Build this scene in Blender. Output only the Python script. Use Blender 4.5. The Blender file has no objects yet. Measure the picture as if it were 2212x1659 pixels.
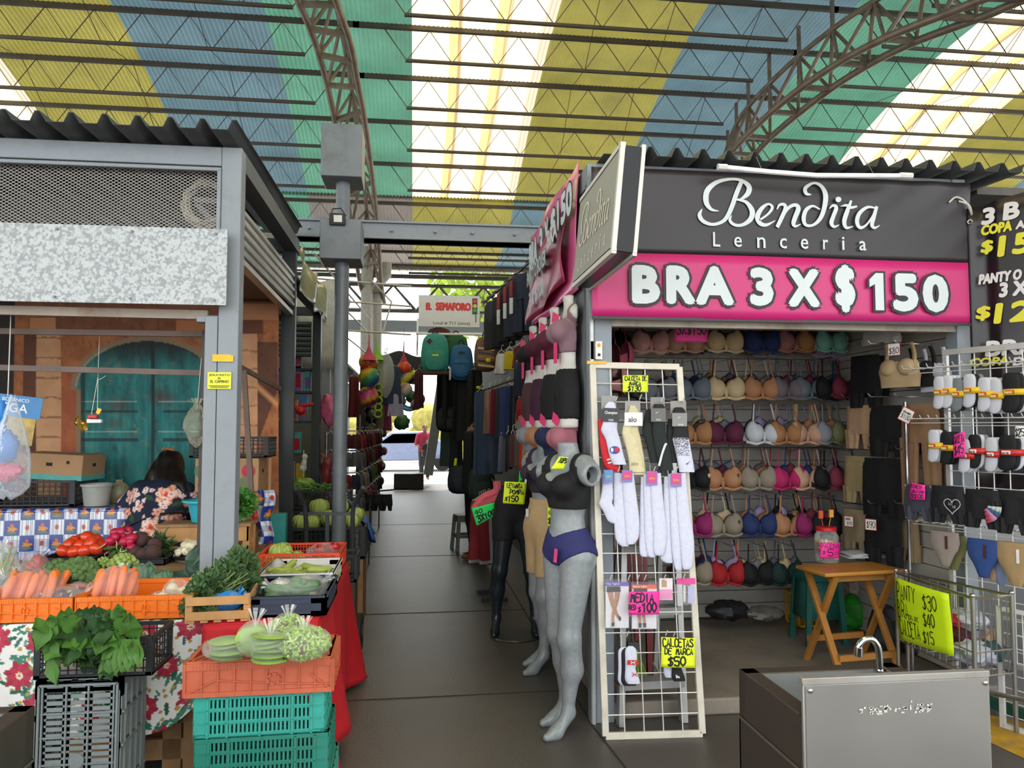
import bpy, math, random
import numpy as np
from mathutils import Vector as V, Matrix
from math import sin, cos, pi, radians as R, sqrt, atan2, tan, ceil, hypot
S = bpy.context.scene
COL = S.collection
random.seed(7)
rnd = random.uniform
# ---------- camera ----------
YAW, PIT, FPX, CAMZ = R(7.16), R(3.29), 1661.0, 1.55
cd = bpy.data.cameras.new('camera'); cam = bpy.data.objects.new('camera', cd); COL.objects.link(cam)
cd.sensor_width = 36; cd.lens = FPX / 2212 * 36; cd.clip_end = 300; cd.clip_start = .05
cam.location = (0, 0, CAMZ); cam.rotation_euler = (pi / 2 + PIT, 0, -YAW)
S.camera = cam
# ---------- sky, sun, exposure ----------
w = bpy.data.worlds.new('sky'); S.world = w; w.use_nodes = True
bgn = w.node_tree.nodes['Background']
bgn.inputs[0].default_value = (.93, .97, 1, 1); bgn.inputs[1].default_value = 2.9
sd = bpy.data.lights.new('sun', 'SUN'); sd.energy = 7.0; sd.angle = R(3); sd.color = (1, .95, .86)
so = bpy.data.objects.new('sun', sd); COL.objects.link(so); so.rotation_euler = (R(-22), R(12), 0)
S.view_settings.view_transform = 'Standard'; S.view_settings.look = 'None'
S.view_settings.exposure = 0.22; S.view_settings.gamma = 1
S.cycles.max_bounces = 7; S.cycles.diffuse_bounces = 5; S.cycles.glossy_bounces = 3
S.cycles.transmission_bounces = 4; S.cycles.transparent_max_bounces = 10
S.cycles.caustics_reflective = False; S.cycles.caustics_refractive = False
S.cycles.sample_clamp_indirect = 6
# ---------- pixel -> world on a known plane ----------
cF = V((sin(YAW) * cos(PIT), cos(YAW) * cos(PIT), sin(PIT)))
cR = V((cos(YAW), -sin(YAW), 0)); cU = cR.cross(cF)
C0 = V((0, 0, CAMZ))
def P(px, py, X=None, Y=None, z=None, D=None):
    d = cF + cR * ((px - 1106) / FPX) + cU * ((829.5 - py) / FPX)
    if X is not None: t = X / d.x
    elif Y is not None: t = Y / d.y
    elif z is not None: t = (z - CAMZ) / d.z
    else: t = D
    return C0 + d * t
def PL(px, py, o, n):
    d = cF + cR * ((px - 1106) / FPX) + cU * ((829.5 - py) / FPX)
    return C0 + d * ((o - C0).dot(n) / d.dot(n))
# ---------- materials ----------
def lin(h):
    h = h.lstrip('#'); o = []
    for i in (0, 2, 4):
        c = int(h[i:i + 2], 16) / 255
        o.append(c / 12.92 if c <= .04045 else ((c + .055) / 1.055) ** 2.4)
    return tuple(o)
MC = {}
def M(h, r=.6, m=0., n=.1, ns=14., bump=0., bs=120., vc=False, sp=.5, sheen=0., coat=0., tr=0., dirt=None, da=.5, dsc=3.):
    key = (h, r, m, n, ns, bump, bs, vc, sp, sheen, coat, tr, dirt, da, dsc)
    if key in MC: return MC[key]
    mt = bpy.data.materials.new('mat_' + str(h) + '_%d' % len(MC)); mt.use_nodes = True
    nt = mt.node_tree; N = nt.nodes; L = nt.links; b = N['Principled BSDF']
    b.inputs['Roughness'].default_value = r; b.inputs['Metallic'].default_value = m
    b.inputs['Specular IOR Level'].default_value = sp
    if sheen: b.inputs['Sheen Weight'].default_value = sheen
    if coat: b.inputs['Coat Weight'].default_value = coat; b.inputs['Coat Roughness'].default_value = .12
    tc = N.new('ShaderNodeTexCoord'); src = None
    if vc:
        at = N.new('ShaderNodeAttribute'); at.attribute_name = 'Col'; src = at.outputs['Color']
    else:
        rg = N.new('ShaderNodeRGB'); rg.outputs[0].default_value = (*lin(h), 1); src = rg.outputs[0]
    if n or dirt:
        no = N.new('ShaderNodeTexNoise'); no.inputs['Scale'].default_value = ns; no.inputs['Detail'].default_value = 3
        L.new(tc.outputs['Object'], no.inputs['Vector'])
        mr = N.new('ShaderNodeMapRange'); mr.inputs[3].default_value = 1 - n * 1.6; mr.inputs[4].default_value = 1 + n * 1.6
        mr.inputs[1].default_value = .2; mr.inputs[2].default_value = .8
        L.new(no.outputs['Fac'], mr.inputs[0])
        hs = N.new('ShaderNodeHueSaturation'); L.new(mr.outputs[0], hs.inputs['Value']); L.new(src, hs.inputs['Color']); src = hs.outputs[0]
    if dirt:
        n2 = N.new('ShaderNodeTexNoise'); n2.inputs['Scale'].default_value = dsc; n2.inputs['Detail'].default_value = 8; n2.inputs['Roughness'].default_value = .7
        L.new(tc.outputs['Object'], n2.inputs['Vector'])
        m2 = N.new('ShaderNodeMapRange'); m2.inputs[1].default_value = .5; m2.inputs[2].default_value = .72; m2.inputs[4].default_value = da
        L.new(n2.outputs['Fac'], m2.inputs[0])
        mx = N.new('ShaderNodeMix'); mx.data_type = 'RGBA'; L.new(m2.outputs[0], mx.inputs[0]); L.new(src, mx.inputs[6]); mx.inputs[7].default_value = (*lin(dirt), 1); src = mx.outputs[2]
    L.new(src, b.inputs['Base Color'])
    if bump:
        nb = N.new('ShaderNodeTexNoise'); nb.inputs['Scale'].default_value = bs; nb.inputs['Detail'].default_value = 2
        L.new(tc.outputs['Object'], nb.inputs['Vector'])
        bp = N.new('ShaderNodeBump'); bp.inputs['Strength'].default_value = bump; bp.inputs['Distance'].default_value = .01
        L.new(nb.outputs['Fac'], bp.inputs['Height']); L.new(bp.outputs[0], b.inputs['Normal'])
    if tr:   # thin cloth / plastic that passes some light
        tl = N.new('ShaderNodeBsdfTranslucent'); L.new(src, tl.inputs[0]); mx = N.new('ShaderNodeMixShader'); mx.inputs[0].default_value = tr
        L.new(b.outputs[0], mx.inputs[1]); L.new(tl.outputs[0], mx.inputs[2]); L.new(mx.outputs[0], N['Material Output'].inputs[0])
    MC[key] = mt
    return mt
def film(h='ffffff', a=.1, k=.5, r=.12, bump=.35, bs=45):   # clear plastic: see-through with glints
    key = ('film', h, a, k, r, bump, bs)
    if key in MC: return MC[key]
    mt = bpy.data.materials.new('mat_film_%d' % len(MC)); mt.use_nodes = True; nt = mt.node_tree; N = nt.nodes; L = nt.links
    b = N['Principled BSDF']; b.inputs['Base Color'].default_value = (*lin(h), 1); b.inputs['Roughness'].default_value = r; b.inputs['Specular IOR Level'].default_value = .8
    t = N.new('ShaderNodeBsdfTransparent'); t.inputs[0].default_value = (*[.6 + .4 * c for c in lin(h)], 1)
    lw = N.new('ShaderNodeLayerWeight'); lw.inputs[0].default_value = .35
    ma = N.new('ShaderNodeMath'); ma.operation = 'MULTIPLY_ADD'; ma.inputs[1].default_value = k; ma.inputs[2].default_value = a; ma.use_clamp = True
    tc = N.new('ShaderNodeTexCoord'); nb = N.new('ShaderNodeTexNoise'); nb.inputs['Scale'].default_value = bs; L.new(tc.outputs['Object'], nb.inputs['Vector'])
    bp = N.new('ShaderNodeBump'); bp.inputs['Strength'].default_value = bump; bp.inputs['Distance'].default_value = .02
    L.new(nb.outputs['Fac'], bp.inputs['Height']); L.new(bp.outputs[0], b.inputs['Normal']); L.new(bp.outputs[0], lw.inputs['Normal'])
    L.new(lw.outputs['Fresnel'], ma.inputs[0]); mx = N.new('ShaderNodeMixShader'); L.new(ma.outputs[0], mx.inputs[0]); L.new(t.outputs[0], mx.inputs[1]); L.new(b.outputs[0], mx.inputs[2])
    L.new(mx.outputs[0], N['Material Output'].inputs[0]); MC[key] = mt
    return mt
# ---------- mesh builder ----------
def frame(o, ux, uy):
    ux = V(ux).normalized(); n = ux.cross(V(uy)).normalized(); uy = n.cross(ux)
    m = Matrix((ux, uy, n)).transposed().to_4x4(); m.translation = V(o); return m
def cr(pts, k=6, closed=False):   # Catmull-Rom through points of any dimension
    pts = [tuple(p) for p in pts]; n = len(pts); out = []
    rng = range(n) if closed else range(n - 1)
    for i in rng:
        g = (lambda j: pts[j % n]) if closed else (lambda j: pts[min(max(j, 0), n - 1)])
        a, b, c, d = g(i - 1), g(i), g(i + 1), g(i + 2)
        for s in range(k):
            t = s / k
            out.append(tuple(.5 * (2 * q + (r - p) * t + (2 * p - 5 * q + 4 * r - u) * t * t + (3 * q - p - 3 * r + u) * t ** 3) for p, q, r, u in zip(a, b, c, d)))
    if not closed: out.append(pts[-1])
    return out
class B:
    def __init__(s): s.v = []; s.f = []; s.k = []; s.i = 0; s.c = None; s.col = (1, 1, 1); s.M = Matrix()
    def add(s, vs, fs, cols=None):
        o = len(s.v); T = s.M
        s.v += [tuple(T @ V(p)) for p in vs]; s.f += [tuple(i + o for i in f) for f in fs]; s.k += [s.i] * len(fs)
        if s.c is not None: s.c += cols if cols else [s.col] * len(vs)
        return s
    def box(s, c, d, rz=0, rot=None, taper=1.):
        x, y, z = d[0] / 2, d[1] / 2, d[2] / 2
        q = rot or Matrix.Rotation(rz, 3, 'Z')
        vs = [V(c) + q @ V((a * x * (taper if g < 0 else 1), b * y * (taper if g < 0 else 1), g * z)) for g in (-1, 1) for b in (-1, 1) for a in (-1, 1)]
        return s.add(vs, [(0, 2, 3, 1), (4, 5, 7, 6), (0, 1, 5, 4), (2, 6, 7, 3), (0, 4, 6, 2), (1, 3, 7, 5)])
    def bx(s, a, b): return s.box([(p + q) / 2 for p, q in zip(a, b)], [abs(q - p) for p, q in zip(a, b)])
    def bar(s, a, b, w, h=None, up=(0, 0, 1)):   # rectangular bar from a to b
        a, b = V(a), V(b); d = b - a; u = V(up)
        if abs(d.normalized().dot(u)) > .95: u = V((0, 1, 0))
        m = Matrix((d.normalized(), u.cross(d).normalized(), d.cross(u.cross(d)).normalized())).transposed()
        return s.box((a + b) / 2, (d.length, w, h or w), rot=m)
    def tube(s, pts, r, n=6, closed=False, cap=True):
        pts = [V(p) for p in pts]; m = len(pts); rs = r if isinstance(r, (list, tuple)) else [r] * m
        vs = []; t0 = (pts[1] - pts[0]).normalized(); u = t0.orthogonal().normalized()
        for i, p in enumerate(pts):
            a = pts[i - 1] if (i or closed) else p; b = pts[(i + 1) % m] if (i < m - 1 or closed) else p
            t = (b - a); t = t.normalized() if t.length > 1e-9 else t0
            u = (u - t * u.dot(t)); u = u.normalized() if u.length > 1e-6 else t.orthogonal().normalized(); w_ = t.cross(u)
            vs += [p + (u * cos(2 * pi * j / n) + w_ * sin(2 * pi * j / n)) * rs[i] for j in range(n)]
        fs = [(i * n + j, i * n + (j + 1) % n, (i + 1) % m * n + (j + 1) % n, (i + 1) % m * n + j) for i in range(m if closed else m - 1) for j in range(n)]
        if cap and not closed: fs += [tuple(range(n))[::-1], tuple(range((m - 1) * n, m * n))]
        return s.add(vs, fs)
    def cyl(s, a, b, r, r2=None, n=12): return s.tube([a, b], [r, r if r2 is None else r2], n)
    def lathe(s, prof, n=18, c=(0, 0, 0), sx=1, sy=1, fn=None):
        vs = []; c = V(c)
        for k, (r, z) in enumerate(prof):
            for j in range(n):
                a = 2 * pi * j / n; q = fn(a, k) if fn else 1
                vs.append(c + V((r * q * cos(a) * sx, r * q * sin(a) * sy, z)))
        m = len(prof)
        fs = [(i * n + j, i * n + (j + 1) % n, (i + 1) * n + (j + 1) % n, (i + 1) * n + j) for i in range(m - 1) for j in range(n)]
        return s.add(vs, fs)
    def ball(s, c, r, n=14, m=9, fn=None, rot=None):
        if not isinstance(r, (list, tuple)): r = (r, r, r)
        vs = []; c = V(c)
        for i in range(m + 1):
            th = pi * i / m
            for j in range(n):
                ph = 2 * pi * j / n; d = V((sin(th) * cos(ph), sin(th) * sin(ph), cos(th))); q = fn(d) if fn else 1
                p = V((d.x * r[0], d.y * r[1], d.z * r[2])) * q
                vs.append(c + (rot @ p if rot else p))
        return s.add(vs, [(i * n + j, (i + 1) * n + j, (i + 1) * n + (j + 1) % n, i * n + (j + 1) % n) for i in range(m) for j in range(n)])
    def grid(s, fn, nu, nv, cf=None, wrap=False):
        vs = []; cs = [] if cf else None
        for j in range(nv + 1):
            for i in range(nu if wrap else nu + 1):
                vs.append(fn(i / nu, j / nv))
                if cf: cs.append(cf(i / nu, j / nv))
        q = nu if wrap else nu + 1
        return s.add(vs, [(j * q + i, j * q + (i + 1) % q, (j + 1) * q + (i + 1) % q, (j + 1) * q + i) for j in range(nv) for i in range(nu)], cs)
    def poly(s, pts, d, flat=False):   # prism: 2D outline in the local XY plane, thickness d along Z
        n = len(pts); vs = [(x, y, 0) for x, y in pts] + [(x, y, d) for x, y in pts]
        return s.add(vs, [tuple(range(n))[::-1], tuple(range(n, 2 * n))] + [(i, (i + 1) % n, n + (i + 1) % n, n + i) for i in range(n)])
    def ribbon(s, pts, wd, z=.001):   # flat stroke in the local XY plane
        n = len(pts); ws = wd if isinstance(wd, (list, tuple)) else [wd] * n; vs = []
        for i, p in enumerate(pts):
            a, b = pts[max(i - 1, 0)], pts[min(i + 1, n - 1)]; dx, dy = b[0] - a[0], b[1] - a[1]; l = hypot(dx, dy) or 1
            ex = (-ws[i] * .3 if i == 0 else ws[i] * .3 if i == n - 1 else 0)
            x, y = p[0] + dx / l * ex, p[1] + dy / l * ex
            vs += [(x - dy / l * ws[i] / 2, y + dx / l * ws[i] / 2, z), (x + dy / l * ws[i] / 2, y - dx / l * ws[i] / 2, z)]
        return s.add(vs, [(2 * i + 1, 2 * i + 3, 2 * i + 2, 2 * i) for i in range(n - 1)])
def obj(name, b, mats, parent=None, loc=None, rot=None, ang=38, world=False, solid=0, bev=0, sub=0):
    me = bpy.data.meshes.new(name); me.from_pydata(b.v, [], b.f)
    for mt in (mats if isinstance(mats, (list, tuple)) else [mats]): me.materials.append(mt)
    if any(b.k): me.polygons.foreach_set('material_index', b.k)
    if b.c is not None:
        a = me.attributes.new('Col', 'FLOAT_COLOR', 'POINT'); a.data.foreach_set('color', [x for c in b.c for x in (*c, 1)])
    me.polygons.foreach_set('use_smooth', [True] * len(me.polygons)); me.set_sharp_from_angle(angle=R(ang)); me.update()
    o = bpy.data.objects.new(name, me); COL.objects.link(o)
    if solid: md = o.modifiers.new('solid', 'SOLIDIFY'); md.thickness = solid; md.offset = 0
    if bev: md = o.modifiers.new('bevel', 'BEVEL'); md.width = bev; md.segments = 2; md.limit_method = 'ANGLE'
    if sub: md = o.modifiers.new('sub', 'SUBSURF'); md.levels = sub; md.render_levels = sub
    if parent:
        o.parent = parent
        if world: o.matrix_parent_inverse = parent.matrix_basis.inverted()
    if loc is not None: o.location = loc
    if rot is not None: o.rotation_euler = rot
    return o
def tag(o, label, cat, group=None):
    o['label'] = label; o['category'] = cat
    if group: o['group'] = group
    return o
def thing(name, label, cat, loc=(0, 0, 0), rz=0, group=None, rot=None):
    o = bpy.data.objects.new(name, None); COL.objects.link(o); o.empty_display_size = .05
    o.location = loc; o.rotation_euler = rot or (0, 0, rz)
    return tag(o, label, cat, group)
def struct(name, b, mats, **k):
    o = obj(name, b, mats, **k); o['kind'] = 'structure'; return o
def dup(root, loc, rot=None, label=None, group=None, mats=None, sc=None, hide=()):
    r = root.copy(); COL.objects.link(r); r.location = loc
    if rot is not None: r.rotation_euler = rot if isinstance(rot, (tuple, list)) else (0, 0, rot)
    if sc: r.scale = sc if isinstance(sc, (tuple, list)) else (sc,) * 3
    if label: r['label'] = label
    if group: r['group'] = group
    def setm(o, key):
        if mats and key in mats and o.type == 'MESH':
            o.material_slots[0].link = 'OBJECT'; o.material_slots[0].material = mats[key]
    setm(r, '')
    for ch in list(root.children):
        st = ch.name.split('.')[0]
        if st in hide: continue
        c = ch.copy(); COL.objects.link(c); c.parent = r; setm(c, st)
        for g in ch.children:
            d = g.copy(); COL.objects.link(d); d.parent = c; setm(d, g.name.split('.')[0])
    return r
def recol(root, mats):
    for ch in root.children:
        st = ch.name.split('.')[0]
        if st in mats: ch.material_slots[0].link = 'OBJECT'; ch.material_slots[0].material = mats[st]
ORD = ['first', 'second', 'third', 'fourth', 'fifth', 'sixth', 'seventh', 'eighth', 'ninth', 'tenth', 'eleventh', 'twelfth', 'thirteenth', 'fourteenth', 'fifteenth', 'sixteenth', 'seventeenth', 'eighteenth', 'nineteenth', 'twentieth']
# ---------- smooth bodies: signed distance + surface nets ----------
def dcap(a, b, ra, rb, sc=(1, 1, 1)):
    a, b, sc = np.array(a, float), np.array(b, float), np.array(sc, float)
    def f(p):
        q = (p - a) / sc; ba = (b - a) / sc; t = np.clip(q @ ba / (ba @ ba + 1e-12), 0, 1)
        return (np.linalg.norm(q - t[:, None] * ba, axis=1) - (ra + (rb - ra) * t)) * sc.min()
    return f
def dell(c, r, rot=None):
    c, r = np.array(c, float), np.array(r, float); q = np.array(rot) if rot is not None else None
    def f(p):
        d = p - c
        if q is not None: d = d @ q
        k0 = np.linalg.norm(d / r, axis=1); k1 = np.linalg.norm(d / (r * r), axis=1)
        return k0 * (k0 - 1) / np.maximum(k1, 1e-9)
    return f
def smin(fs, k):
    def f(p):
        a = fs[0](p)
        for g in fs[1:]:
            b = g(p); h = np.clip(.5 + .5 * (b - a) / k, 0, 1); a = b + (a - b) * h - k * h * (1 - h)
        return a
    return f
def nets(fn, lo, hi, h):
    n = [int(ceil((hi[i] - lo[i]) / h)) + 1 for i in range(3)]
    G = np.stack(np.meshgrid(*[lo[i] + h * np.arange(n[i]) for i in range(3)], indexing='ij'), -1)
    Vv = fn(G.reshape(-1, 3)).reshape(n); s = Vv < 0
    cs = [(i, j, k) for i in (0, 1) for j in (0, 1) for k in (0, 1)]
    sl = lambda A, c: A[c[0]:n[0] - 1 + c[0], c[1]:n[1] - 1 + c[1], c[2]:n[2] - 1 + c[2]]
    cnt = sum(sl(s, c).astype(int) for c in cs); act = (cnt > 0) & (cnt < 8)
    I = np.argwhere(act); idx = -np.ones(act.shape, int); idx[act] = np.arange(len(I))
    acc = np.zeros((len(I), 3)); num = np.zeros(len(I))
    for a in cs:
        for ax in range(3):
            if a[ax]: continue
            b = list(a); b[ax] = 1
            ia, ib = I + a, I + b; va, vb = Vv[tuple(ia.T)], Vv[tuple(ib.T)]; m = (va < 0) != (vb < 0)
            t = np.where(m, va / np.where(m, va - vb, 1), 0)
            acc += np.where(m[:, None], ia + t[:, None] * (np.array(b) - a), 0); num += m
    vs = np.array(lo) + h * acc / num[:, None]; fs = []
    for ax in range(3):
        u, w_ = (ax + 1) % 3, (ax + 2) % 3
        s0 = np.take(s, range(n[ax] - 1), ax); s1 = np.take(s, range(1, n[ax]), ax)
        E = np.argwhere(s0 != s1); E = E[(E[:, u] > 0) & (E[:, w_] > 0) & (E[:, u] < n[u] - 1) & (E[:, w_] < n[w_] - 1)]
        if not len(E): continue
        q = []
        for du, dw in ((1, 1), (0, 1), (0, 0), (1, 0)):
            c = E.copy(); c[:, u] -= du; c[:, w_] -= dw; q.append(idx[tuple(c.T)])
        q = np.stack(q, 1); fl = s[tuple(E.T)]
        q[~fl] = q[~fl][:, ::-1]; fs += [tuple(map(int, r)) for r in q]
    b = B(); b.v = [tuple(map(float, p)) for p in vs]; b.f = fs; b.k = [0] * len(fs)
    return b
# ---------- lettering ----------
TX = {}
def txt(s, shear=0., sp=1.):
    key = (s, shear, sp)
    if key not in TX:
        c = bpy.data.curves.new('t', 'FONT'); c.body = s; c.shear = shear; c.space_character = sp; c.resolution_u = 3
        o = bpy.data.objects.new('t', c); me = bpy.data.meshes.new_from_object(o)
        TX[key] = ([tuple(v.co) for v in me.vertices], [tuple(p.vertices) for p in me.polygons])
        bpy.data.objects.remove(o); bpy.data.curves.remove(c); bpy.data.meshes.remove(me)
    return TX[key]
def put(b, s, m, x0, y0, x1, y1, z=.0012, off=0., grow=0., **k):   # text fitted to a rectangle of the plane m, thickened by off (in em)
    vs, fs = txt(s, **k); ax, bx = min(v[0] for v in vs), max(v[0] for v in vs); ay, by = min(v[1] for v in vs), max(v[1] for v in vs)
    o = b.M; b.M = m; r = off * (y1 - y0) / (by - ay) if off > .006 else 0; g = min(r, .3 * (x1 - x0)); r += grow
    for j in range(9 if r else 1):
        dx, dy = (r * cos(j * pi / 4), r * sin(j * pi / 4)) if j < 8 and r else (0, 0)
        b.add([(x0 + g + (v[0] - ax) / (bx - ax) * (x1 - x0 - 2 * g) + dx, y0 + g + (v[1] - ay) / (by - ay) * (y1 - y0 - 2 * g) + dy, z + j * 2e-5) for v in vs], fs)
    b.M = o
HF = {'A': '00 27 40|12 32', 'B': '00 07 27 36 35 24 04 24 33 31 20 00', 'C': '46 37 17 05 02 10 30 41', 'D': '00 07 27 45 42 20 00', 'E': '40 00 07 47|04 34', 'F': '00 07 47|04 34', 'G': '46 37 17 05 02 10 30 42 43 23', 'H': '00 07|40 47|04 44', 'I': '20 27', 'J': '37 32 20 10 01', 'K': '00 07|47 03 40', 'L': '07 00 40', 'M': '00 17 23 37 40', 'N': '00 07 40 47', 'O': '20 02 05 27 45 42 20', 'P': '00 07 27 46 45 33 03', 'Q': '20 02 05 27 45 42 20|32 50', 'R': '00 07 27 46 45 33 03 23 40', 'S': '46 27 06 05 24 42 41 20 01', 'T': '07 47|27 20', 'U': '07 02 10 30 42 47', 'V': '07 20 47', 'W': '07 10 24 30 47', 'X': '00 47|07 40', 'Y': '07 24 47|24 20', 'Z': '07 47 00 40', '0': '20 02 05 27 45 42 20', '1': '05 27 20', '2': '05 17 37 45 00 40', '3': '06 27 46 34 14 34 42 30 10 01', '4': '30 37 02 42', '5': '47 07 04 34 42 30 01', '6': '37 04 01 20 41 33 03', '7': '07 47 10', '8': '20 01 13 35 36 27 06 15 42 41 20', '9': '20 46 27 06 04 34 45', '$': '46 26 05 24 42 20 01|27 20', '/': '00 47', '%': '00 47|06 16|31 41', '-': '04 44', '&': '40 06 27 36 02 10 30 43', '#': '10 27|30 47|02 42|05 45', 'o': '20 02 04 25 44 42 20', 'l': '17 10', 'a': '44 15 02 10 30 44 40', 'x': '00 45|05 40', 'e': '03 43 25 04 02 20 41', 't': '27 20|05 45', 'c': '44 15 03 10 41', 'r': '00 05|03 25 44', 'b': '07 00 30 43 34 04', 'p': '0A'}
def hand(b, s, m, x0, y0, x1, y1, t, z=.0012):   # marker handwriting fitted to a rectangle
    n = len(s); cw = (x1 - x0) / (n * 5.6 - 1.6); o = b.M; b.M = m; q = random.Random(len(s) * 7 + ord(s[0]))
    for i, ch in enumerate(s):
        if ch == ' ': continue
        dy = q.uniform(-.03, .03); sk = q.uniform(-.06, .1)
        for ln in HF.get(ch, HF.get(ch.upper(), '00 47')).split('|'):
            p = [(int(a[0]), int(a[1], 16)) for a in ln.split()]
            pts = [(x0 + cw * (i * 5.6 + a + sk * c), y0 + (c / 7 + dy) * (y1 - y0)) for a, c in p]
            b.ribbon(cr(pts, 3) if len(pts) > 3 else pts, t, z)
    b.M = o
def card(name, label, corners, col, lines, cat='sign', group=None, bow=.006, ink='101010', t=.006, parent=None, back=.0015):
    """A paper sign: corners = top-left, top-right, bottom-right, bottom-left in the world; lines = (text, x0, y0, x1, y1) in 0..1."""
    tl, tr_, br, bl = [V(c) for c in corners]; n = (tr_ - tl).cross(bl - tl).normalized() * -1
    if n.dot(C0 - tl) < 0: n = -n
    th = thing(name, label, cat, bl, group=group)
    f = lambda u, v: (tl.lerp(tr_, u)).lerp(bl.lerp(br, u), v) + n * (bow * sin(pi * u) + bow * .6 * sin(pi * v + u * 2))
    b = B(); b.grid(f, 8, 8)
    obj('paper', b, M(col, .55, n=.02), th, world=True, solid=.001)
    W, H = (tr_ - tl).length, (bl - tl).length; ib = B(); flat = B()
    for ln in lines: hand(flat, ln[0], Matrix(), ln[1] * W, ln[2] * H, ln[3] * W, ln[4] * H, ln[5] if len(ln) > 5 else t)
    ib.v = [tuple(f(x / W, 1 - y / H) + n * .0018) for x, y, z in flat.v]; ib.f = flat.f; ib.k = flat.k
    obj('lettering', ib, M(ink, .6, n=0), th, world=True)
    return th
# ================= SETTING =================
YF = 4.05
m_conc = M('4f4a46', .45, n=.16, ns=1.3, bump=.15, bs=60, dirt='423d39', da=.5, dsc=1.1)
b = B(); b.grid(lambda u, v: (-14 + 34 * u, -6 + 27.6 * v, 0), 8, 8); struct('floor', b, m_conc)
b = B()
for a, c in (((.93, 4.0), (1.06, 2.2)), ((.93, 4.0), (.93, 12)), ((-.9, 3.5), (-.98, 14))):
    b.bar((*a, .001), (*c, .001), .009, .004)
for yy in (4.55, 6.6, 9.5, 12.6): b.bar((-.95, yy, .001), (.95, yy + .02, .001), .007, .004)
b.bar((-.95, 3.35, .001), (1.0, 3.43, .001), .006, .004)
struct('trim_1', b, M('2e2a27', .9))
b = B(); b.grid(lambda u, v: (-60 + 120 * u, 21.6 + 60 * v, -.02), 4, 4); b.grid(lambda u, v: (-60 + 120 * u, -40 + 34 * v, -.02), 4, 4)
struct('ground_outside', b, M('b8b2a8', .9, n=.1, ns=.4))
# stall floor slab
m_step = M('7d7468', .7, n=.15, ns=4, bump=.3, bs=50, dirt='55504a', da=.5)
b = B(); b.bx((1.02, 4.08, 0), (3.3, 5.75, .09)); struct('floor_step', b, m_step, bev=.012)
# ---------- barrel roof ----------
RP = [(-1.5, 5.6), (1.0, 6.6), (3.5, 7.3), (6.0, 7.85), (8.5, 8.15), (10.5, 8.27), (12.3, 8.17), (13.6, 7.93), (14.85, 7.61), (16.1, 7.2), (17.4, 6.78)]  # near end is out of view, carried on to keep sun off the front
RQ = [(17.3, 6.80), (18.3, 6.3), (19.8, 6.2), (21.6, 6.15)]
def roofz(y):
    L_ = RP if y <= 17.4 else RQ
    for (a, za), (c, zc) in zip(L_, L_[1:]):
        if y <= c: return za + (zc - za) * (y - a) / (c - a)
    return L_[-1][1]
RPs = cr(RP, 3); G0, GW = -.1, 2.33
GRN, YEL, BLU, GRY = '76b39b', 'b5ad5c', '7896a3', '968f8a'
m_roof = {k: M(h, .5, n=.1, ns=1.5, dirt='6b6a58', da=.3, dsc=.6, tr=.11) for k, h in (('g', GRN), ('y', YEL), ('b', BLU), ('n', GRY))}
def skym():
    mt = bpy.data.materials.new('mat_fibreglass'); mt.use_nodes = True; nt = mt.node_tree; N = nt.nodes; L = nt.links
    N.remove(N['Principled BSDF']); at = N.new('ShaderNodeAttribute'); at.attribute_name = 'Col'
    tl = N.new('ShaderNodeBsdfTranslucent'); df = N.new('ShaderNodeBsdfDiffuse'); mx = N.new('ShaderNodeMixShader'); mx.inputs[0].default_value = .2
    L.new(at.outputs['Color'], tl.inputs[0]); L.new(at.outputs['Color'], df.inputs[0]); L.new(tl.outputs[0], mx.inputs[1]); L.new(df.outputs[0], mx.inputs[2])
    L.new(mx.outputs[0], N['Material Output'].inputs[0]); return mt
m_sky = skym()
def skycol(x0):
    q = random.Random(int(x0 * 10)); 
    def f(u, v):
        x = u * GW; c = V((.72, .58, .33)); wv = .5 + .5 * sin(2 * pi * x / .076)
        if wv < .25: c = c * (.84 + .12 * q.random())
        for xl, wd, cc in ((.72, .10, (.30, .18, .06)), (.80, .035, (.16, .11, .06)), (1.45, .10, (.32, .20, .07)), (1.55, .035, (.18, .12, .06))):
            if abs(x - xl - .05 * sin(v * 9 + xl)) < wd: c = c.lerp(V(cc), .75)
        if x > 2.13: c = V((.3, .25, .19)) * (.8 + .4 * wv)
        return tuple(c)
    return f
def sheetband(name, k, prof, mat, sky=False):
    x0 = G0 + k * GW; nw = 4 if not sky else 8; nu = int(GW / .076 * nw) if k in range(-4, 6) else int(GW / .076 * 4); b = B(); n = len(prof) - 1
    if sky: b.c = []
    f = lambda u, v: (x0 + u * GW, prof[round(v * n)][0], prof[round(v * n)][1] + .014 * sin(2 * pi * (x0 + u * GW) / .076))
    b.grid(f, nu, n, skycol(x0) if sky else None)
    return struct(name, b, mat)
seq = {0: 'w', 1: 'y', 2: 'b', 3: 'g', -1: 'g', -2: 'b', -3: 'y', -4: 'w', 4: 'w', 5: 'y', 6: 'b', 7: 'g', -5: 'g', -6: 'b', -7: 'y'}
for k, c in seq.items():
    sheetband('ceiling_skylight' if c == 'w' else 'ceiling', k, RPs, m_sky if c == 'w' else m_roof[c], c == 'w')
low = {0: 'y', 1: 'b', -1: 'n', -2: 'g', 2: 'g', 3: 'n', -3: 'b', -4: 'y', 4: 'y', 5: 'b', -5: 'n', 6: 'g', 7: 'n', -6: 'g', -7: 'b'}
for k, c in low.items(): sheetband('ceiling', k, RQ, m_roof[c])
# dark overlap lines of the roof sheets
b = B()
for y in (12.42, 13.72, 14.97, 16.22): 
    for x in np.arange(-9.4, 11.5, .076): b.box((x, y - .05, roofz(y - .05) - .012), (.03, .07, .004))
struct('trim_2', b, M('4c5a4a', .8))
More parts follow.
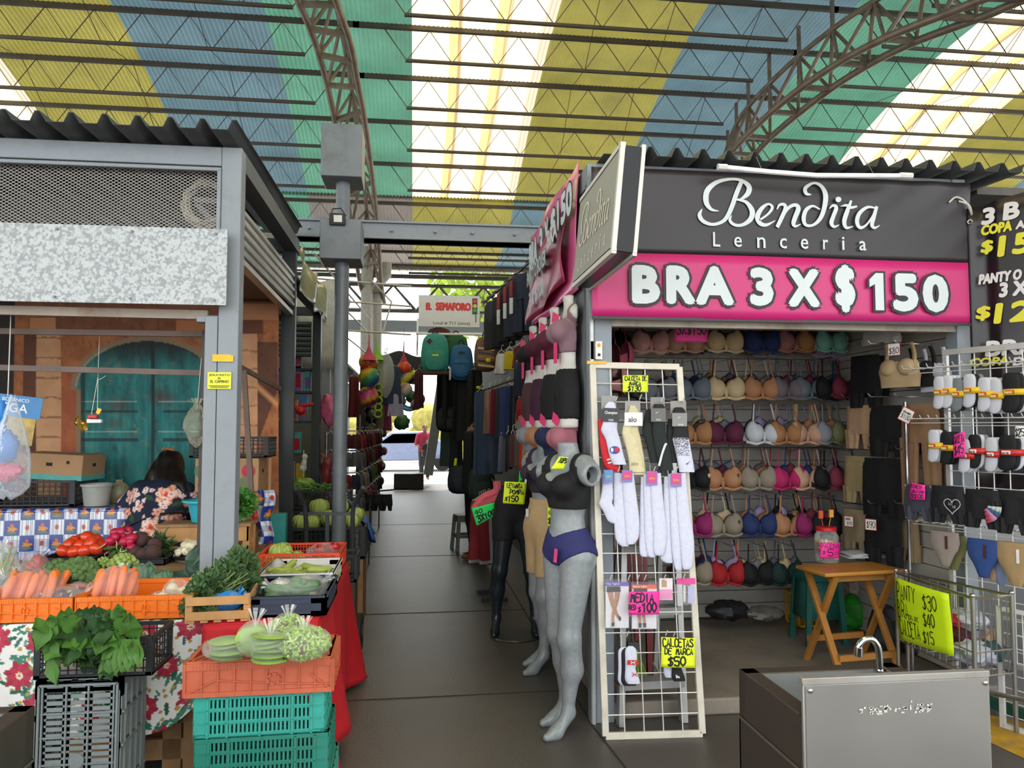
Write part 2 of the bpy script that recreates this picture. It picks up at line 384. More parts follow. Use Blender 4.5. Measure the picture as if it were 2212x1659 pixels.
# ---------- open web purlins ----------
m_steel = M('4a4540', .6, n=.15, ns=5, dirt='5e4030', da=.5, dsc=4)
m_tube = M('7d7064', .45, .3, n=.2, ns=4, dirt='5a3a26', da=.7, dsc=5)
PY = [4.6, 6.0, 7.3, 8.6, 9.9, 11.1, 12.36, 13.66, 14.9, 16.15, 17.45, 18.6, 20.0, 21.5]
for i, y in enumerate(PY):
    for x0, x1 in ((-9.3, -1.45), (-.55, 6.1), (7.0, 13.5)):
        if y < 8 and x0 < -2: continue
        z = roofz(y) - .06; dz = .55; b = B()
        b.bar((x0 - .5, y, z), (x1 + .5, y, z), .07, .07)
        b.tube([(x0 + .35, y, z - dz), (x1 - .35, y, z - dz)], .032, 6)
        n = round((x1 - x0) / .37); n += n % 2
        b.tube([(x0 + (x1 - x0) * j / n, y, z - (.03 if j % 2 == 0 else dz)) for j in range(n + 1)], .011, 5)
        struct('roof_purlin', b, m_steel)
b = B()
for x in (2.7, 3.9, -5.0, -3.4, -6.8, 5.3, 8.6, 9.8):
    b.tube([(x + .03 * i, y, roofz(y) - .08 - .5 * (i % 2)) for i, y in enumerate(PY[3:12])], .006, 4)
struct('roof_tie_rod', b, m_steel)
# ---------- arched trusses ----------
def arch(pl, pr, n, rise, r, wv):
    pl, pr = [V(p) for p in cr(pl, 5)], [V(p) for p in cr(pr, 5)]
    def at(L_, t):
        k = t * (len(L_) - 1); i = min(int(k), len(L_) - 2); return L_[i].lerp(L_[i + 1], k - i)
    top = [(at(pl, t / 30) + at(pr, t / 30)) / 2 for t in range(31)]; top = [V((p.x, p.y, min(p.z + rise, roofz(p.y) - .12))) for p in top]
    b = B(); b.tube(pl, r, 10); b.tube(pr, r, 10); b.tube(top, r * .8, 8)
    for i in range(n):
        t0, t1 = i / n, (i + 1) / n; a, c = at(pl, t0), at(pr, t0); p = at(top, (t0 + t1) / 2)
        b.bar(a, c, .07); b.tube([a, p], .03, 6); b.tube([c, p], .03, 6); b.tube([p, at(pl, t1)], .03, 6); b.tube([p, at(pr, t1)], .03, 6)
        b.bar(p, (p.x, p.y, roofz(p.y) - .05), .05)
    return struct('roof_arch', b, m_tube)
k = .87
Lc = [(643, 0, 12), (676, 79, 12.9), (703, 168, 14), (726.6, 278, 15.6), (745, 400, 17.5), (761, 500, 19.3), (778, 615, 21), (794, 656, 21.8)]
Rc = [(725, 0, 12), (757, 95, 13.1), (772.5, 177, 14.1), (786.7, 253, 15.2), (802, 364, 16.9), (815, 484, 19), (823, 606, 21), (830, 655, 21.8)]
ext = lambda L_: [tuple(V(L_[0]) + (V(L_[0]) - V(L_[2])) * s + V((0, 0, -.25 * s * s))) for s in (2.4, 1.2)] + L_
W3 = lambda L_, s: ext([tuple(P(a, c, D=d * s)) for a, c, d in L_])
arch(W3(Lc, k), W3(Rc, k), 13, .75, .05, 0)
Bc = [(2200, -25, 9.3), (2046, 29, 9.9), (1889, 93, 10.8), (1770, 162, 11.9), (1679, 231, 12.8), (1607, 299, 13.9), (1568, 346, 14.7), (1545, 400, 15.8), (1520, 480, 17.5)]
Cc = [(2290, -25, 9.3), (2121, 37, 9.9), (1955, 100, 10.8), (1832, 167, 11.9), (1738, 235, 12.8), (1659, 303, 13.9), (1621, 350, 14.7), (1595, 405, 15.8), (1565, 485, 17.5)]
arch(W3(Bc, 1), W3(Cc, 1), 13, .75, .055, 0)
# ---------- columns, cross beam, far end ----------
m_paint = M('878e95', .45, n=.06, ns=6, dirt='5d5f60', da=.4, dsc=6)
m_pole = M('6d757b', .4, n=.08, ns=6, dirt='4e4a46', da=.5, dsc=8)
XP, YP = -.56, 5.9
t = thing('pole', 'round grey steel pole with two square boxes beside the hand truck', 'pole', (XP, YP, 0))
b = B(); b.cyl((XP, YP, 0), (XP, YP, 3.6), .053, n=20); obj('shaft', b, m_pole, t, world=True)
for z0, z1, nm in ((3.42, 3.82, 'upper_box'), (2.8, 3.1, 'lower_box')):
    b = B(); b.box((XP, YP, (z0 + z1) / 2), (.30, .34, z1 - z0)); obj(nm, b, m_pole, t, world=True, bev=.006)
fl = thing('floodlight', 'small black square floodlight fixed above the lower box of the pole', 'lamp', (XP - .02, YP - .2, 3.08))
b = B(); b.box((XP - .02, YP - .19, 3.09), (.115, .03, .085), rot=Matrix.Rotation(.25, 3, 'X')); obj('housing', b, M('15161a', .4), fl, world=True, bev=.004)
b = B(); b.box((XP - .015, YP - .212, 3.088), (.06, .01, .05), rot=Matrix.Rotation(.25, 3, 'X')); obj('lamp_glass', b, M('d8d8d0', .2), fl, world=True)
b = B(); b.tube([(XP - .07, YP - .18, 3.1), (XP - .06, YP - .17, 3.17), (XP, YP - .16, 3.18), (XP + .04, YP - .17, 3.12)], .005, 5); obj('bracket', b, M('15161a', .4), fl, world=True)
b = B(); b.bx((-1.0, 6.2, 3.07), (1.1, 6.34, 3.215)); b.bx((-1.0, 6.17, 3.2), (1.1, 6.37, 3.215)); b.bx((-1.0, 6.17, 3.07), (1.1, 6.37, 3.08))
for x in (-.85, -.2, .15, .45, .8): b.cyl((x, 6.165, 3.14), (x, 6.2, 3.14), .012, n=8)
struct('beam', b, m_paint)
# far gable: trusses, column, fascia, beam
b = B()
Yg = 21.3
zt, zb = 1.55 + .197 * Yg, 1.55 + .152 * Yg
for zz, rr in ((zt, .06), (zt - .25, .05), (zb, .06)): b.tube([(-8, Yg, zz), (10, Yg, zz)], rr, 6)
for i in range(-6, 10):
    x = i * 1.25; b.tube([(x, Yg, zb), (x + .62, Yg, zt - .25), (x + 1.25, Yg, zb)], .045, 5)
struct('roof_truss', b, m_steel)
b = B(); b.bx((-9, 21.6, 6.0), (12, 21.75, 6.35)); b.bx((-9, 18.4, 5.95), (12, 18.46, 6.12)); struct('trim_3', b, M('a39c90', .8, n=.15))
b = B(); b.cyl((-1.18, 18.6, 0), (-1.18, 18.6, 5.9), .14, n=14)
b.tube([(-.72, 18.9, 5.6), (-.72, 18.9, 5.3), (-.95, 18.9, 5.0), (-.95, 18.9, 0)], .12, 8); struct('column', b, M('a7a49d', .6, n=.1))
b = B(); b.bx((-4, 20.8, 4.15), (5, 21.0, 4.45)); b.bar((.35, 20.9, 0.3), (.9, 20.9, 4.2), .25); struct('beam', b, m_paint)
# ================= GENERIC BUILDERS =================
def vnoise(x, y, seed=0):
    q = np.random.RandomState(seed).rand(64, 64); xi, yi = np.floor(x).astype(int), np.floor(y).astype(int); fx, fy = x - xi, y - yi
    fx, fy = fx * fx * (3 - 2 * fx), fy * fy * (3 - 2 * fy); g = lambda i, j: q[i % 64, j % 64]
    return (g(xi, yi) * (1 - fx) + g(xi + 1, yi) * fx) * (1 - fy) + (g(xi, yi + 1) * (1 - fx) + g(xi + 1, yi + 1) * fx) * fy
def fbm(x, y, seed=0): return .55 * vnoise(x, y, seed) + .28 * vnoise(x * 2.1, y * 2.1, seed + 1) + .17 * vnoise(x * 4.3, y * 4.3, seed + 2)
def painted(name, pos, paint, nu, nv, rough=.5, parent=None, solid=.0015, coat=0, world=True, tr=0):
    U, W = np.meshgrid(np.linspace(0, 1, nu + 1), np.linspace(0, 1, nv + 1)); u, v = U.ravel(), W.ravel()
    b = B(); b.v = [tuple(p) for p in pos(u, v)]; q = nu + 1
    b.f = [(j * q + i, j * q + i + 1, (j + 1) * q + i + 1, (j + 1) * q + i) for j in range(nv) for i in range(nu)]; b.k = [0] * len(b.f)
    b.c = [tuple(map(float, c)) for c in paint(u, v)]
    return obj(name, b, M('print', rough, vc=True, n=.03, coat=coat, tr=tr), parent, world=world, solid=solid, ang=60)
def over(base, mask, col):
    m = np.clip(mask, 0, 1)[:, None]; return base * (1 - m) + np.array(lin(col) if isinstance(col, str) else col) * m
def leaf(b, p, d, n, L, W, curl=.3, lobes=0):
    p, d = V(p), V(d).normalized(); s = d.cross(V(n)); s = s.normalized() if s.length > .01 else d.orthogonal(); n = s.cross(d)
    def f(u, v):
        w_ = W * (sin(pi * min(1, v * .92 + .06)) ** .8) * (1 + lobes * sin(v * 22)) * .5; x = (u * 2 - 1)
        return p + d * (L * v) + s * (x * w_) + n * (-curl * L * v * v + .18 * W * abs(x) + .04 * L * sin(v * 9 + x))
    b.grid(f, 2, 5)
def crate(name, label, loc, w, d, h, mat, rz=0, mode='lattice', nx=10, group=None, t=.008, flare=1., rot=None, cat='crate'):
    """Open plastic crate; each wall, the rim and the floor are parts. Local origin: middle of the base."""
    th = thing(name, label, cat, loc, rz, group, rot)
    def wall(L_, nm, o, ux):
        b = B(); b.M = frame(o, ux, (0, 0, 1)); hx = L_ / 2; n = max(4, round(nx * L_ / w))
        if mode == 'truss':
            b.bx((-hx, h * .80, -t), (hx, h, t)); b.bx((-hx, 0, -t), (hx, h * .14, t)); b.bx((-hx, .0, -t * .3), (hx, h * .9, t * .2))
            for i in range(n + 1): x = -hx + L_ * i / n; b.bx((x - .002, 0, 0), (x + .002, h, t * 1.3))
            for i in range(40): x = -hx * .9 + L_ * .9 * i / 39; b.bx((x - .0012, h * .8, t), (x + .0012, h * .98, t * 1.25))
            b.bar((-hx, h * .1, t), (-hx * .6, h * .5, t), .004); b.bar((-hx * .6, h * .5, t), (hx * .5, h * .3, t), .004); b.bar((hx, h * .1, t), (hx * .7, h * .6, t), .004); b.bar((hx * .5, h * .3, t), (hx, h * .25, t), .004)
            for a in range(6): b.bar((.2 * hx + h * .17 * cos(a * pi / 3), h * .47 + h * .17 * sin(a * pi / 3), t * 1.1), (.2 * hx + h * .17 * cos(a * pi / 3 + .7), h * .47 + h * .17 * sin(a * pi / 3 + .7), t * 1.1), .006)
        else:
            rows = {'lattice': 5, 'slot': 3, 'hslot': 14, 'vent': 1}[mode]
            b.bx((-hx, h * .93 - .004, -t * .9), (hx, h, t * .9)); b.bx((-hx, 0, -t / 2), (hx, h * .07 + .004, t / 2))
            m = .12 if mode in ('slot', 'hslot') else .05
            for sx in (-1, 1): b.bx((sx * hx * (1 - m * 2), 0, -t / 2), (sx * hx, h, t / 2))
            if mode == 'lattice':
                for i in range(n + 1): x = -hx + L_ * i / n; b.bx((x - .0025, 0, -.002), (x + .0025, h, .002))
                for j in range(1, rows): y = h * j / rows; b.bx((-hx, y - .002, -.002), (hx, y + .002, .002))
            elif mode == 'slot':
                k_ = 24
                for i in range(k_ + 1): x = (-1 + 2 * i / k_) * hx * .78; b.bx((x - L_ * .0085, 0, -.003), (x + L_ * .0085, h, .003))
                for j in range(rows + 1): y = h * (.05 + .9 * j / rows); b.bx((-hx, y - h * .045, -.0035), (hx, y + h * .045, .0035)); b.bx((-hx * .95, y - .002, 0), (hx * .95, y + .002, t))
                for x in (-.8, -.5, 0, .5, .8): b.bx((x * hx - .004, 0, 0), (x * hx + .004, h, t))
            elif mode == 'hslot':
                for j in range(rows + 1): y = h * (.04 + .92 * j / rows); b.bx((-hx, y - h * .021, -.003), (hx, y + h * .021, .003))
                for x in (-.55, -.1, .5): b.bx((x * hx - .012, 0, -.003), (x * hx + .012, h, .003)); b.bx((x * hx - .003, 0, 0), (x * hx + .003, h, t * 1.6))
                for y in (.12, .35, .58, .80): b.bx((-hx * .9, y * h - .003, 0), (hx * .9, y * h + .003, t * 1.4))
            else:
                b.bx((-hx, 0, -t / 2), (hx, h * .25, t / 2)); b.bx((-hx, h * .62, -t / 2), (hx, h, t / 2))
                for i in range(33): x = (-1 + 2 * i / 32) * hx * .62; b.bx((x - .003, h * .2, -.003), (x + .003, h * .65, .003))
                for sx in (-1, 1): b.bx((sx * hx * .64, 0, -t / 2), (sx * hx, h, t / 2))
        o_ = obj(nm, b, mat, th)
        return o_
    wall(w, 'side_panel', (0, -d / 2, 0), (1, 0, 0)); wall(w, 'side_panel', (0, d / 2, 0), (-1, 0, 0))
    wall(d, 'end_panel', (w / 2, 0, 0), (0, 1, 0)); wall(d, 'end_panel', (-w / 2, 0, 0), (0, -1, 0))
    b = B(); n = 14
    if mode == 'hslot':
        for i in range(23): y = -d / 2 + d * (i + .5) / 23; b.bx((-w * .40, y - d * .0135, 0), (w * .40, y + d * .0135, .004))
        for x in (-.42, -.14, .12, .42): b.bx((x * w - .014, -d / 2, 0), (x * w + .014, d / 2, .004)); b.bx((x * w - .003, -d * .46, -.008), (x * w + .003, d * .46, 0))
        for s_ in (-1, 1): b.bx((-w / 2, s_ * d * .46 - d * .04, 0), (w / 2, s_ * d * .46 + d * .04, .004)); b.bx((s_ * w * .45 - w * .05, -d / 2, 0), (s_ * w * .45 + w * .05, d / 2, .004)); b.bx((s_ * w * .46 - .004, -d * .47, -.01), (s_ * w * .46 + .004, d * .47, 0)); b.bx((-w * .46, s_ * d * .47 - .004, -.01), (w * .46, s_ * d * .47 + .004, 0))
        for y in (-.28, -.12, .06, .24): b.bx((-w * .44, y * d - .003, -.006), (w * .44, y * d + .003, 0))
        b.cyl((0, .02, -.009), (0, .02, .0), .028, n=20)
    elif mode in ('hslot', 'slot', 'lattice'):
        for i in range(n + 1): x = -w / 2 + w * i / n; b.bx((x - .004, -d / 2, 0), (x + .004, d / 2, .005))
        for i in range(9): y = -d / 2 + d * i / 8; b.bx((-w / 2, y - .004, 0), (w / 2, y + .004, .005))
    else: b.bx((-w / 2, -d / 2, 0), (w / 2, d / 2, .005))
    obj('base', b, mat, th)
    return th
def bag(name, label, c, r, n=.16, seed=1, knot=.07, kd=(0, 0, 1), group=None, cat='bag', tint='ffffff', a=.1, parent_label=None, squash=.1, k=.5):
    q = random.Random(seed); ph = [(V((q.gauss(0, 1), q.gauss(0, 1), q.gauss(0, 1))) * 4, q.random() * 6) for _ in range(5)]
    fn = lambda d: 1 + n * sum(sin(d.dot(p) + o) for p, o in ph) / 5
    th = thing(name, label, cat, (c[0], c[1], c[2] - r[2]), group=group); b = B()
    b.ball(c, tuple(x * 1.06 for x in r), 22, 14, fn)
    obj('film', b, film(tint, a, k), th, world=True)
    if knot:
        kd = V(kd).normalized(); e = V(c) + V((kd.x * r[0], kd.y * r[1], kd.z * r[2])); s = kd.orthogonal().normalized(); s2 = kd.cross(s); b = B()
        for i in range(7):
            an = i * .9; b.grid(lambda u, v: e - kd * .02 + (s * cos(an + u * .6) + s2 * sin(an + u * .6)) * (.008 + knot * .55 * max(0, v - .25)) + kd * knot * v, 2, 4)
        obj('knot', b, film(tint, a + .12, k), th, world=True)
    return th
m_wood = M('b98a55', .7, n=.18, ns=9, dirt='8a6136', da=.5, dsc=6); m_wood2 = M('94704a', .75, n=.2, ns=8, dirt='5d442c', da=.6, dsc=5)
# ================= PRODUCE STALL FRAME =================
m_dark = M('23282c', .4, n=.1, ns=5); m_rust = M('6a5a52', .6, n=.15, ns=9, dirt='7a4a2c', da=.6, dsc=7)
t = thing('market_stall', 'grey steel frame of the produce stall with galvanized fascia and mesh', 'stall', (-2, 4.05, 0))
b = B(); b.bx((-1.0, 4.05, 0), (-.9, 4.15, 3.0)); b.bx((-1.065, 4.05, 0), (-1.003, 4.13, 2.12)); b.bx((-1.11, 4.06, 2.09), (-1.0, 4.12, 2.125)); obj('post', b, m_paint, t, world=True, bev=.004)
b = B(); b.bx((-4.2, 4.052, 2.9), (-1.001, 4.15, 3.0)); b.bx((-4.2, 4.04, 2.87), (-1.0, 4.06, 2.89)); b.bx((-1.02, 4.04, 2.5), (-1.0, 4.06, 2.88)); obj('top_rail', b, m_paint, t, world=True, bev=.004)
b = B(); b.bx((-1.0, 4.151, 2.9), (-.9, 6.05, 3.0)); b.bx((-4.2, 5.98, 2.9), (-1.001, 6.05, 3.0)); obj('top_rail', b, M('5d6266', .5, n=.1), t, world=True)
b = B(); b.bx((-1.02, 5.98, 0), (-.92, 6.08, 2.9)); b.bx((-.925, 5.97, 0), (-.912, 5.99, 2.9)); obj('post', b, m_dark, t, world=True)
b = B(); b.bx((-4.2, 5.98, 0), (-4.1, 6.08, 2.9)); obj('post', b, m_dark, t, world=True)
b = B(); b.bar((-4.2, 4.09, 2.15), (-1.06, 4.09, 2.13), .03, .045); obj('lintel', b, M('9a8d80', .6, n=.15, ns=6, dirt='7a4a2c', da=.8, dsc=4), t, world=True)
b = B(); b.bx((-1.3, 4.2, 2.5), (-.95, 5.9, 2.52)); b.bx((-4, 5.945, 2.2), (-1.03, 5.975, 2.9)); obj('soffit', b, m_dark, t, world=True)
# expanded metal mesh
def meshmat(h, au, av, tq):
    mt = bpy.data.materials.new('mat_mesh'); mt.use_nodes = True; nt = mt.node_tree; N = nt.nodes; L = nt.links; bs_ = N['Principled BSDF']
    bs_.inputs['Base Color'].default_value = (*lin(h), 1); bs_.inputs['Roughness'].default_value = .45; bs_.inputs['Metallic'].default_value = .4
    tc = N.new('ShaderNodeTexCoord'); sx = N.new('ShaderNodeSeparateXYZ'); L.new(tc.outputs['Object'], sx.inputs[0])
    def ma(op, a, b_=None):
        m_ = N.new('ShaderNodeMath'); m_.operation = op
        for i, x in enumerate((a, b_)):
            if x is None: continue
            if isinstance(x, (int, float)): m_.inputs[i].default_value = x
            else: L.new(x, m_.inputs[i])
        return m_.outputs[0]
    u, v = ma('MULTIPLY', sx.outputs[0], 1 / au), ma('MULTIPLY', sx.outputs[2], 1 / av)
    f = [ma('ABSOLUTE', ma('SUBTRACT', ma('FRACT', ma(op, u, v)), .5)) for op in ('ADD', 'SUBTRACT')]
    k_ = ma('GREATER_THAN', ma('MAXIMUM', *f), .5 - tq); t_ = N.new('ShaderNodeBsdfTransparent'); mx = N.new('ShaderNodeMixShader')
    L.new(k_, mx.inputs[0]); L.new(t_.outputs[0], mx.inputs[1]); L.new(bs_.outputs[0], mx.inputs[2]); L.new(mx.outputs[0], N['Material Output'].inputs[0]); return mt
m_mesh = meshmat('8d8983', .028, .017, .11)
b = B(); b.grid(lambda u, v: (-4.2 + 3.2 * u, 4.09, 2.52 + .36 * v), 2, 2); obj('mesh_panel', b, m_mesh, t, world=True)
m_galv = None
def galvm():
    mt = bpy.data.materials.new('mat_galvanized'); mt.use_nodes = True; nt = mt.node_tree; N = nt.nodes; L = nt.links; bs_ = N['Principled BSDF']
    bs_.inputs['Roughness'].default_value = .5; bs_.inputs['Metallic'].default_value = .2
    tc = N.new('ShaderNodeTexCoord'); n1 = N.new('ShaderNodeTexNoise'); n1.inputs['Scale'].default_value = 30; n1.inputs['Detail'].default_value = 4; n1.inputs['Distortion'].default_value = 1.2
    vo = N.new('ShaderNodeTexVoronoi'); vo.inputs['Scale'].default_value = 75; L.new(tc.outputs['Object'], n1.inputs['Vector']); L.new(tc.outputs['Object'], vo.inputs['Vector'])
    ad = N.new('ShaderNodeMix'); ad.data_type = 'RGBA'; ad.inputs[0].default_value = .35; L.new(n1.outputs['Fac'], ad.inputs[6]); L.new(vo.outputs['Color'], ad.inputs[7])
    cr_ = N.new('ShaderNodeValToRGB'); cr_.color_ramp.elements[0].position = .42; cr_.color_ramp.elements[0].color = (.27, .29, .30, 1); cr_.color_ramp.elements[1].position = .56; cr_.color_ramp.elements[1].color = (.46, .485, .495, 1)
    L.new(ad.outputs[2], cr_.inputs[0]); L.new(cr_.outputs[0], bs_.inputs['Base Color']); return mt
m_galv = galvm()
b = B(); b.bx((-4.2, 3.97, 2.165), (-.945, 3.985, 2.55)); obj('fascia_sheet', b, m_galv, t, world=True)
b = B()
for x in (-3.6, -3.2, -2.8, -2.4, -2.1, -1.75, -1.4, -1.0):
    for z in (2.19, 2.525): b.cyl((x, 3.962, z), (x, 3.972, z), .006, n=8)
obj('rivet_row', b, M('7b7f80', .5, .5), t, world=True)
def trap(x0, x1, y0, y1, z, per=.15, amp=.05, sl=0.):   # trapezoidal roof sheet
    b = B(); pr = []; x = x0
    while x < x1:
        pr += [(x, 0), (x + per * .52, 0), (x + per * .66, amp), (x + per * .80, amp)]; x += per
    n = len(pr); vs = [(p, y0, z + q) for p, q in pr] + [(p, y1, z + q + sl) for p, q in pr]
    b.add(vs, [(i, i + 1, n + i + 1, n + i) for i in range(n - 1)]); return b
obj('roof_sheet', trap(-4.2, -.9, 3.86, 6.1, 3.02, .152, .05, .05), M('4b4f52', .5, .2, n=.1), t, world=True, solid=.003, ang=20)
b = B()   # rolled side shutter
for i in range(9): b.cyl((-.93 - .012 * (i % 2), 4.17, 2.71 - .028 * i), (-.93 - .012 * (i % 2), 5.95, 2.71 - .028 * i), .016, n=8)
b.bar((-.95, 4.16, 2.45), (-.95, 5.95, 2.42), .05, .03); obj('rolled_shutter', b, M('b4b2ab', .35, .5, n=.15, ns=4), t, world=True)
# coil of wire kept behind the mesh
t2 = thing('wire_coil', 'round coil of pale wire behind the stall mesh, above the fascia sheet', 'coil', (-1.18, 4.3, 2.53)); b = B(); q = random.Random(3); cc = P(447, 440, Y=4.3)
for i in range(9):
    r_ = .10 + .045 * q.random(); ox, oz = q.uniform(-.012, .012), q.uniform(-.012, .012)
    b.tube([(cc.x + ox + r_ * cos(a * .35), 4.28 + .05 * q.random(), cc.z + oz + r_ * sin(a * .35)) for a in range(18)], .005, 5, closed=True)
obj('wire', b, M('c9c4b4', .6), t2, world=True)
b = B(); b.bar(P(420, 432, Y=4.32), P(478, 436, Y=4.32), .02, .03); b.bar(P(425, 440, Y=4.34), P(478, 500, Y=4.34), .02, .03); obj('metal_strip', b, M('7e7f80', .5), t2, world=True)
# rusty inner frame
t = thing('rusty_frame', 'rusty brown tube frame standing inside the produce stall opening', 'frame', (-1.1, 4.33, 0)); b = B()
z1, z2 = P(300, 720, Y=4.33).z, P(300, 795, Y=4.33).z
b.bar((-3.2, 4.33, z1), (-1.12, 4.33, z1), .03, .03); b.bar((-3.2, 4.40, z2 + .02), (-1.12, 4.40, z2 - .02), .022, .03); obj('crossbar', b, m_rust, t, world=True)
b = B(); b.bar((-1.13, 4.33, 0), (-1.13, 4.33, z1 + .02), .04, .035); obj('upright', b, M('4a4340', .6, dirt='6a3d25', da=.6), t, world=True)
b = B(); b.bar(P(505, 785, Y=5.2), P(605, 840, Y=5.84), .02, .03); b.bar(P(527, 800, Y=5.0), P(545, 1100, Y=5.0), .03, .03); obj('brace', b, m_rust, t, world=True)
# printed backdrop
def bpaint(px, py):
    n1, n2 = fbm(px / 22, py / 22, 3), fbm(px / 7, py / 14, 9); c = np.tile(np.array(lin('9a5a33')), (len(px), 1))
    c = over(c, (n1 - .3) * 1.6, 'c07a48'); c = over(c, (n2 - .62) * 3, '5d2f1b')
    ed = lambda x, a, b_: ((x > a) & (x < b_)).astype(float)
    c = over(c, ed(px, 120, 178) * ed(py, 790, 1330) * .6, 'a8502a'); c = over(c, ed(px, 125, 165) * np.clip(1 - np.abs(py - 985) / 20, 0, 1) * .7, 'a5322c')
    c = over(c, ed(px, 52, 80) * ed(py, 715, 1330) * (.55 + .5 * n1), '4a2618')
    c = over(c, ed(px, 78, 130) * ed(py, 722, 1330) * (.85 + .3 * (n1 - .5)), 'd5a377'); c = over(c, ed(px, 78, 130) * ((py + 6 * n1) % 43 < 4) * .7, '7a4426')
    c = over(c, ed(px, 512, 556) * ed(py, 715, 1330) * (.8 + .4 * (n1 - .5)), 'dba57a'); c = over(c, ed(px, 512, 556) * ((py + 8 * n1) % 40 < 4) * .6, '80492b')
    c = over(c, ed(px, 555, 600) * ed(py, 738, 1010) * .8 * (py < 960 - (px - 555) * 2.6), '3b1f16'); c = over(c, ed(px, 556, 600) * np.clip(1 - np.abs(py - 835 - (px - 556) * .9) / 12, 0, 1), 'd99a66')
    c = over(c, ed(px, 60, 470) * ed(py, 683, 716) * (.5 + .4 * n2), '6b3d28'); c = over(c, ed(px, 64, 122) * ed(py, 686, 713), 'c98a5c'); c = over(c, ed(px, 380, 440) * ed(py, 690, 716) * .8, 'c47e4e')
    c = over(c, ed(px, 505, 568) * ed(py, 692, 722), '6d3d28'); c = over(c, ed(px, 0, 600) * ed(py, 650, 680) * .6, '6b4233'); c = over(c, ed(px, 505, 602) * ed(py, 655, 692) * .8, 'c98e66')
    ar = ((px - 318) / 152) ** 2 + ((py - 842) / 105) ** 2
    rim = ((ar < 1.22) & (py < 842)) | ((px > 163) & (px < 474) & (py >= 842) & (py < 1075)); c = over(c, rim * .85, '8b7a5e'); c = over(c, rim * ed(px, 466, 480) * .6, 'a55a30')
    dr = ((ar < 1) & (py < 842)) | ((px > 174) & (px < 462) & (py >= 842) & (py < 1075))
    tl = np.tile(np.array(lin('1c7574')), (len(px), 1)); tl = over(tl, (fbm(px / 9, py / 60, 21) - .35) * 1.8, '2f9a94'); tl = over(tl, (fbm(px / 14, py / 40, 5) - .5) * 2.2, '0d3f44'); tl = over(tl, (fbm(px / 10, py / 9, 8) - .62) * 4, '6d7f70')
    for a, b_, w_, k_ in ((255, 875, 26, .8), (348, 858, 30, .8), (250, 915, 20, .6), (262, 1010, 16, .4)): tl = over(tl, np.clip(1.3 - np.hypot((px - a) / w_, (py - b_) / (w_ * .7)), 0, 1) * k_ * (.4 + n2), '51483f')
    for y0 in (868, 932): tl = over(tl, ((np.abs(py - y0) < 2) & (np.abs(px - 318) > 22)) * .8, '9fb7ac')
    for y0 in (888, 950): tl = over(tl, ((np.abs(py - y0) < 3) & ((px < 298) | (px > 350))) * .8, '0b2326')
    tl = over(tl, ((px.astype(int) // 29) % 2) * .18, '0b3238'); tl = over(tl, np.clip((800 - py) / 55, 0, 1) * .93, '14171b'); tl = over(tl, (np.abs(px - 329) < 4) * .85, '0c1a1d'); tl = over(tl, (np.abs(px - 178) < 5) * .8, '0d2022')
    c = np.where(dr[:, None], tl, c); c = over(c, (np.abs(ar - 1.04) < .03) * (py < 835) * (px < 230) * .7, '9aa694')
    c = over(c, ed(py, 1068, 1340) * .8, '5c4a33'); c = over(c, (py > 1100) * .7 * (px > 520), 'b06a3a'); c = over(c, (px < 30) * .97, '15181c')
    return c
t = thing('backdrop_banner', 'printed banner of an arched teal door in terracotta masonry behind the seller', 'banner', (-2, 5.92, 0))
def bpos(u, v):
    px, py = -60 + 662 * u, 650 + 680 * v; out = []
    for a, c_ in zip(px, py):
        p = P(a, c_, Y=5.9); out.append((p.x, p.y + .012 * sin(a / 31) * sin(c_ / 80), p.z))
    return out
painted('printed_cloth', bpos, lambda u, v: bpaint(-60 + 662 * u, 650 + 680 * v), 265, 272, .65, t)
# stickers on the post
def sticker(name, label, x0, y0, x1, y1, Y, col, lines, **k):
    return card(name, label, (P(x0, y0, Y=Y), P(x1, y0 + (x1 - x0) * .0, Y=Y), P(x1, y1, Y=Y), P(x0, y1, Y=Y)), col, lines, bow=0, **k)
t = thing('sticker', 'yellow sticker with black lettering on the grey stall post', 'sticker', P(473, 840, Y=4.04)); b = B(); o_, x_ = P(448, 840, Y=4.042), P(499, 840, Y=4.042); W, H = x_.x - o_.x, P(448, 804, Y=4.042).z - o_.z; mm = frame(o_, (1, 0, 0), (0, 0, 1))
b.M = mm; b.bx((0, 0, 0), (W, H, .002)); obj('paper', b, M('e8ea2a', .4, n=.02), t, world=True); b = B()
put(b, 'JESUCRISTO', mm, W * .06, H * .74, W * .95, H * .90, .0035, off=.02); put(b, 'ES', mm, W * .44, H * .57, W * .56, H * .70, .0035, off=.02); put(b, 'EL CAMINO', mm, W * .12, H * .36, W * .9, H * .53, .0035, off=.02)
b.M = mm; b.bx((W * .06, H * .16, .0025), (W * .94, H * .2, .0035)); b.bx((W * .14, H * .08, .0025), (W * .88, H * .12, .0035)); obj('lettering', b, M('1a1a14', .6, n=0), t, world=True)
b = B(); a_, c_ = P(459, 781, Y=4.044), P(499, 766, Y=4.044); b.bx((a_.x, 4.04, a_.z), (c_.x, 4.046, c_.z)); b.bx((c_.x, 4.041, a_.z), (c_.x + .012, 4.047, c_.z - .004)); tag(obj('tape', b, M('e8b91e', .5)), 'strip of yellow tape around the grey stall post', 'tape')
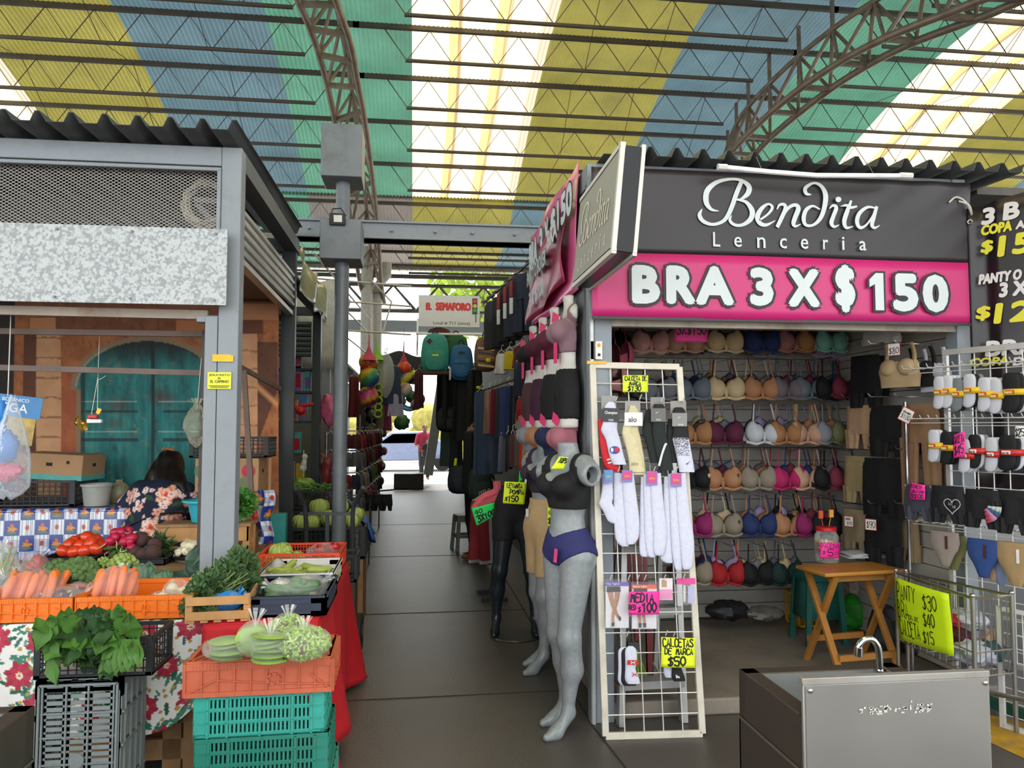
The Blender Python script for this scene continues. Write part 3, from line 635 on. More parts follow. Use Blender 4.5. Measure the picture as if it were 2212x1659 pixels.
# ================= TABLES AND CLOTHS =================
def table(name, label, x0, x1, y0, y1, z, mat, lw=.05):
    th = thing(name, label, 'table', ((x0 + x1) / 2, (y0 + y1) / 2, 0)); b = B(); b.bx((x0, y0, z - .03), (x1, y1, z)); obj('tabletop', b, mat, th, world=True)
    for x in (x0 + lw, x1 - lw):
        for y in (y0 + lw, y1 - lw): b = B(); b.bx((x - lw / 2, y - lw / 2, 0), (x + lw / 2, y + lw / 2, z - .03)); obj('leg', b, mat, th, world=True)
    return th
ZT = .70
table('display_table', 'wooden table under the poinsettia cloth at the front of the stall', -2.5, -.935, 3.62, 4.03, ZT, m_wood2)
table('side_table', 'wooden table under the red cloth beside the aisle', -.885, -.45, 3.53, 5.0, ZT, m_wood2)
table('rear_bench', 'low wooden bench holding the trays of tomatoes and roots', -2.5, -1.17, 4.42, 4.74, .80, m_wood2)
table('back_counter', 'counter behind the seller under the blue checked plastic cloth', -3.4, -1.47, 5.28, 5.80, 1.03, m_wood2)
def ppaint(x, y):   # poinsettia print, metres
    c = np.tile(np.array((.80, .79, .75)), (len(x), 1)); q = random.Random(12)
    def star(cx, cy, r, n, rot, col, sharp=.5, c0=.3):
        nonlocal c
        d = np.hypot(x - cx, y - cy); a = np.arctan2(y - cy, x - cx) + rot; m = d < r * (c0 + (1 - c0) * np.abs(np.cos(a * n / 2)) ** sharp); c = over(c, m * 1., col)
    def lf(cx, cy, L_, an, col):
        nonlocal c
        u = (x - cx) * cos(an) + (y - cy) * sin(an); v_ = -(x - cx) * sin(an) + (y - cy) * cos(an)
        c = over(c, (np.abs(v_) < L_ * .32 * np.sqrt(np.clip(1 - (u / L_) ** 2, 0, 1)) * (1 + .25 * np.cos(u / L_ * 11))) * (np.abs(u) < L_) * 1., col)
    for gx in range(-1, 9):
        for gy in range(-1, 9):
            cx, cy = gx * .205 + (.1 if gy % 2 else 0) + q.uniform(-.02, .02), gy * .155 + q.uniform(-.02, .02)
            for _ in range(8): lf(cx + q.uniform(-.1, .1), cy + q.uniform(-.085, .085), q.uniform(.022, .035), q.uniform(0, 3), q.choice(['1f6a55', '2c7d66', '1c5a48']))
            for _ in range(6):
                a0 = q.uniform(0, 6); bx_, by_ = cx + q.uniform(-.1, .1), cy + q.uniform(-.08, .08)
                for j in range(5): lf(bx_ + .012 * j * cos(a0), by_ + .012 * j * sin(a0), .016, a0 + .7 * (1 if j % 2 else -1), '3d7a66')
            for _ in range(10): star(cx + q.uniform(-.1, .1), cy + q.uniform(-.08, .08), .009, 3, 0, 'b8903a', .3, .8)
            rr = q.uniform(.055, .072); ro = q.uniform(0, 6); star(cx, cy, rr, 7, ro, 'a3203a', .8, .28); star(cx, cy, rr * .78, 7, ro + .45, 'b62a45', .8, .25); star(cx, cy, rr * .26, 8, ro, 'e8d8c0', .5, .3); star(cx, cy, rr * .1, 6, ro, 'c4742c', .5, .6)
    return c
def clothpos(path, x0, x1, wave):
    ls = [0]
    for a, c_ in zip(path, path[1:]): ls.append(ls[-1] + hypot(c_[0] - a[0], c_[1] - a[1]))
    def f(u, v):
        out = []
        for a, s in zip(u, v):
            L_ = s * ls[-1]; i = min(max(j for j in range(len(ls)) if ls[j] <= L_ + 1e-9), len(path) - 2); t_ = (L_ - ls[i]) / (ls[i + 1] - ls[i])
            y, z = path[i][0] + (path[i + 1][0] - path[i][0]) * t_, path[i][1] + (path[i + 1][1] - path[i][1]) * t_; x = x0 + (x1 - x0) * a
            dr = max(0, (ZT - z)) ; out.append(wave(x, y, z, dr, a))
        return out
    return f, ls[-1]
pw, pl_ = clothpos([(4.02, ZT + .004), (3.612, ZT + .004), (3.60, ZT - .01), (3.585, .22)], -2.5, -.90, lambda x, y, z, d, a: (x, y - d * (.05 * (sin(x * 23) * .5 + .5) + .05 * max(0, a - .8)), z + (d * .35 * max(0, (a - .82) / .18) ** 2)))
t = painted('tablecloth', pw, lambda u, v: ppaint(u * 1.6, v * pl_), 320, 230, .5, None, solid=.002); tag(t, 'white poinsettia tablecloth hanging from the front produce table', 'tablecloth')
# red cloth: top, front flap, side drop
m_red = M('b50d1c', .75, n=.06, ns=12, bump=.1, bs=300)
b = B()
b.grid(lambda u, v: (-.90 + .48 * u, 3.50 + 1.52 * v, ZT + .005), 6, 12)
b.grid(lambda u, v: (-.90 + .48 * u + .02 * v * u, 3.50 - .004 - .03 * v * (1 + .6 * sin(u * 17)), ZT + .005 - v * (.20 + .16 * u ** 3)), 24, 8)
def rside(u, v):
    y = 3.495 + 1.53 * u; drop = .66 - .05 * sin(u * 5); z = ZT + .005 - v * drop
    return (-.42 + v * (.05 + .04 * sin(u * 21 + v * 2) + .05 * sin(u * 9)), y + v * .06 * (u - .3), max(.03, z))
b.grid(rside, 60, 14)
b.grid(lambda u, v: (-.475 + .055 * u + .09 * v * (.3 + u), 3.492 - .03 * v - .05 * v * sin(u * 3), ZT - .02 - v * (.56 + .05 * u)), 8, 14)
tag(obj('red_cloth', b, m_red, solid=.003, ang=60), 'red cloth draped over the side table and hanging toward the aisle floor', 'tablecloth')
# blue checked plastic cloth
def cpaint(x, y):
    s = .098; i, j = np.floor(x / s).astype(int), np.floor(y / s).astype(int); u, v = x / s - i - .5, y / s - j - .5; ck = (i + j) % 2 == 0
    white = np.tile(np.array((.78, .80, .83)), (len(x), 1)); gr = ((np.abs((x * 1000) % 9 - 4.5) < 1.3) | (np.abs((y * 1000) % 9 - 4.5) < 1.3)); white = over(white, gr * .8, '3c55a0'); white = over(white, (np.hypot(u * 1.2, v) < .17) * 1., 'b5432c')
    blue = np.tile(np.array(lin('1d3f8f')), (len(x), 1)); blue = over(blue, (np.hypot(u * .75, (v - .08) * 1.5) < .22 + .06 * np.sin(8 * np.arctan2(v, u))) * 1., 'd98a2e'); blue = over(blue, (np.hypot(u, v + .14) < .12) * 1., 'cf5a26'); blue = over(blue, (np.hypot(u * .6, (v - .3) * 2) < .2) * .8, '4f7a3a')
    return np.where(ck[:, None], blue, white)
cw, cl_ = clothpos([(5.79, 1.036), (5.275, 1.036), (5.262, 1.025), (5.245, .42)], -3.4, -1.48, lambda x, y, z, d, a: (x, y - .02 * sin(x * 9) * (z < 1.02), z))
t = painted('plastic_cloth', cw, lambda u, v: cpaint(u * 2.24, v * cl_), 420, 250, .18, None, solid=.0015, coat=.6); tag(t, 'blue checked plastic cloth with birds over the counter behind the seller', 'tablecloth')
# ================= CRATES =================
m_or = M('e8761c', .45, n=.07, ns=8); m_navy = M('2f3a4c', .5, n=.08, ns=8); m_blk = M('26282b', .55, n=.1, ns=8); m_gry = M('838b8b', .6, n=.1, ns=7, dirt='55584f', da=.5, dsc=5)
m_ter = M('bf5f3f', .55, n=.1, ns=7, dirt='8d4a33', da=.4, dsc=5); m_grn1 = M('2f9c8c', .5, n=.08, ns=6, dirt='3a6f66', da=.5, dsc=5); m_grn2 = M('1c7a68', .5, n=.08, ns=6, dirt='3b6a60', da=.5, dsc=5); m_wht = M('d9d5d0', .5, n=.05); m_rdo = M('e0451c', .45, n=.07)
crate('crate', 'orange plastic crate of carrots and white onions beside the wooden herb tray', (-1.225, 3.82, ZT + .012), .48, .40, .10, m_or, mode='truss')
crate('crate', 'orange plastic crate of carrots at the outer end of the front table', (-1.72, 3.775, ZT + .012), .48, .31, .10, m_or, mode='truss')
p = P(200, 1466, z=.582); crate('crate', 'shallow black crate full of leafy greens standing on the grey crate', (p.x, p.y + .13, .585), .43, .25, .15, m_blk, mode='lattice', nx=14)
p = P(172, 1471, z=.575); crate('crate', 'tall grey crate stood on its end under the leafy greens', (-1.283, 3.222, .295), .31, .565, .27, m_gry, mode='hslot', rot=(-pi / 2, 0, 0))
p = P(557, 1503, z=.575)
crate('crate', 'terracotta plastic crate holding the bags of cactus paddles, topmost of its stack', (p.x, p.y + .16, .578), .515, .31, .12, m_ter, rz=.02, mode='truss', nx=9)
for i, (zz, mt, lb) in enumerate(((.425, m_grn1, 'pale green crate directly under the terracotta crate'), (.272, m_grn2, 'darker green crate, second green one under the terracotta crate'), (.119, m_grn1, 'green crate third below the terracotta crate in its stack'))):
    crate('crate', lb, (p.x + .0 + .01 * i, p.y + .17, zz), .46 + .01 * i, .29, .151, mt, rz=.03, mode='slot', group='green crates in the stack')
b = B(); b.bx((-.85, 2.75, 0), (-.3, 3.1, .116)); tag(obj('wooden_block', b, m_wood2), 'wooden block under the lowest green crate', 'block')
# bottom of terracotta crate faces up: lattice lid the bags lie on
b = B(); b.M = Matrix.Translation((p.x, p.y + .16, .70)) @ Matrix.Rotation(.02, 4, 'Z')
for i in range(13): b.bar((-.25 + .5 * i / 12, -.15, 0), (-.25 + .5 * ((i * 5 + 3) % 13) / 12, .15, 0), .006, .006)
for s in (-1, 1):
    for i in range(11): b.bar((max(-.25, -.25 + i * .06 - .1), -.15, 0), (min(.25, -.25 + i * .06 + .1), .15, 0), .005, .008) if s > 0 else b.bar((min(.25, -.25 + i * .06 + .1), -.15, 0), (max(-.25, -.25 + i * .06 - .1), .15, 0), .005, .008)
b.bx((-.255, -.155, -.012), (.255, -.135, .004)); b.bx((-.255, .135, -.012), (.255, .155, .004))
tag(obj('lattice_tray', b, m_ter), 'terracotta lattice tray lying on the terracotta crate under the bags', 'tray')
crate('crate', 'low navy crate of bagged cucumbers and onions on the red cloth', (-.568, 3.82, ZT + .012), .345, .48, .09, m_navy, mode='vent', t=.012)
crate('crate', 'white plastic crate of zucchini behind the navy crate', (-.60, 4.33, ZT + .012), .37, .46, .095, m_wht, mode='vent')
crate('crate', 'red orange plastic crate with lettuces at the far end of the red cloth', (-.655, 4.79, ZT + .012), .45, .42, .12, m_rdo, mode='lattice', nx=26)
th = thing('wooden_tray', 'pale slatted wooden tray holding the purslane and the blue bag', 'tray', (-.855, 3.66, ZT + .012), .08)
for z0, nm in ((.012, 'front_slat'), (.075, 'front_slat')): b = B(); b.bx((-.13, -.155, z0), (.13, -.145, z0 + .035)); obj(nm, b, m_wood, th)
for sx in (-1, 1):
    b = B(); b.bx((sx * .12 - .014, -.145, 0), (sx * .12 + .014, -.12, .115)); obj('corner_post', b, m_wood, th); b = B(); b.bx((sx * .128 - .004, -.15, .07), (sx * .128 + .004, .15, .105)); obj('side_slat', b, m_wood, th)
for i in range(5): b = B(); b.bx((-.125 + .055 * i, -.15, 0), (-.095 + .055 * i, .15, .01)); obj('floor_slat', b, m_wood, th)
th = thing('wooden_crate', 'slatted wooden crate under the blue basin, behind the grey post', 'crate', (-1.08, 4.78, 0))
b = B(); zc0, zc1 = .42, .965
for z_ in (.965, .85, .72, .58): b = B(); b.bx((-1.50, 4.80, z_ - .085), (-.985, 4.812, z_)); obj('slat', b, m_wood, th, world=True); b = B(); b.bx((-.995, 4.80, z_ - .085), (-.985, 5.0, z_)); obj('slat', b, m_wood, th, world=True)
for x in (-1.48, -1.0):
    for y in (4.83, 4.97): b = B(); b.bx((x - .02, y - .02, 0), (x + .02, y + .02, .97)); obj('corner_post', b, m_wood, th, world=True)
b = B(); b.bx((-1.51, 4.79, .965), (-.97, 5.01, .982)); obj('lid', b, m_wood2, th, world=True)
# pallet boards under the table
th = thing('pallet', 'weathered wooden pallet under the front produce table', 'pallet', (-1.5, 3.8, 0))
for i, (y, z) in enumerate(((3.72, .22), (3.72, .06), (3.9, .22), (3.9, .06))): b = B(); b.bx((-2.4, y, z), (-1.03, y + .03, z + .09)); obj('board', b, m_wood2, th, world=True)
for x in (-2.2, -1.6, -1.08): b = B(); b.bx((x - .04, 3.72, 0), (x + .04, 3.97, .3)); obj('block', b, m_wood2, th, world=True)
# steel sinks
def sink(name, label, x0, x1, y0, y1, panel):
    th = thing(name, label, 'sink', ((x0 + x1) / 2, (y0 + y1) / 2, 0)); z = .75
    m_st = M('a5a29c', .4, .45, n=.08, ns=2.5, dirt='6d665c', da=.35, dsc=3); m_br = M('4a413a', .45, .35, n=.1, ns=3)
    b = B(); b.bx((x0, y0, 0), (x1, y0 + .01, .6)); b.bx((x0, y1 - .01, 0), (x1, y1, .6)); b.bx((x0, y0, 0), (x0 + .01, y1, .6)); b.bx((x1 - .01, y0, 0), (x1, y1, .6)); obj('cabinet', b, m_br, th, world=True)
    b = B(); r = .055
    b.bx((x0, y0, .6), (x0 + r, y1, z)); b.bx((x1 - r, y0, .6), (x1, y1, z)); b.bx((x0, y0, .6), (x1, y0 + r * .5, z)); b.bx((x0, y1 - r, .6), (x1, y1, z)); obj('rim', b, m_br, th, world=True, bev=.004)
    b = B(); b.bx((x0 - .003, y0 - .003, .592), (x1 + .003, y1 + .003, .599)); obj('seam', b, M('a39c92', .3, .8), th, world=True)
    b = B(); b.bx((x0 + r, y0 + r * .5, .5), (x1 - r, y1 - r, .505))
    for q_ in ((x0 + r, y0 + r * .5, x0 + r + .004, y1 - r), (x1 - r - .004, y0 + r * .5, x1 - r, y1 - r), (x0 + r, y1 - r - .004, x1 - r, y1 - r), (x0 + r, y0 + r * .5, x1 - r, y0 + r * .5 + .004)): b.bx((q_[0], q_[1], .5), (q_[2], q_[3], z - .004))
    obj('basin', b, M('b9bdbb', .35, .7, n=.12, ns=4), th, world=True)
    if panel:
        b = B(); b.bx((x0 - .004, y0 - .012, .3), (x1 + .01, y0, .855)); b.bx((x0 - .006, y0 - .0135, .838), (x1 + .012, y0 + .012, .857)); b.bx((x0 - .004, y0 - .008, 0), (x1 + .012, y0, .3)); obj('splash_panel', b, m_st, th, world=True, bev=.002)
        b = B(); b.bx((x0 + .002, y0 - .0155, .545), (x1 + .004, y0 - .0125, .835)); obj('face_plate', b, M('a09d98', .32, .8, n=.12, ns=2, dirt='8a8378', da=.3, dsc=2.5), th, world=True)
        for x in (x0 + .015, x1 - .006):
            for zz in (.555, .825): b = B(); b.ball((x, y0 - .017, zz), (.008, .006, .008), 10, 6); obj('screw', b, M('b5b0a8', .25, .9), th, world=True)
        b = B(); q = random.Random(5)
        for i in range(60): x = x0 + .16 + q.random() * .22; b.box((x, y0 - .0172, .765 + q.gauss(0, .007)), (q.uniform(.004, .012), .0006, q.uniform(.002, .007)))
        obj('glue_residue', b, M('c8c4bb', .8), th, world=True)
        fx, fy = P(1890, 1455, Y=y1 - .12).x, y1 - .10
        b = B(); b.tube(cr([(fx + .03, fy, .74), (fx + .03, fy, .80), (fx + .024, fy, .835), (fx + .005, fy, .858), (fx - .02, fy, .858), (fx - .038, fy, .842), (fx - .042, fy, .82)], 5), .011, 10); b.cyl((fx - .042, fy, .835), (fx - .043, fy, .806), .014, n=12); b.cyl((fx + .03, fy, .745), (fx + .03, fy, .76), .02, n=14); obj('faucet', b, M('d0d0d0', .08, 1., n=0), th, world=True)
    return th
sink('sink', 'stainless steel sink with a raised front panel and chrome faucet before the lingerie shop', 1.075, 1.625, 2.07, 2.50, True)
sink('sink', 'dark steel sink cut off at the bottom corner beside the grey crate', -1.75, -1.085, 1.9, 2.43, False)
# ================= PRODUCE =================
m_tom = M('d8401c', .22, n=.12, ns=18, coat=.3); m_stem = M('4d6b2c', .7); m_rad = M('b3173f', .4, n=.15, ns=30); m_beet = M('4a332f', .8, n=.2, ns=25, bump=.3, bs=60)
m_onw = M('e6dcc0', .5, n=.12, ns=25); m_root = M('d8c8a8', .8); m_lf = M('4f7d2f', .55, n=.2, ns=12, tr=.2); m_lf2 = M('33552a', .55, n=.25, ns=16, tr=.15); m_lf3 = M('5c8a3a', .5, n=.18, ns=10, tr=.2)
m_broc = M('5d7a45', .8, n=.3, ns=40, bump=.7, bs=160); m_caul = M('94a856', .7, n=.2, ns=30, bump=.5, bs=90); m_cabo = M('5f7f68', .55, n=.2, ns=14, bump=.2, bs=40); m_cabi = M('a3bd6c', .45, n=.12, ns=10); m_let = M('a9bd62', .5, n=.14, ns=9, bump=.2, bs=30)
m_car = M('e0702a', .45, n=.1, ns=30, bump=.15, bs=200); m_purp = M('5d2b45', .35, n=.2, ns=20); m_pep = M('a3201d', .25, n=.2, ns=12); m_cuc = M('3f6b33', .4, n=.2, ns=18); m_zuc = M('93a04a', .4, n=.12, ns=16); m_nop = M('86a548', .45, n=.15, ns=18); m_blue = M('2a86d8', .3, n=.1, tr=.2)
# trays
def tray(name, label, x0, x1, y0, y1, z, h, mat, cat='tray'):
    b = B(); t_ = .006; b.bx((x0, y0, z), (x1, y1, z + t_))
    for a in ((x0, y0, x1, y0 + t_), (x0, y1 - t_, x1, y1), (x0, y0, x0 + t_, y1), (x1 - t_, y0, x1, y1)): b.bx((a[0], a[1], z), (a[2], a[3], z + h))
    b.bx((x0 - .012, y0 - .012, z + h - .004), (x1 + .012, y0, z + h)); b.bx((x0 - .012, y1, z + h - .004), (x1 + .012, y1 + .012, z + h)); b.bx((x0 - .012, y0, z + h - .004), (x0, y1, z + h)); b.bx((x1, y0, z + h - .004), (x1 + .012, y1, z + h))
    return tag(obj(name, b, mat), label, cat)
ta = P(118, 1214, z=.805); tb_ = P(226, 1212, z=.805)
tray('tray', 'black plastic tray of tomatoes on the rear bench', ta.x, tb_.x, 4.46, 4.7, .803, .05, m_blk)
tray('tray', 'black plastic tray under the radishes and beets', tb_.x + .04, P(366, 1214, z=.805).x, 4.46, 4.7, .803, .04, m_blk)
pp = P(405, 1204, Y=4.54)
b = B(); b.lathe([(.0, 0), (.09, 0), (.105, .02), (.1, .022), (.085, .006), (0, .006)], 24); o = obj('plate', b, m_blk, loc=(pp.x, 4.6, .803 + .012)); tag(o, 'black plate heaped with small white spring onions beside the post', 'plate')
b = B(); b.lathe([(0, 0), (.075, 0), (.09, .012), (0, .012)], 20); tag(obj('basin_stand', b, M('dad8d4', .4), loc=(pp.x, 4.6, .803)), 'white dish under the plate of spring onions', 'dish')
# tomatoes
tp = [(136, 1190, 4.49), (160, 1191, 4.5), (183, 1190, 4.49), (207, 1186, 4.5), (148, 1178, 4.56), (172, 1180, 4.54), (195, 1173, 4.55), (217, 1178, 4.58), (157, 1171, 4.6), (190, 1160, 4.6), (207, 1166, 4.63), (176, 1166, 4.65)]
lbl = ['at the front corner of the heap by the tray edge', 'second in the front row', 'third in the front row', 'at the radish end of the front row', 'low behind the front corner', 'in the dip between front row and peak', 'large one just below the peak', 'touching the radishes', 'yellowish shouldered one on the outer shoulder of the heap', 'topmost of the heap', 'behind the topmost one', 'at the back of the heap']
t0 = thing('tomato', 'x', 'tomato', (0, 0, 0), group='tomatoes on the black tray'); b = B(); b.ball((0, 0, 0), (.041, .038, .034), 18, 12, lambda d: 1 - .06 * max(0, d.z) ** 6 * 2); obj('flesh', b, m_tom, t0)
b = B(); b.ball((0, 0, .032), (.006, .006, .003), 8, 4); obj('stem_scar', b, m_stem, t0)
for i, (x, y, Y) in enumerate(tp):
    o = t0 if i == 0 else dup(t0, (0, 0, 0)); c = P(x, y, Y=Y); o.location = c; o.rotation_euler = (rnd(-1, 1), rnd(-1, 1), rnd(0, 6)); o.scale = (rnd(.9, 1.1),) * 3; o['label'] = 'ripe red tomato ' + lbl[i]
# radishes
rp = [(250, 1160), (262, 1149), (275, 1157), (268, 1170), (256, 1176), (245, 1172), (281, 1171), (239, 1181), (241, 1194), (286, 1162), (271, 1182), (258, 1187), (283, 1183), (249, 1150), (290, 1177), (238, 1168), (265, 1160), (277, 1148)]
t0 = thing('radish', 'small round red radish in the bunch between tomatoes and beets', 'radish', group='radishes in the bunch'); b = B(); b.ball((0, 0, 0), (.025, .025, .031), 14, 10, lambda d: 1 - .15 * max(0, -d.z) ** 2); obj('flesh', b, m_rad, t0)
b = B(); b.tube(cr([(0, 0, -.028), (.006, 0, -.045), (-.004, .004, -.07), (.006, 0, -.09)], 3), [.003, .0028, .0026, .0024, .0022, .002, .0018, .0016, .0012, .001], 5); obj('root', b, m_root, t0)
for i, (x, y) in enumerate(rp):
    o = t0 if i == 0 else dup(t0, (0, 0, 0)); c = P(x, y, Y=4.49 + .05 * (i % 3) + .0011 * (1195 - y)); o.location = c; o.rotation_euler = (rnd(-2, .3), rnd(-1, 1), rnd(0, 6)); o.scale = (rnd(.85, 1.15),) * 3
b = B()
for i in range(26): c = P(rnd(240, 290), rnd(1180, 1200), Y=4.52); leaf(b, c, (rnd(-1, 1), rnd(-1, .3), rnd(-.3, .5)), (0, -.3, 1), rnd(.03, .07), rnd(.02, .04), .3)
tag(obj('radish_leaves', b, m_lf3), 'green radish tops under the red bunch', 'leaves')
# beets
for i, (x, y, r_, Y, lb) in enumerate(((303, 1166, .046, 4.58, 'topmost beet of the heap'), (334, 1177, .042, 4.57, 'beet behind the big front one'), (331, 1194, .047, 4.5, 'big beet at the front of the heap'), (292, 1192, .038, 4.51, 'beet touching the radishes'), (309, 1197, .036, 4.49, 'small beet low in the middle'))):
    c = P(x, y, Y=Y); t0 = thing('beet', 'dark brown ' + lb, 'beet', c, group='beets'); b = B(); b.ball((0, 0, 0), r_, 16, 11, lambda d: 1 + .04 * sin(d.x * 5 + i) + .12 * max(0, -d.z) ** 4); obj('root', b, m_beet, t0)
    b = B(); b.tube([(0, 0, -r_ * 1.05), (.01, .01, -r_ * 1.5), (.03, 0, -r_ * 1.8)], [.004, .002, .001], 5); obj('root_tip', b, m_beet, t0); t0.rotation_euler = (rnd(1, 2), rnd(-1, 1), rnd(0, 6))
b = B()
for i in range(60): leaf(b, P(rnd(340, 366), rnd(1165, 1205), Y=4.62), (rnd(-.4, 1), rnd(-.6, .2), rnd(-.2, .9)), (0, -.6, 1), rnd(.05, .10), rnd(.012, .02), .5)
tag(obj('beet_greens', b, m_lf2), 'feathery dark green tops beside the beets', 'leaves')
# spring onions on the plate
t0 = thing('spring_onion', 'small white spring onion bulb in the heap on the black plate', 'onion', group='spring onions on the black plate'); b = B(); b.ball((0, 0, 0), (.017, .017, .016), 12, 8, lambda d: 1 + .35 * max(0, d.z) ** 5); obj('bulb', b, m_onw, t0)
b = B()
for i in range(6): b.tube([(0, 0, -.015), (rnd(-.008, .008), rnd(-.008, .008), -.024), (rnd(-.015, .015), rnd(-.015, .015), -.03)], .0008, 3)
obj('roots', b, m_root, t0)
for i in range(46):
    a, r_ = i * 2.4, .085 * sqrt((i % 23 + .5) / 23); lay = i // 23; o = t0 if i == 0 else dup(t0, (0, 0, 0)); rr = r_ * (1 - .45 * lay)
    o.location = (pp.x + rr * cos(a), 4.6 + rr * sin(a) * .9, .845 + .026 * lay + .03 * (1 - rr / .085) ** .7); o.rotation_euler = (rnd(0, 6), rnd(0, 6), 0); o.scale = (rnd(.8, 1.2),) * 3
b = B()
for i in range(30): leaf(b, (pp.x + .09 + rnd(-.02, .03), 4.57 + rnd(-.04, .05), .84 + rnd(0, .05)), (rnd(0, 1), rnd(-.5, .5), rnd(-.4, .4)), (0, 0, 1), rnd(.04, .08), .006, .3)
tag(obj('onion_tops', b, m_lf3), 'green onion stalks beside the post behind the plate', 'leaves')
# display step behind the orange crates
table('display_bench', 'low bench under the broccoli and cabbages behind the orange crates', -2.45, -1.17, 4.06, 4.38, ZT + .07, M('3a3f6a', .6))
zs = ZT + .072
def broccoli(x, y, Y, r_, label, mat=m_broc, n=70, seed=1):
    q = random.Random(seed); c = P(x, y, Y=Y); th = thing('broccoli' if mat is m_broc else 'cauliflower', label, 'vegetable', (c.x, c.y, zs)); b = B()
    for i in range(n):
        ph, ct = i * 2.39996, 1 - 1.35 * (i + .5) / n; s_ = sqrt(max(0, 1 - ct * ct)); d = V((s_ * cos(ph), s_ * sin(ph), ct)); k_ = r_ * q.uniform(.17, .25)
        f = [q.random() * 6 for _ in range(3)]
        b.ball(c + V((d.x * r_ * 1.05, d.y * r_ * .8, d.z * r_ * .85)) * q.uniform(.86, .96), k_, 12, 8, lambda e: 1 + .10 * sin(e.x * 9 + f[0]) * sin(e.y * 9 + f[1]) + .07 * sin(e.z * 13 + f[2]))
    b.ball(c, (r_ * .88, r_ * .66, r_ * .7), 14, 9); obj('head', b, mat, th, world=True, ang=180)
    b = B(); b.cyl((c.x, c.y, zs), (c.x, c.y, c.z), r_ * .34, r_ * .5, 10); obj('stalk', b, M('93a668', .6), th, world=True)
    return th, c
broccoli(122, 1243, 4.15, .082, 'large broccoli head beside the bag of red peppers', seed=2); broccoli(172, 1237, 4.13, .085, 'large broccoli head in the middle of the row', seed=3)
broccoli(216, 1252, 4.07, .058, 'smaller dark broccoli head beside the leafy cabbage', seed=4)
broccoli(266, 1222, 4.21, .066, 'pale green cauliflower head in front of the beets', m_caul, 40, 5); broccoli(224, 1217, 4.22, .036, 'small yellow green cauliflower sprig behind the broccoli', m_caul, 24, 6)
def shell(b, c, r_, ph, th0, span, lift=1., ruf=.05):   # cupped outer leaf
    c = V(c)
    def f(u, v):
        a = ph + (u - .5) * span * (1 - .25 * v); el = -.9 + v * th0; q = r_ * (1.04 + lift * .35 * v * v + ruf * sin(u * 17) * v + .04 * abs(u - .5))
        return c + V((cos(a) * cos(el), sin(a) * cos(el), sin(el) * .95)) * q
    b.grid(f, 12, 8)
def cabbage(x, y, Y, r_, label, inner, outer, nl=5, lift=1., name='cabbage', zb=None, D=None):
    c = P(x, y, Y=Y); th = thing(name, label, name, (c.x, c.y, c.z - r_)); b = B(); b.ball(c, (r_, r_, r_ * .92), 20, 13, lambda d: 1 + .03 * sin(atan2(d.y, d.x) * 5 + d.z * 3)); obj('heart', b, inner, th, world=True)
    for i in range(nl): b = B(); shell(b, c, r_, -1.57 + (i - (nl - 1) / 2) * 6.28 / nl * 1.0 + .3, 1.7 + .25 * (i % 2), 1.7, lift); obj('outer_leaf', b, outer, th, world=True, solid=.002)
    return th
cabbage(303, 1250, 4.1, .062, 'dark leafed cabbage with loose outer leaves beside the broccoli', m_cabi, m_cabo, 7, 1.3); cabbage(348, 1258, 4.09, .05, 'smaller dark leafed cabbage with a pale exposed heart', m_cabi, m_cabo, 6, 1.1)
b = B()
for i in range(16): leaf(b, P(rnd(405, 440), rnd(1225, 1265), Y=4.13), (rnd(-.6, .6), rnd(-.3, .1), rnd(.2, 1)), (0, -1, .4), rnd(.07, .13), rnd(.05, .08), .3, .15)
tag(obj('kale_leaves', b, M('3c5a48', .5, n=.2, ns=14)), 'dark kale leaves standing behind the purslane', 'leaves')
# bags of peppers, avocados, onions
def fill(names, label, cat, group, pts, mesh, mats, parts, rng=(.9, 1.1)):
    t_ = None
    for i, c in enumerate(pts):
        if t_ is None:
            t_ = thing(names, label, cat, (0, 0, 0), group=group)
            for nm, bb, mt in mesh: obj(nm, bb, mt, t_)
            o_ = t_
        else: o_ = dup(t_, (0, 0, 0))
        o_.location = c; o_.rotation_euler = (rnd(-1, 1), rnd(-1, 1), rnd(0, 6)); o_.scale = (rnd(*rng),) * 3
def blob(r, n=.0): b = B(); b.ball((0, 0, 0), r, 14, 9, lambda d: 1 + n * sin(atan2(d.y, d.x) * 4)); return b
def tip(z, r=.005, l=.02): b = B(); b.cyl((0, 0, z - .004), (0, .004, z + l), r, r * .6, 6); return b
pc = P(75, 1235, Y=4.13)
fill('red_pepper', 'glossy red pepper inside the tied clear bag by the broccoli', 'pepper', 'red peppers in the bag', [pc + V((rnd(-.035, .035), rnd(-.03, .03), dz)) for dz in (-.055, -.05, -.02, -.012, .02, .028, .05)], [('flesh', blob((.032, .032, .036), .1), m_pep), ('stem', tip(.034), m_stem)], 0, 0)
bag('bag', 'clear bag of red peppers leaning on the broccoli', pc, (.068, .06, .095), .12, 2, .05, (.5, 0, 1), k=.26)
pc = P(38, 1262, Y=3.96); fill('avocado', 'dark green avocado inside the clear bag behind the carrots', 'avocado', 'avocados in the bag', [pc + V((-.04, 0, 0)), pc + V((.03, -.01, .0)), pc + V((0, .03, .02)), pc + V((0, -.03, -.02))], [('flesh', blob((.03, .03, .042)), M('33502c', .5, n=.2, bump=.3)), ('stem', tip(.04, .004, .01), m_stem)], 0, 0)
bag('bag', 'clear bag of avocados behind the carrots', pc, (.10, .07, .06), .12, 3, .05, (-.6, 0, .6))
pc = P(5, 1225, Y=4.14); b = B()
for i in range(26): leaf(b, pc + V((rnd(-.05, .03), rnd(-.02, .02), -.05)), (rnd(-.3, .5), 0, 1), (0, -1, 0), rnd(.1, .17), .008, .1)
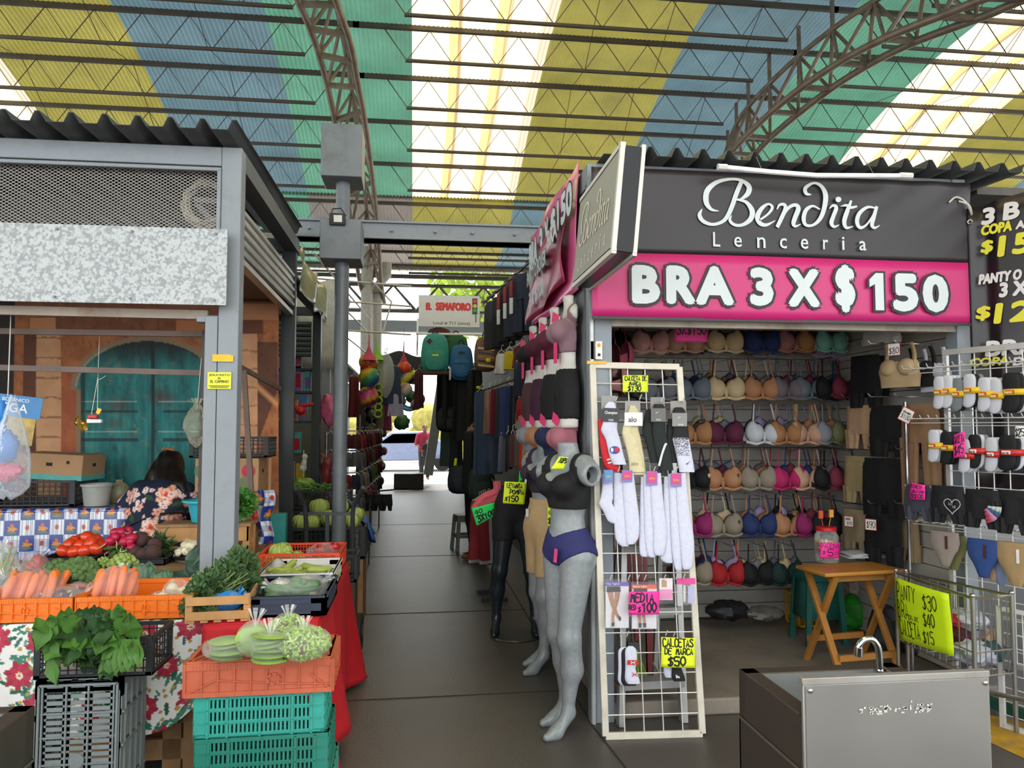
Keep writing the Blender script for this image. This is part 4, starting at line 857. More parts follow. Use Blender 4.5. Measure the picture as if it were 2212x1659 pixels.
tag(obj('green_onion_stalks', b, M('9aa86a', .5)), 'pale green onion stalks in the clear bag at the very edge of the stall', 'onion'); bag('bag', 'clear bag of green onion stalks behind the avocados', pc, (.075, .05, .11), .1, 4, .04)
def carrot_mesh():
    b = B(); b.tube([(0, 0, z) for z in (0, .03, .08, .13, .165, .18)], [.004, .011, .0155, .0185, .018, .009], 12); return b
t0 = thing('carrot', 'x', 'carrot', group='carrots in the orange crates'); obj('root', carrot_mesh(), m_car, t0); b = B(); b.cyl((0, 0, .178), (0, 0, .188), .006, .004, 8); obj('crown', b, m_stem, t0); k0 = 0
for grp, (xs, zq, nm) in enumerate(((np.linspace(-2, 108, 14), .77, 'outer crate beside the purple onions'), (np.linspace(196, 268, 9), .775, 'crate beside the white onions'))):
    for i, x in enumerate(xs):
        c = P(x, 1318 if grp == 0 else 1312, Y=3.70 + .04 * (i % 2) + .02 * (i % 3)); o = t0 if k0 == 0 else dup(t0, (0, 0, 0)); k0 += 1
        o.location = (c.x, c.y, ZT + .045); o.rotation_euler = (pi + rnd(.35, .6) if 0 else -rnd(.25, .5), rnd(-.1, .35), rnd(0, 6)) ; o.rotation_euler = (-rnd(.25, .55), rnd(.0, .35), 0); o.scale = (rnd(.9, 1.15), rnd(.9, 1.15), rnd(.85, 1.05))
        o['label'] = ORD[i] + ' carrot from the ' + ('outer end' if grp == 0 else 'purple onion side') + ', standing in the ' + ('outer orange crate' if grp == 0 else 'orange crate by the wooden tray')
c = P(48, 1298, Y=3.66); bag('bag', 'clear bag around the carrots in the outer orange crate', (c.x, 3.76, .825), (.125, .09, .085), .08, 8, 0, k=.26); c = P(232, 1290, Y=3.66); bag('bag', 'clear bag around the carrots in the inner orange crate', (c.x, 3.76, .83), (.09, .075, .085), .1, 9, .04, (.2, .2, 1), k=.26)
def onions(x, y, Y, n, rb, mat, nm, lab, grp, bl, seed):
    c = P(x, y, Y=Y); q = random.Random(seed); b2 = B(); b2.ball((0, 0, 0), (.028, .028, .025), 14, 9, lambda d: 1 + .25 * max(0, d.z) ** 6)
    fill(nm, lab, 'onion', grp, [c + V((q.uniform(-1, 1) * rb[0] * .6, q.uniform(-1, 1) * rb[1] * .5, q.uniform(-1, .6) * rb[2] * .55)) for _ in range(n)], [('bulb', b2, mat), ('neck', tip(.028, .005, .016), m_root)], 0, 0, (.9, 1.2)); bag('bag', bl, c, rb, .13, seed, .06, (.8, 0, .5), k=.26)
onions(132, 1296, 3.74, 9, (.12, .07, .055), m_purp, 'purple_onion', 'purple onion inside the clear bag between the carrots', 'purple onions', 'clear bag of purple onions between the two lots of carrots', 11)
onions(172, 1284, 3.82, 5, (.06, .06, .055), m_purp, 'purple_onion', 'purple onion in the bag behind the larger purple bag', 'purple onions behind', 'smaller clear bag of purple onions behind the first', 12)
onions(362, 1296, 3.74, 5, (.085, .07, .045), m_onw, 'white_onion', 'white onion lying low in the bag beside the wooden tray', 'white onions low', 'flat clear bag of white onions beside the wooden tray', 13)
onions(384, 1274, 3.84, 3, (.06, .05, .05), m_onw, 'white_onion', 'white onion in the upper bag touching the purslane', 'white onions upper', 'upper clear bag of white onions touching the purslane', 14)
# purslane bunch in the wooden tray
def tuft(b, c, r, n, L, W, q, up=.5):
    for i in range(n):
        d = V((q.gauss(0, 1), q.gauss(0, 1), q.gauss(0, 1))).normalized(); k_ = q.uniform(.55, 1.05); p = V(c) + V((d.x * r[0], d.y * r[1], d.z * r[2])) * k_
        leaf(b, p, d + V((q.uniform(-.8, .8), q.uniform(-.8, .3), q.uniform(-.3, 1) * up)), (q.uniform(-1, 1), -1, q.uniform(0, 1)), L * q.uniform(.7, 1.3), W * q.uniform(.7, 1.3), q.uniform(-.2, .6))
q = random.Random(31); th = thing('purslane', 'big bushy bunch of purslane in the wooden tray before the grey post', 'herbs', (-.85, 3.74, ZT + .02)); b = B()
for x, y, Y, r_, n in ((428, 1295, 3.68, (.05, .05, .07), 230), (455, 1270, 3.74, (.08, .07, .08), 420), (490, 1250, 3.84, (.085, .08, .08), 430), (520, 1228, 3.96, (.08, .08, .09), 430), (535, 1265, 3.86, (.05, .05, .06), 200), (408, 1310, 3.6, (.02, .02, .04), 60)): tuft(b, P(x, y, Y=Y), r_, n, .026, .016, q)
obj('foliage', b, M('4a6a3c', .55, n=.3, ns=25, tr=.12), th, world=True); b = B()
for i in range(60): a = P(rnd(420, 470), rnd(1325, 1335), Y=3.66); b.tube(cr([a, a + V((rnd(0, .05), .05, .06)), P(rnd(430, 540), rnd(1220, 1300), Y=rnd(3.69, 3.94))], 3), .0022, 4)
obj('stems', b, M('7d8a55', .6), th, world=True)
c = P(497, 1298, Y=3.64); bag('bag', 'crumpled blue plastic bag in the wooden tray', (c.x, c.y, c.z), (.06, .04, .045), .22, 21, .04, (.6, 0, .6), tint='2a86d8', a=.75)
# navy crate: cucumbers and white onions in bags
def cuke(L_, r_): b = B(); b.tube([(0, 0, -L_ / 2), (0, .002, -L_ * .42), (.004, 0, 0), (0, 0, L_ * .42), (0, 0, L_ / 2)], [r_ * .4, r_ * .9, r_, r_ * .9, r_ * .35], 10); return b
for (x, y, Y, n, rb, lb, sd_) in ((607, 1305, 3.74, 5, (.06, .06, .05), 'cucumber in the small bag at the front of the navy crate', 41), (648, 1300, 3.74, 8, (.085, .065, .06), 'cucumber in the larger bag at the front of the navy crate', 42)):
    c = P(x, y, Y=Y); c.z = max(c.z, ZT + .10); fill('cucumber', 'green ' + lb, 'cucumber', 'cucumbers ' + str(n), [c + V((rnd(-.4, .4) * rb[0], rnd(-.4, .4) * rb[1], rnd(-.5, .6) * rb[2])) for _ in range(n)], [('flesh', cuke(.13, .019), m_cuc), ('stem', tip(.066, .003, .008), m_stem)], 0, 0)
    for o in list(COL.objects):
        if o.get('group') == 'cucumbers ' + str(n): o.rotation_euler = (rnd(-.3, .3), pi / 2 + rnd(-.3, .3), rnd(-.5, .5))
    bag('bag', 'clear bag of cucumbers, ' + ('small one' if n == 5 else 'larger one') + ' at the front of the navy crate', c, rb, .12, sd_, .05, (-.8, 0, .3), k=.26)
onions(615, 1272, 3.92, 6, (.09, .07, .05), m_onw, 'white_onion', 'white onion in the bag across the navy crate', 'white onions across', 'clear bag of white onions lying across the navy crate', 43); onions(668, 1268, 3.94, 7, (.09, .07, .06), m_onw, 'white_onion', 'white onion in the bag at the aisle side of the navy crate', 'white onions aisle', 'clear bag of white onions at the aisle side of the navy crate', 44)
for i, (x, y) in enumerate(((612, 1238), (628, 1232), (606, 1228), (618, 1222), (655, 1238), (668, 1230), (682, 1236), (700, 1240), (690, 1226), (676, 1222), (664, 1244), (712, 1234), (645, 1246))):
    th = thing('zucchini', ORD[i] + ' pale green zucchini counted from the newspaper end of the white crate', 'zucchini', P(x, y + 4, Y=4.2 + .03 * (i % 4)), group='zucchini in the white crate'); obj('flesh', cuke(.14, .02), m_zuc, th); obj('stem', tip(.07, .004, .012), m_stem, th); th.rotation_euler = (rnd(-.4, .4), pi / 2 + rnd(-.4, .4), rnd(-.9, .9))
b = B(); a_, c_ = P(575, 1262, Y=4.2), P(612, 1215, Y=4.1); b.grid(lambda u, v: V((a_.x + .11 * u, 4.17 + .2 * v, ZT + .05 + .07 * v + .02 * sin(u * 6) + .01 * sin(v * 9))), 8, 8); o = tag(obj('newspaper', b, M('b9b5b0', .8, n=.1), solid=.001), 'folded newspaper lining the end of the white crate', 'newspaper')
for x, y, Y, r_, lb in ((606, 1196, 4.77, .066, 'topmost round lettuce in the red orange crate'), (588, 1218, 4.69, .052, 'lettuce low at the outer end of the red orange crate'), (618, 1212, 4.67, .06, 'pale lettuce at the front of the red orange crate'), (638, 1208, 4.79, .05, 'lettuce partly hidden behind the pale one')):
    cabbage(x, y, Y, r_, lb, m_let, m_let, 4, .12, 'lettuce')
pc = P(702, 1193, Y=4.79); fill('tomato', 'red tomato inside the clear bag in the red orange crate', 'tomato', 'tomatoes in the bag', [pc + V((rnd(-.06, .06), rnd(-.03, .03), dz)) for dz in (-.03, -.03, -.02, -.01, .01, .02, .02, .03)], [('flesh', blob((.032, .032, .028)), m_pep), ('stem_scar', tip(.026, .004, .004), m_stem)], 0, 0); bag('bag', 'clear bag of red tomatoes in the red orange crate', pc, (.10, .06, .055), .12, 51, .06, (-.9, 0, -.3), k=.26)
# leafy greens in the black crate
q = random.Random(8); th = thing('leafy_greens', 'large lobed green leaves spilling over the shallow black crate', 'greens', (-1.25, 3.1, .6))
for grp, (x0, x1, n, mt) in enumerate(((92, 180, 46, m_lf), (160, 245, 44, m_lf2), (220, 296, 44, m_lf))):
    b = B()
    for i in range(n):
        c = P(q.uniform(x0, x1), q.uniform(1350, 1425), Y=q.uniform(3.16, 3.32)); leaf(b, c, (q.uniform(-.5, .5), -.5, q.uniform(-.8, .7)), (q.uniform(-.5, .5), -1, .5), q.uniform(.055, .095), q.uniform(.045, .07), q.uniform(.1, .7), .14)
    for i in range(8):
        c = P(q.uniform(x0, x1), q.uniform(1340, 1365), Y=3.29); leaf(b, c, (q.uniform(-.5, .5), -.2, 1), (0, -1, .2), q.uniform(.045, .075), q.uniform(.045, .065), q.uniform(0, .4), .1)
    obj('leaf_cluster', b, mt, th, world=True)
b = B()
for i in range(5):
    c = P(262 + i * 9, 1380, Y=3.14); leaf(b, c, (.05 * (i - 2), -.12, -1), (0, -1, 0), q.uniform(.10, .14), .04, .1, .15)
for i in range(30): a = P(q.uniform(100, 300), 1440, Y=3.24); b.tube([a, a + V((q.uniform(-.05, .05), .02, .12))], .004, 5)
obj('leaf_cluster', b, m_lf3, th, world=True)
b = B(); b.bx((-1.44, 3.24, .592), (-1.03, 3.43, .596)); tag(obj('paper_liner', b, M('cfcfd6', .7)), 'white paper lining the shallow black crate', 'paper')
# bags of cactus on the terracotta crate
def paddle(): b = B(); b.ball((0, 0, 0), (.062, .05, .007), 20, 6, lambda d: 1 + .04 * sin(atan2(d.y, d.x) * 3)); return b
ZB = .722
for (x, y, n, rb, lb, bl, sd_, flat) in ((488, 1425, 4, (.078, .062, .04), 'cactus paddle in the flat bag nearest the poinsettia cloth', 'clear bag of stacked cactus paddles, outermost on the terracotta crate', 61, 1), (548, 1420, 3, (.058, .05, .065), 'cactus paddle standing in the second bag', 'tall clear bag of cactus paddles behind the knotted one', 62, 0), (580, 1432, 6, (.06, .05, .055), 'cactus paddle stacked in the knotted bag at the front', 'knotted clear bag of stacked cactus paddles at the front', 63, 1)):
    c = P(x, y, z=ZB); c = V((c.x, c.y, ZB + rb[2])); pts = [c + V((0, 0, (-.8 + 1.5 * i / max(1, n - 1)) * rb[2])) for i in range(n)] if flat else [c + V((0, (i - 1) * .02, 0)) for i in range(n)]
    fill('cactus_paddle', 'green ' + lb, 'cactus', 'cactus paddles %d' % n, pts, [('pad', paddle(), m_nop), ('base_cut', (lambda bb: bb.ball((.058, 0, 0), (.008, .012, .005), 8, 5))(B()), M('6f8a3c', .6))], 0, 0)
    for o in list(COL.objects):
        if o.get('group') == 'cactus paddles %d' % n: o.rotation_euler = (rnd(-.1, .1) + (0 if flat else 1.4), rnd(-.12, .12), rnd(-.4, .4))
    bag('bag', bl, c, rb, .08, sd_, .06 if sd_ != 61 else .04, (.1, 0, 1) if sd_ != 61 else (.9, .1, .4), k=.3)
for (x, y, rb, lb, bl, sd_) in ((622, 1398, (.075, .05, .062), 'diced green cactus in the rear bag', 'clear bag of diced cactus behind the front one', 64), (656, 1425, (.095, .062, .06), 'diced green cactus in the front bag', 'big clear bag of diced cactus at the aisle end of the terracotta crate', 65)):
    c = P(x, y, z=ZB); c = V((c.x, c.y, ZB + rb[2])); b = B(); q = random.Random(sd_)
    for i in range(420):
        d = V((q.gauss(0, 1), q.gauss(0, 1), q.gauss(0, 1))).normalized() * q.uniform(.75, .97); p = c + V((d.x * rb[0], d.y * rb[1], d.z * rb[2])); b.box(p, (.007, q.uniform(.012, .024), .006), rot=Matrix.Rotation(q.uniform(0, 6), 3, V((q.gauss(0, 1), q.gauss(0, 1), q.gauss(0, 1)))))
    o = obj('diced_cactus', b, M('a5c25a', .4, n=.3, ns=60)); tag(o, lb, 'cactus'); o['kind'] = 'stuff'
    bag('bag', bl, c, rb, .1, sd_, .05, k=.3)
# ================= BACK COUNTER GOODS =================
m_card = M('a98560', .8, n=.08, ns=5)
def carton(name, label, c, d, rz=0, tilt=0, stripe=None, deco=(), mat=None):
    th = thing(name, label, 'box', (c[0], c[1], c[2]), rot=(0, tilt, rz)); b = B(); b.box((0, 0, d[2] / 2), d); obj('body', b, mat or m_card, th, bev=.004)
    if stripe: b = B(); b.box((0, 0, d[2] * .11), (d[0] + .004, d[1] + .004, d[2] * .2)); obj('stripe', b, M(stripe, .8), th)
    b = B(); b.box((0, -d[1] / 2 - .001, d[2] * .6), (.04, .003, .022)); b.box((d[0] / 2 + .001, 0, d[2] * .6), (.003, .04, .022)); obj('hand_hole', b, M('2a201a', .9), th)
    for (x, z, r_, col) in deco: b = B(); b.ball((x * d[0], -d[1] / 2 - .001, z * d[2]), (r_, .0015, r_), 14, 8); obj('printed_fruit', b, M(col, .8), th)
    return th
c = P(120, 1052, Y=5.3); crate('crate', 'long black crate on the counter under the tilted carton', (P(70, 1080, Y=5.5).x, 5.56, 1.039), .62, .35, .17, m_blk, mode='lattice', nx=16)
carton('carton', 'brown carton with a teal base tilted on the black crate', (P(122, 1050, Y=5.5).x, 5.56, 1.212), (.43, .3, .17), -.1, .05, '5aa39c', [(.28, .7, .012, '3a2a20')])
c = P(208, 1102, Y=5.42); th = thing('bucket', 'translucent white plastic tub of eggs on the counter', 'tub', (c.x, 5.42, 1.039)); b = B(); b.lathe([(0, .002), (.075, .002), (.09, .13), (.1, .13), (.1, .145), (.086, .145), (.07, .01), (0, .01)], 24); obj('tub', b, M('c3c4bd', .35, tr=.4), th)
t0 = thing('egg', 'white egg inside the translucent tub', 'egg', (c.x - .03, 5.40, 1.08), group='eggs in the tub'); obj('shell', blob((.024, .024, .03)), m_onw, t0)
for d in ((.03, 5.41, 1.08), (0, 5.44, 1.085)): dup(t0, (c.x + d[0], d[1], d[2]))
c = P(250, 1080, Y=5.5); bag('bag', 'pale clear bag slumped on the counter beside the seller', (c.x, 5.55, 1.11), (.07, .06, .07), .15, 71, .04, tint='c8c09a', a=.3)
x0_, x1_ = P(415, 1100, Y=5.27).x, P(560, 1100, Y=5.27).x
zt_ = .0
for lb, h_, dc, dx in (('lowest carton of the stack behind the grey post', .48, (), 0), ('second carton from the floor behind the grey post', .40, (), .012), ('orange brown carton under the printed carton', .25, (), .02), ('carton printed with red and green fruit under the black crate', .225, ((-.40, .62, .045, '5f7a5c'), (-.36, .22, .04, 'a8324a'), (.34, .62, .045, 'b23a52'), (.30, .25, .05, '6f7a58')), 0)):
    carton('carton', lb, ((x0_ + x1_) / 2 + dx, 5.42, zt_), (x1_ - x0_ - .02, .28, h_ - .004), 0, 0, None, dc, M('b07850', .8) if 'orange' in lb else None); zt_ += h_
crate('crate', 'black lattice crate on top of the printed carton behind the post', ((x0_ + x1_) / 2 + .01, 5.42, zt_ + .002), .50, .28, .135, m_blk, mode='lattice', nx=16)
c = P(458, 1098, Y=4.9); th = thing('basin', 'turquoise plastic basin on the wooden crate beside the post', 'basin', (c.x - .03, 4.9, .984)); b = B(); b.lathe([(0, .003), (.085, .003), (.11, .12), (.135, .122), (.135, .132), (.105, .13), (.08, .012), (0, .012)], 28); obj('bowl', b, M('2fa5b8', .35), th)
b = B(); b.lathe([(.128, .12), (.142, .122), (.142, .134), (.128, .136)], 28); obj('rim', b, M('2fa5b8', .35), th)
th = thing('parsley', 'bunch of bright parsley on the wooden crate behind the post', 'herbs', (P(522, 1110, Y=4.9).x, 4.9, .984)); q = random.Random(5); b = B(); tuft(b, P(522, 1090, Y=4.9), (.07, .06, .08), 420, .032, .026, q, 1.); obj('foliage', b, M('4f8a38', .5, n=.25, ns=20, tr=.2), th, world=True); b = B()
for i in range(24): b.tube([P(rnd(510, 530), 1122, Y=4.9), P(rnd(505, 545), 1085, Y=4.9)], .002, 4)
obj('stems', b, m_lf3, th, world=True)
a_, c_ = P(584, 990, Y=5.15), P(581, 1190, Y=5.15); th = thing('broom', 'wooden broom stick leaning upright beside the cartons', 'broom', (a_.x, 5.15, 0)); b = B(); b.tube([a_, (a_.x - .01, 5.15, .14)], .011, 8); obj('stick', b, m_wood2, th, world=True); b = B(); b.box((a_.x - .01, 5.15, .12), (.2, .05, .04)); b.box((a_.x - .01, 5.15, .05), (.22, .06, .1), taper=1.15); obj('brush', b, M('3a6a4a', .8, bump=.6, bs=200), th, world=True)
c = P(566, 1110, Y=5.0); o = painted('apron', lambda u, v: [(c.x - .05 + .1 * a + .012 * sin(d * 9), 5.09 + .02 * sin(a * 8 + d * 3), c.z + .14 - .34 * d) for a, d in zip(u, v)], lambda u, v: cpaint(u * .12 + .05, v * .34), 30, 70, .3); tag(o, 'scrap of blue checked plastic hanging beside the broom', 'cloth')
b = B(); b.ball((c.x - .055, 5.06, c.z - .02), (.018, .012, .022), 8, 6); b.ball((c.x - .06, 5.06, c.z - .07), (.012, .01, .04), 8, 6); tag(obj('ribbon', b, M('c4202c', .5)), 'red ribbon knotted on the blue checked scrap', 'ribbon')
b = B(); b.bx((P(578, 1100, Y=5.7).x, 5.6, 0), (P(622, 1100, Y=5.7).x, 5.68, .95)); tag(obj('teal_panel', b, M('2f8f8a', .5)), 'teal painted panel low beside the dark post', 'panel')
# hanging things
c = P(22, 965, Y=4.22); b = B()
def sack(u, v):
    a = u * 2 * pi; r_ = .012 + .085 * sin(min(1, v * 1.05) * pi * .62) ** 1.1 * (1 if v < .93 else (1 - v) / .07 * .9 + .1); return (c.x + r_ * cos(a) * 1.05, 4.22 + r_ * sin(a) * .7, c.z + .26 - .52 * v + .01 * sin(a * 3))
th = thing('hanging_bag', 'big clear bag hung at the edge of the stall, with blue and pink bags inside', 'bag', (c.x, 4.22, c.z + .26)); b.grid(sack, 24, 20, wrap=True); obj('film', b, film('dfe6ee', .22, .45), th, world=True)
b = B(); b.ball((c.x - .02, 4.22, c.z + .0), (.06, .04, .08), 16, 10, lambda d: 1 + .2 * sin(d.x * 9) * sin(d.z * 8)); b.ball((c.x - .05, 4.22, c.z + .13), (.03, .03, .10), 12, 9, lambda d: 1 + .15 * sin(d.z * 9)); obj('blue_bags', b, m_blue, th, world=True)
b = B(); b.ball((c.x - .01, 4.22, c.z - .13), (.075, .05, .05), 16, 10, lambda d: 1 + .2 * sin(d.x * 7 + 1) * sin(d.z * 6)); obj('pink_bags', b, M('d84a72', .4, n=.3, ns=60), th, world=True)
b = B(); b.tube([(c.x - .02, 4.22, c.z + .26), (c.x - .03, 4.24, 2.14)], .003, 4); obj('string', b, M('cfcac0', .7), th, world=True)
th = thing('hanging_poster', 'blue and yellow product banner hung behind the big clear bag', 'banner', P(30, 905, Y=4.6)); mm = frame(P(-30, 925, Y=4.6), (1, -.0, -.12), (0.1, 0, 1)); b = B(); b.M = mm; b.bx((0, .08, 0), (.27, .2, .003)); obj('blue_part', b, M('2a78b0', .3), th, world=True); b = B(); b.M = mm; b.bx((.0, -.07, -.001), (.25, .08, .002)); obj('yellow_part', b, M('b99a48', .4, n=.3, ns=20), th, world=True)
b = B(); put(b, 'BOTANICO', mm, .06, .165, .20, .185, .004, off=.01); put(b, 'VEGA', mm, .02, .105, .20, .155, .004, off=.01); obj('lettering', b, M('e2e6ea', .5), th, world=True)
c = P(205, 900, Y=4.45); th = thing('hanging_toy', 'small red and white toy car hanging on strings before the teal door', 'toy', (c.x, c.y, c.z)); b = B(); b.box((c.x, c.y, c.z - .025), (.075, .03, .02)); obj('base', b, M('e8e6e2', .4), th, world=True, bev=.004); b = B(); b.box((c.x - .01, c.y, c.z + .0), (.05, .03, .022)); obj('body', b, M('c02a30', .4), th, world=True, bev=.006)
b = B(); b.box((c.x + .02, c.y, c.z + .03), (.02, .012, .03), rot=Matrix.Rotation(.4, 3, 'Y')); obj('yellow_clip', b, M('e8b81c', .4), th, world=True); b = B()
for dx in (-.02, .012): b.tube([(c.x + dx, c.y, c.z), (c.x + .01, c.y, c.z + .22), (c.x + .01, c.y, 2.09)], .0016, 4)
b.tube(cr([(c.x + .01, c.y, c.z + .2), (c.x + .03, c.y, c.z + .21), (c.x + .05, c.y, c.z + .225)], 3), .0016, 4); obj('string', b, M('dcd8cc', .7), th, world=True)
b = B(); cc = P(176, 915, Y=4.47); b.grid(lambda u, v: (cc.x - .035 + .07 * u, cc.y + .015 * sin(u * 9 + v * 7), cc.z - .03 + .06 * v + .01 * sin(u * 7)), 8, 8); b.tube([(cc.x, cc.y, cc.z + .03), (c.x, c.y, c.z + .15)], .001, 3); tag(obj('foil_scrap', b, M('b39a52', .25, .8, bump=.6, bs=60)), 'crumpled gold foil hanging beside the toy car', 'foil')
c = P(425, 915, Y=4.28); bag('hanging_bag', 'clear crumpled plastic bag hanging on the rusty frame beside the post', c, (.06, .045, .095), .34, 84, .06, tint='d8d4c0', a=.16)
b = B(); b.tube([c + V((0, 0, .08)), (c.x + .01, 4.33, P(300, 720, Y=4.33).z + .0)], .002, 4); tag(obj('bag_string', b, M('cfcac0', .7)), 'thin string holding the crumpled bag on the rusty frame', 'string')
# ================= THE SELLER =================
def at(o, f): o = np.array(o); return lambda p: f(p - o)
WO = (-1.66, 5.13, 0)
def arm(s): return [dcap((s * .165, .27, 1.19), (s * .26, .30, 1.08), .056, .048), dcap((s * .26, .30, 1.08), (s * .17, .54, 1.15), .046, .034)]
def handp(s):
    L_ = [dell((s * .15, .60, 1.145), (.038, .05, .02))]
    for i in range(4): L_.append(dcap((s * .15 + (i - 1.5) * .019, .63, 1.15), (s * .15 + (i - 1.5) * .022, .69 + .012 * (i in (1, 2)), 1.127), .0105, .008))
    L_.append(dcap((s * .15 - s * .03, .59, 1.145), (s * .15 - s * .062, .635, 1.133), .011, .009)); return L_
core = [dell((0, 0, .87), (.175, .13, .13)), dell((.085, -.055, .84), (.1, .1, .11)), dell((-.085, -.055, .84), (.1, .1, .11)), dcap((0, .03, .95), (0, .2, 1.13), .125, .14, (1.2, 1, 1)), dell((0, .18, 1.10), (.175, .13, .15)), dcap((-.125, .26, 1.195), (.125, .26, 1.195), .07, .07), dcap((0, .30, 1.23), (0, .40, 1.31), .055, .052)]
legs = [f for s in (-1, 1) for f in (dcap((s * .09, 0, .82), (s * .095, .03, .46), .1, .065), dcap((s * .095, .03, .46), (s * .095, -.01, .09), .06, .038), dcap((s * .095, -.02, .045), (s * .1, .14, .03), .042, .032))]
head = [dell((0, 0.43, 1.35), (.078, .1, .112)), dell((0, 0.47, 1.285), (.055, .06, .05)), dell((0, 0.535, 1.325), (.013, .02, .018)), dell((0.08, 0.43, 1.345), (.014, .022, .03)), dell((-0.08, 0.43, 1.345), (.014, .022, .03)), dell((0.03, 0.518, 1.355), (.014, .01, .009)), dell((-0.03, 0.518, 1.355), (.014, .01, .009)), dell((0, 0.52, 1.29), (.022, .012, .008))]
skin = smin(core + legs + head + arm(1) + arm(-1) + handp(1) + handp(-1), .03)
cloth = smin(core + arm(1) + arm(-1), .05)
th = thing('person', 'seller with dark hair in a navy floral blouse bending over the counter, seen from behind', 'person', WO); th.scale = (.94,) * 3
b = nets(skin, (-.42, -.25, -.01), (.42, .75, 1.46), .0135); obj('body', b, M('a86f50', .55, n=.05), th, ang=180)
blo = lambda p: np.maximum(cloth(p) - .014 + .005 * np.sin(p[:, 0] * 30 + p[:, 2] * 22), np.maximum(.885 + .05 * p[:, 0] + .15 * (p[:, 1]) - p[:, 2] - 0 * p[:, 0], np.maximum(p[:, 1] - .47, np.maximum(np.abs(p[:, 0]) - .35, (p[:, 1] - .33 + np.abs(p[:, 0]) * -.6)))))
b = nets(blo, (-.42, -.25, .7), (.42, .56, 1.38), .011)
q = random.Random(4); fl = [(.09, 1.205, .075, 'r'), (-.17, 1.20, .06, 'p'), (.045, .985, .075, 'r'), (.155, 1.03, .06, 'p'), (-.22, 1.02, .05, 'r'), (.215, 1.15, .035, 'r'), (-.11, .93, .05, 'p'), (.24, 1.06, .04, 'p'), (-.12, .86, .05, 'r'), (.1, .88, .04, 'p'), (-.28, 1.1, .04, 'p'), (-.06, 1.12, .03, 'p'), (-.16, 1.08, .04, 'r'), (.06, 1.09, .035, 'p'), (-.24, .93, .05, 'r')]
sm = [(q.uniform(-.3, .3), q.uniform(.84, 1.25), q.uniform(.014, .023)) for _ in range(80)]; lv = [(q.uniform(-.28, .28), q.uniform(.85, 1.22), q.uniform(.035, .05), q.uniform(0, 3)) for _ in range(14)]
b.c = []
for x, y, z in b.v:
    c = V(lin('141c38')); z2 = z + .12 * y
    for a, d, L_, an in lv:
        u, v_ = (x - a) * cos(an) + (z2 - d) * sin(an), -(x - a) * sin(an) + (z2 - d) * cos(an)
        if abs(u) < L_ and abs(v_) < .35 * L_ * (1 - (u / L_) ** 2): c = V(lin('2c4a30'))
    for a, d, r_, k_ in fl:
        dd = hypot(x - a, z2 - d); an = atan2(z2 - d, x - a)
        if dd < r_ * (.8 + .2 * cos(an * 5)):
            s_ = sin(dd / r_ * 13 + 2.2 * sin(an * 2.5)); c = (V(lin('f0b89a')) if k_ == 'r' else V(lin('e8c0b4'))).lerp(V(lin('d8543c')), max(0, s_) * .9)
            if dd < r_ * .2: c = V(lin('c8402c'))
    for a, d, r_ in sm:
        dd = hypot(x - a, z2 - d); an = atan2(z2 - d, x - a)
        if dd < r_ * (.7 + .3 * abs(cos(an * 2.5))): c = V(lin('f0d8d0')) if dd > r_ * .3 else V(lin('c8443c'))
    b.c.append(tuple(c))
obj('blouse', b, M('print', .75, vc=True, n=.02), th, ang=180)
jean = smin(core[:4] + legs, .04); b = nets(lambda p: np.maximum(jean(p) - .012, np.maximum(p[:, 2] - .95, .07 - p[:, 2])), (-.3, -.25, 0), (.3, .3, 1.0), .014); obj('jeans', b, M('47597a', .8, n=.12, ns=30), th, ang=180)
hair = smin([dell((0, .41, 1.375), (.10, .118, .122)), dcap((.02, .37, 1.36), (.10, .22, 1.24), .085, .06), dcap((.06, .32, 1.32), (.16, .2, 1.21), .06, .035), dcap((-.06, .37, 1.33), (-.10, .30, 1.23), .07, .05), dcap((-.03, .34, 1.32), (.05, .22, 1.23), .085, .06)], .03)
b = nets(lambda p: np.maximum(hair(p) + .004 * np.sin(p[:, 0] * 110 + p[:, 2] * 20), -dell((0, .53, 1.305), (.065, .08, .085))(p)), (-.22, .1, 1.1), (.26, .62, 1.53), .009); obj('hair', b, M('17120f', .4, n=.1, ns=60), th, ang=180)
b = B(); b.tube(cr([(-.05 + .02 * i, .40 - .01 * i, 1.497 + .004 * sin(i)) for i in range(6)], 3), .009, 8); obj('hair_tie', b, M('b06a3a', .6), th)
b = B(); b.tube(cr([(-.19, -.02, .93), (-.15, -.075, .985), (-.06, -.085, 1.03), (.02, -.05, 1.06)], 6), .007, 6); b.tube(cr([(.08, -.03, 1.075), (.15, .0, 1.08), (.2, .07, 1.07)], 5), .007, 6); obj('apron_strap', b, M('16141a', .6), th)
# ================= LINGERIE SHOP =================
def loft(b, secs, n=16, cap=True, wr=0., wk=5, ph=0.):   # secs = (cx, cy, z, rx, ry): flattened rings, optional folds
    vs = []
    for i, (cx, cy, z, rx, ry) in enumerate(secs):
        for j in range(n):
            a = 2 * pi * j / n; q = 1 + wr * sin(wk * a + ph + i * .25); vs.append((cx + rx * cos(a), cy + ry * sin(a) * q + wr * ry * 2 * sin(cos(a) * wk * 1.3 + ph), z))
    m = len(secs); fs = [(i * n + j, i * n + (j + 1) % n, (i + 1) * n + (j + 1) % n, (i + 1) * n + j) for i in range(m - 1) for j in range(n)]
    if cap: fs += [tuple(range(n)), tuple(range((m - 1) * n, m * n))[::-1]]
    return b.add(vs, fs)
def lsec(secs, k=4): return cr(secs, k)
CL = {}
def cloth_m(h, **k): return M(h, k.pop('r', .8), n=.05, ns=k.pop('ns', 20), **k)
t = thing('shop_stall', 'grey steel frame of the lingerie shop with a corrugated roof edge', 'stall', (2, 4.05, 0))
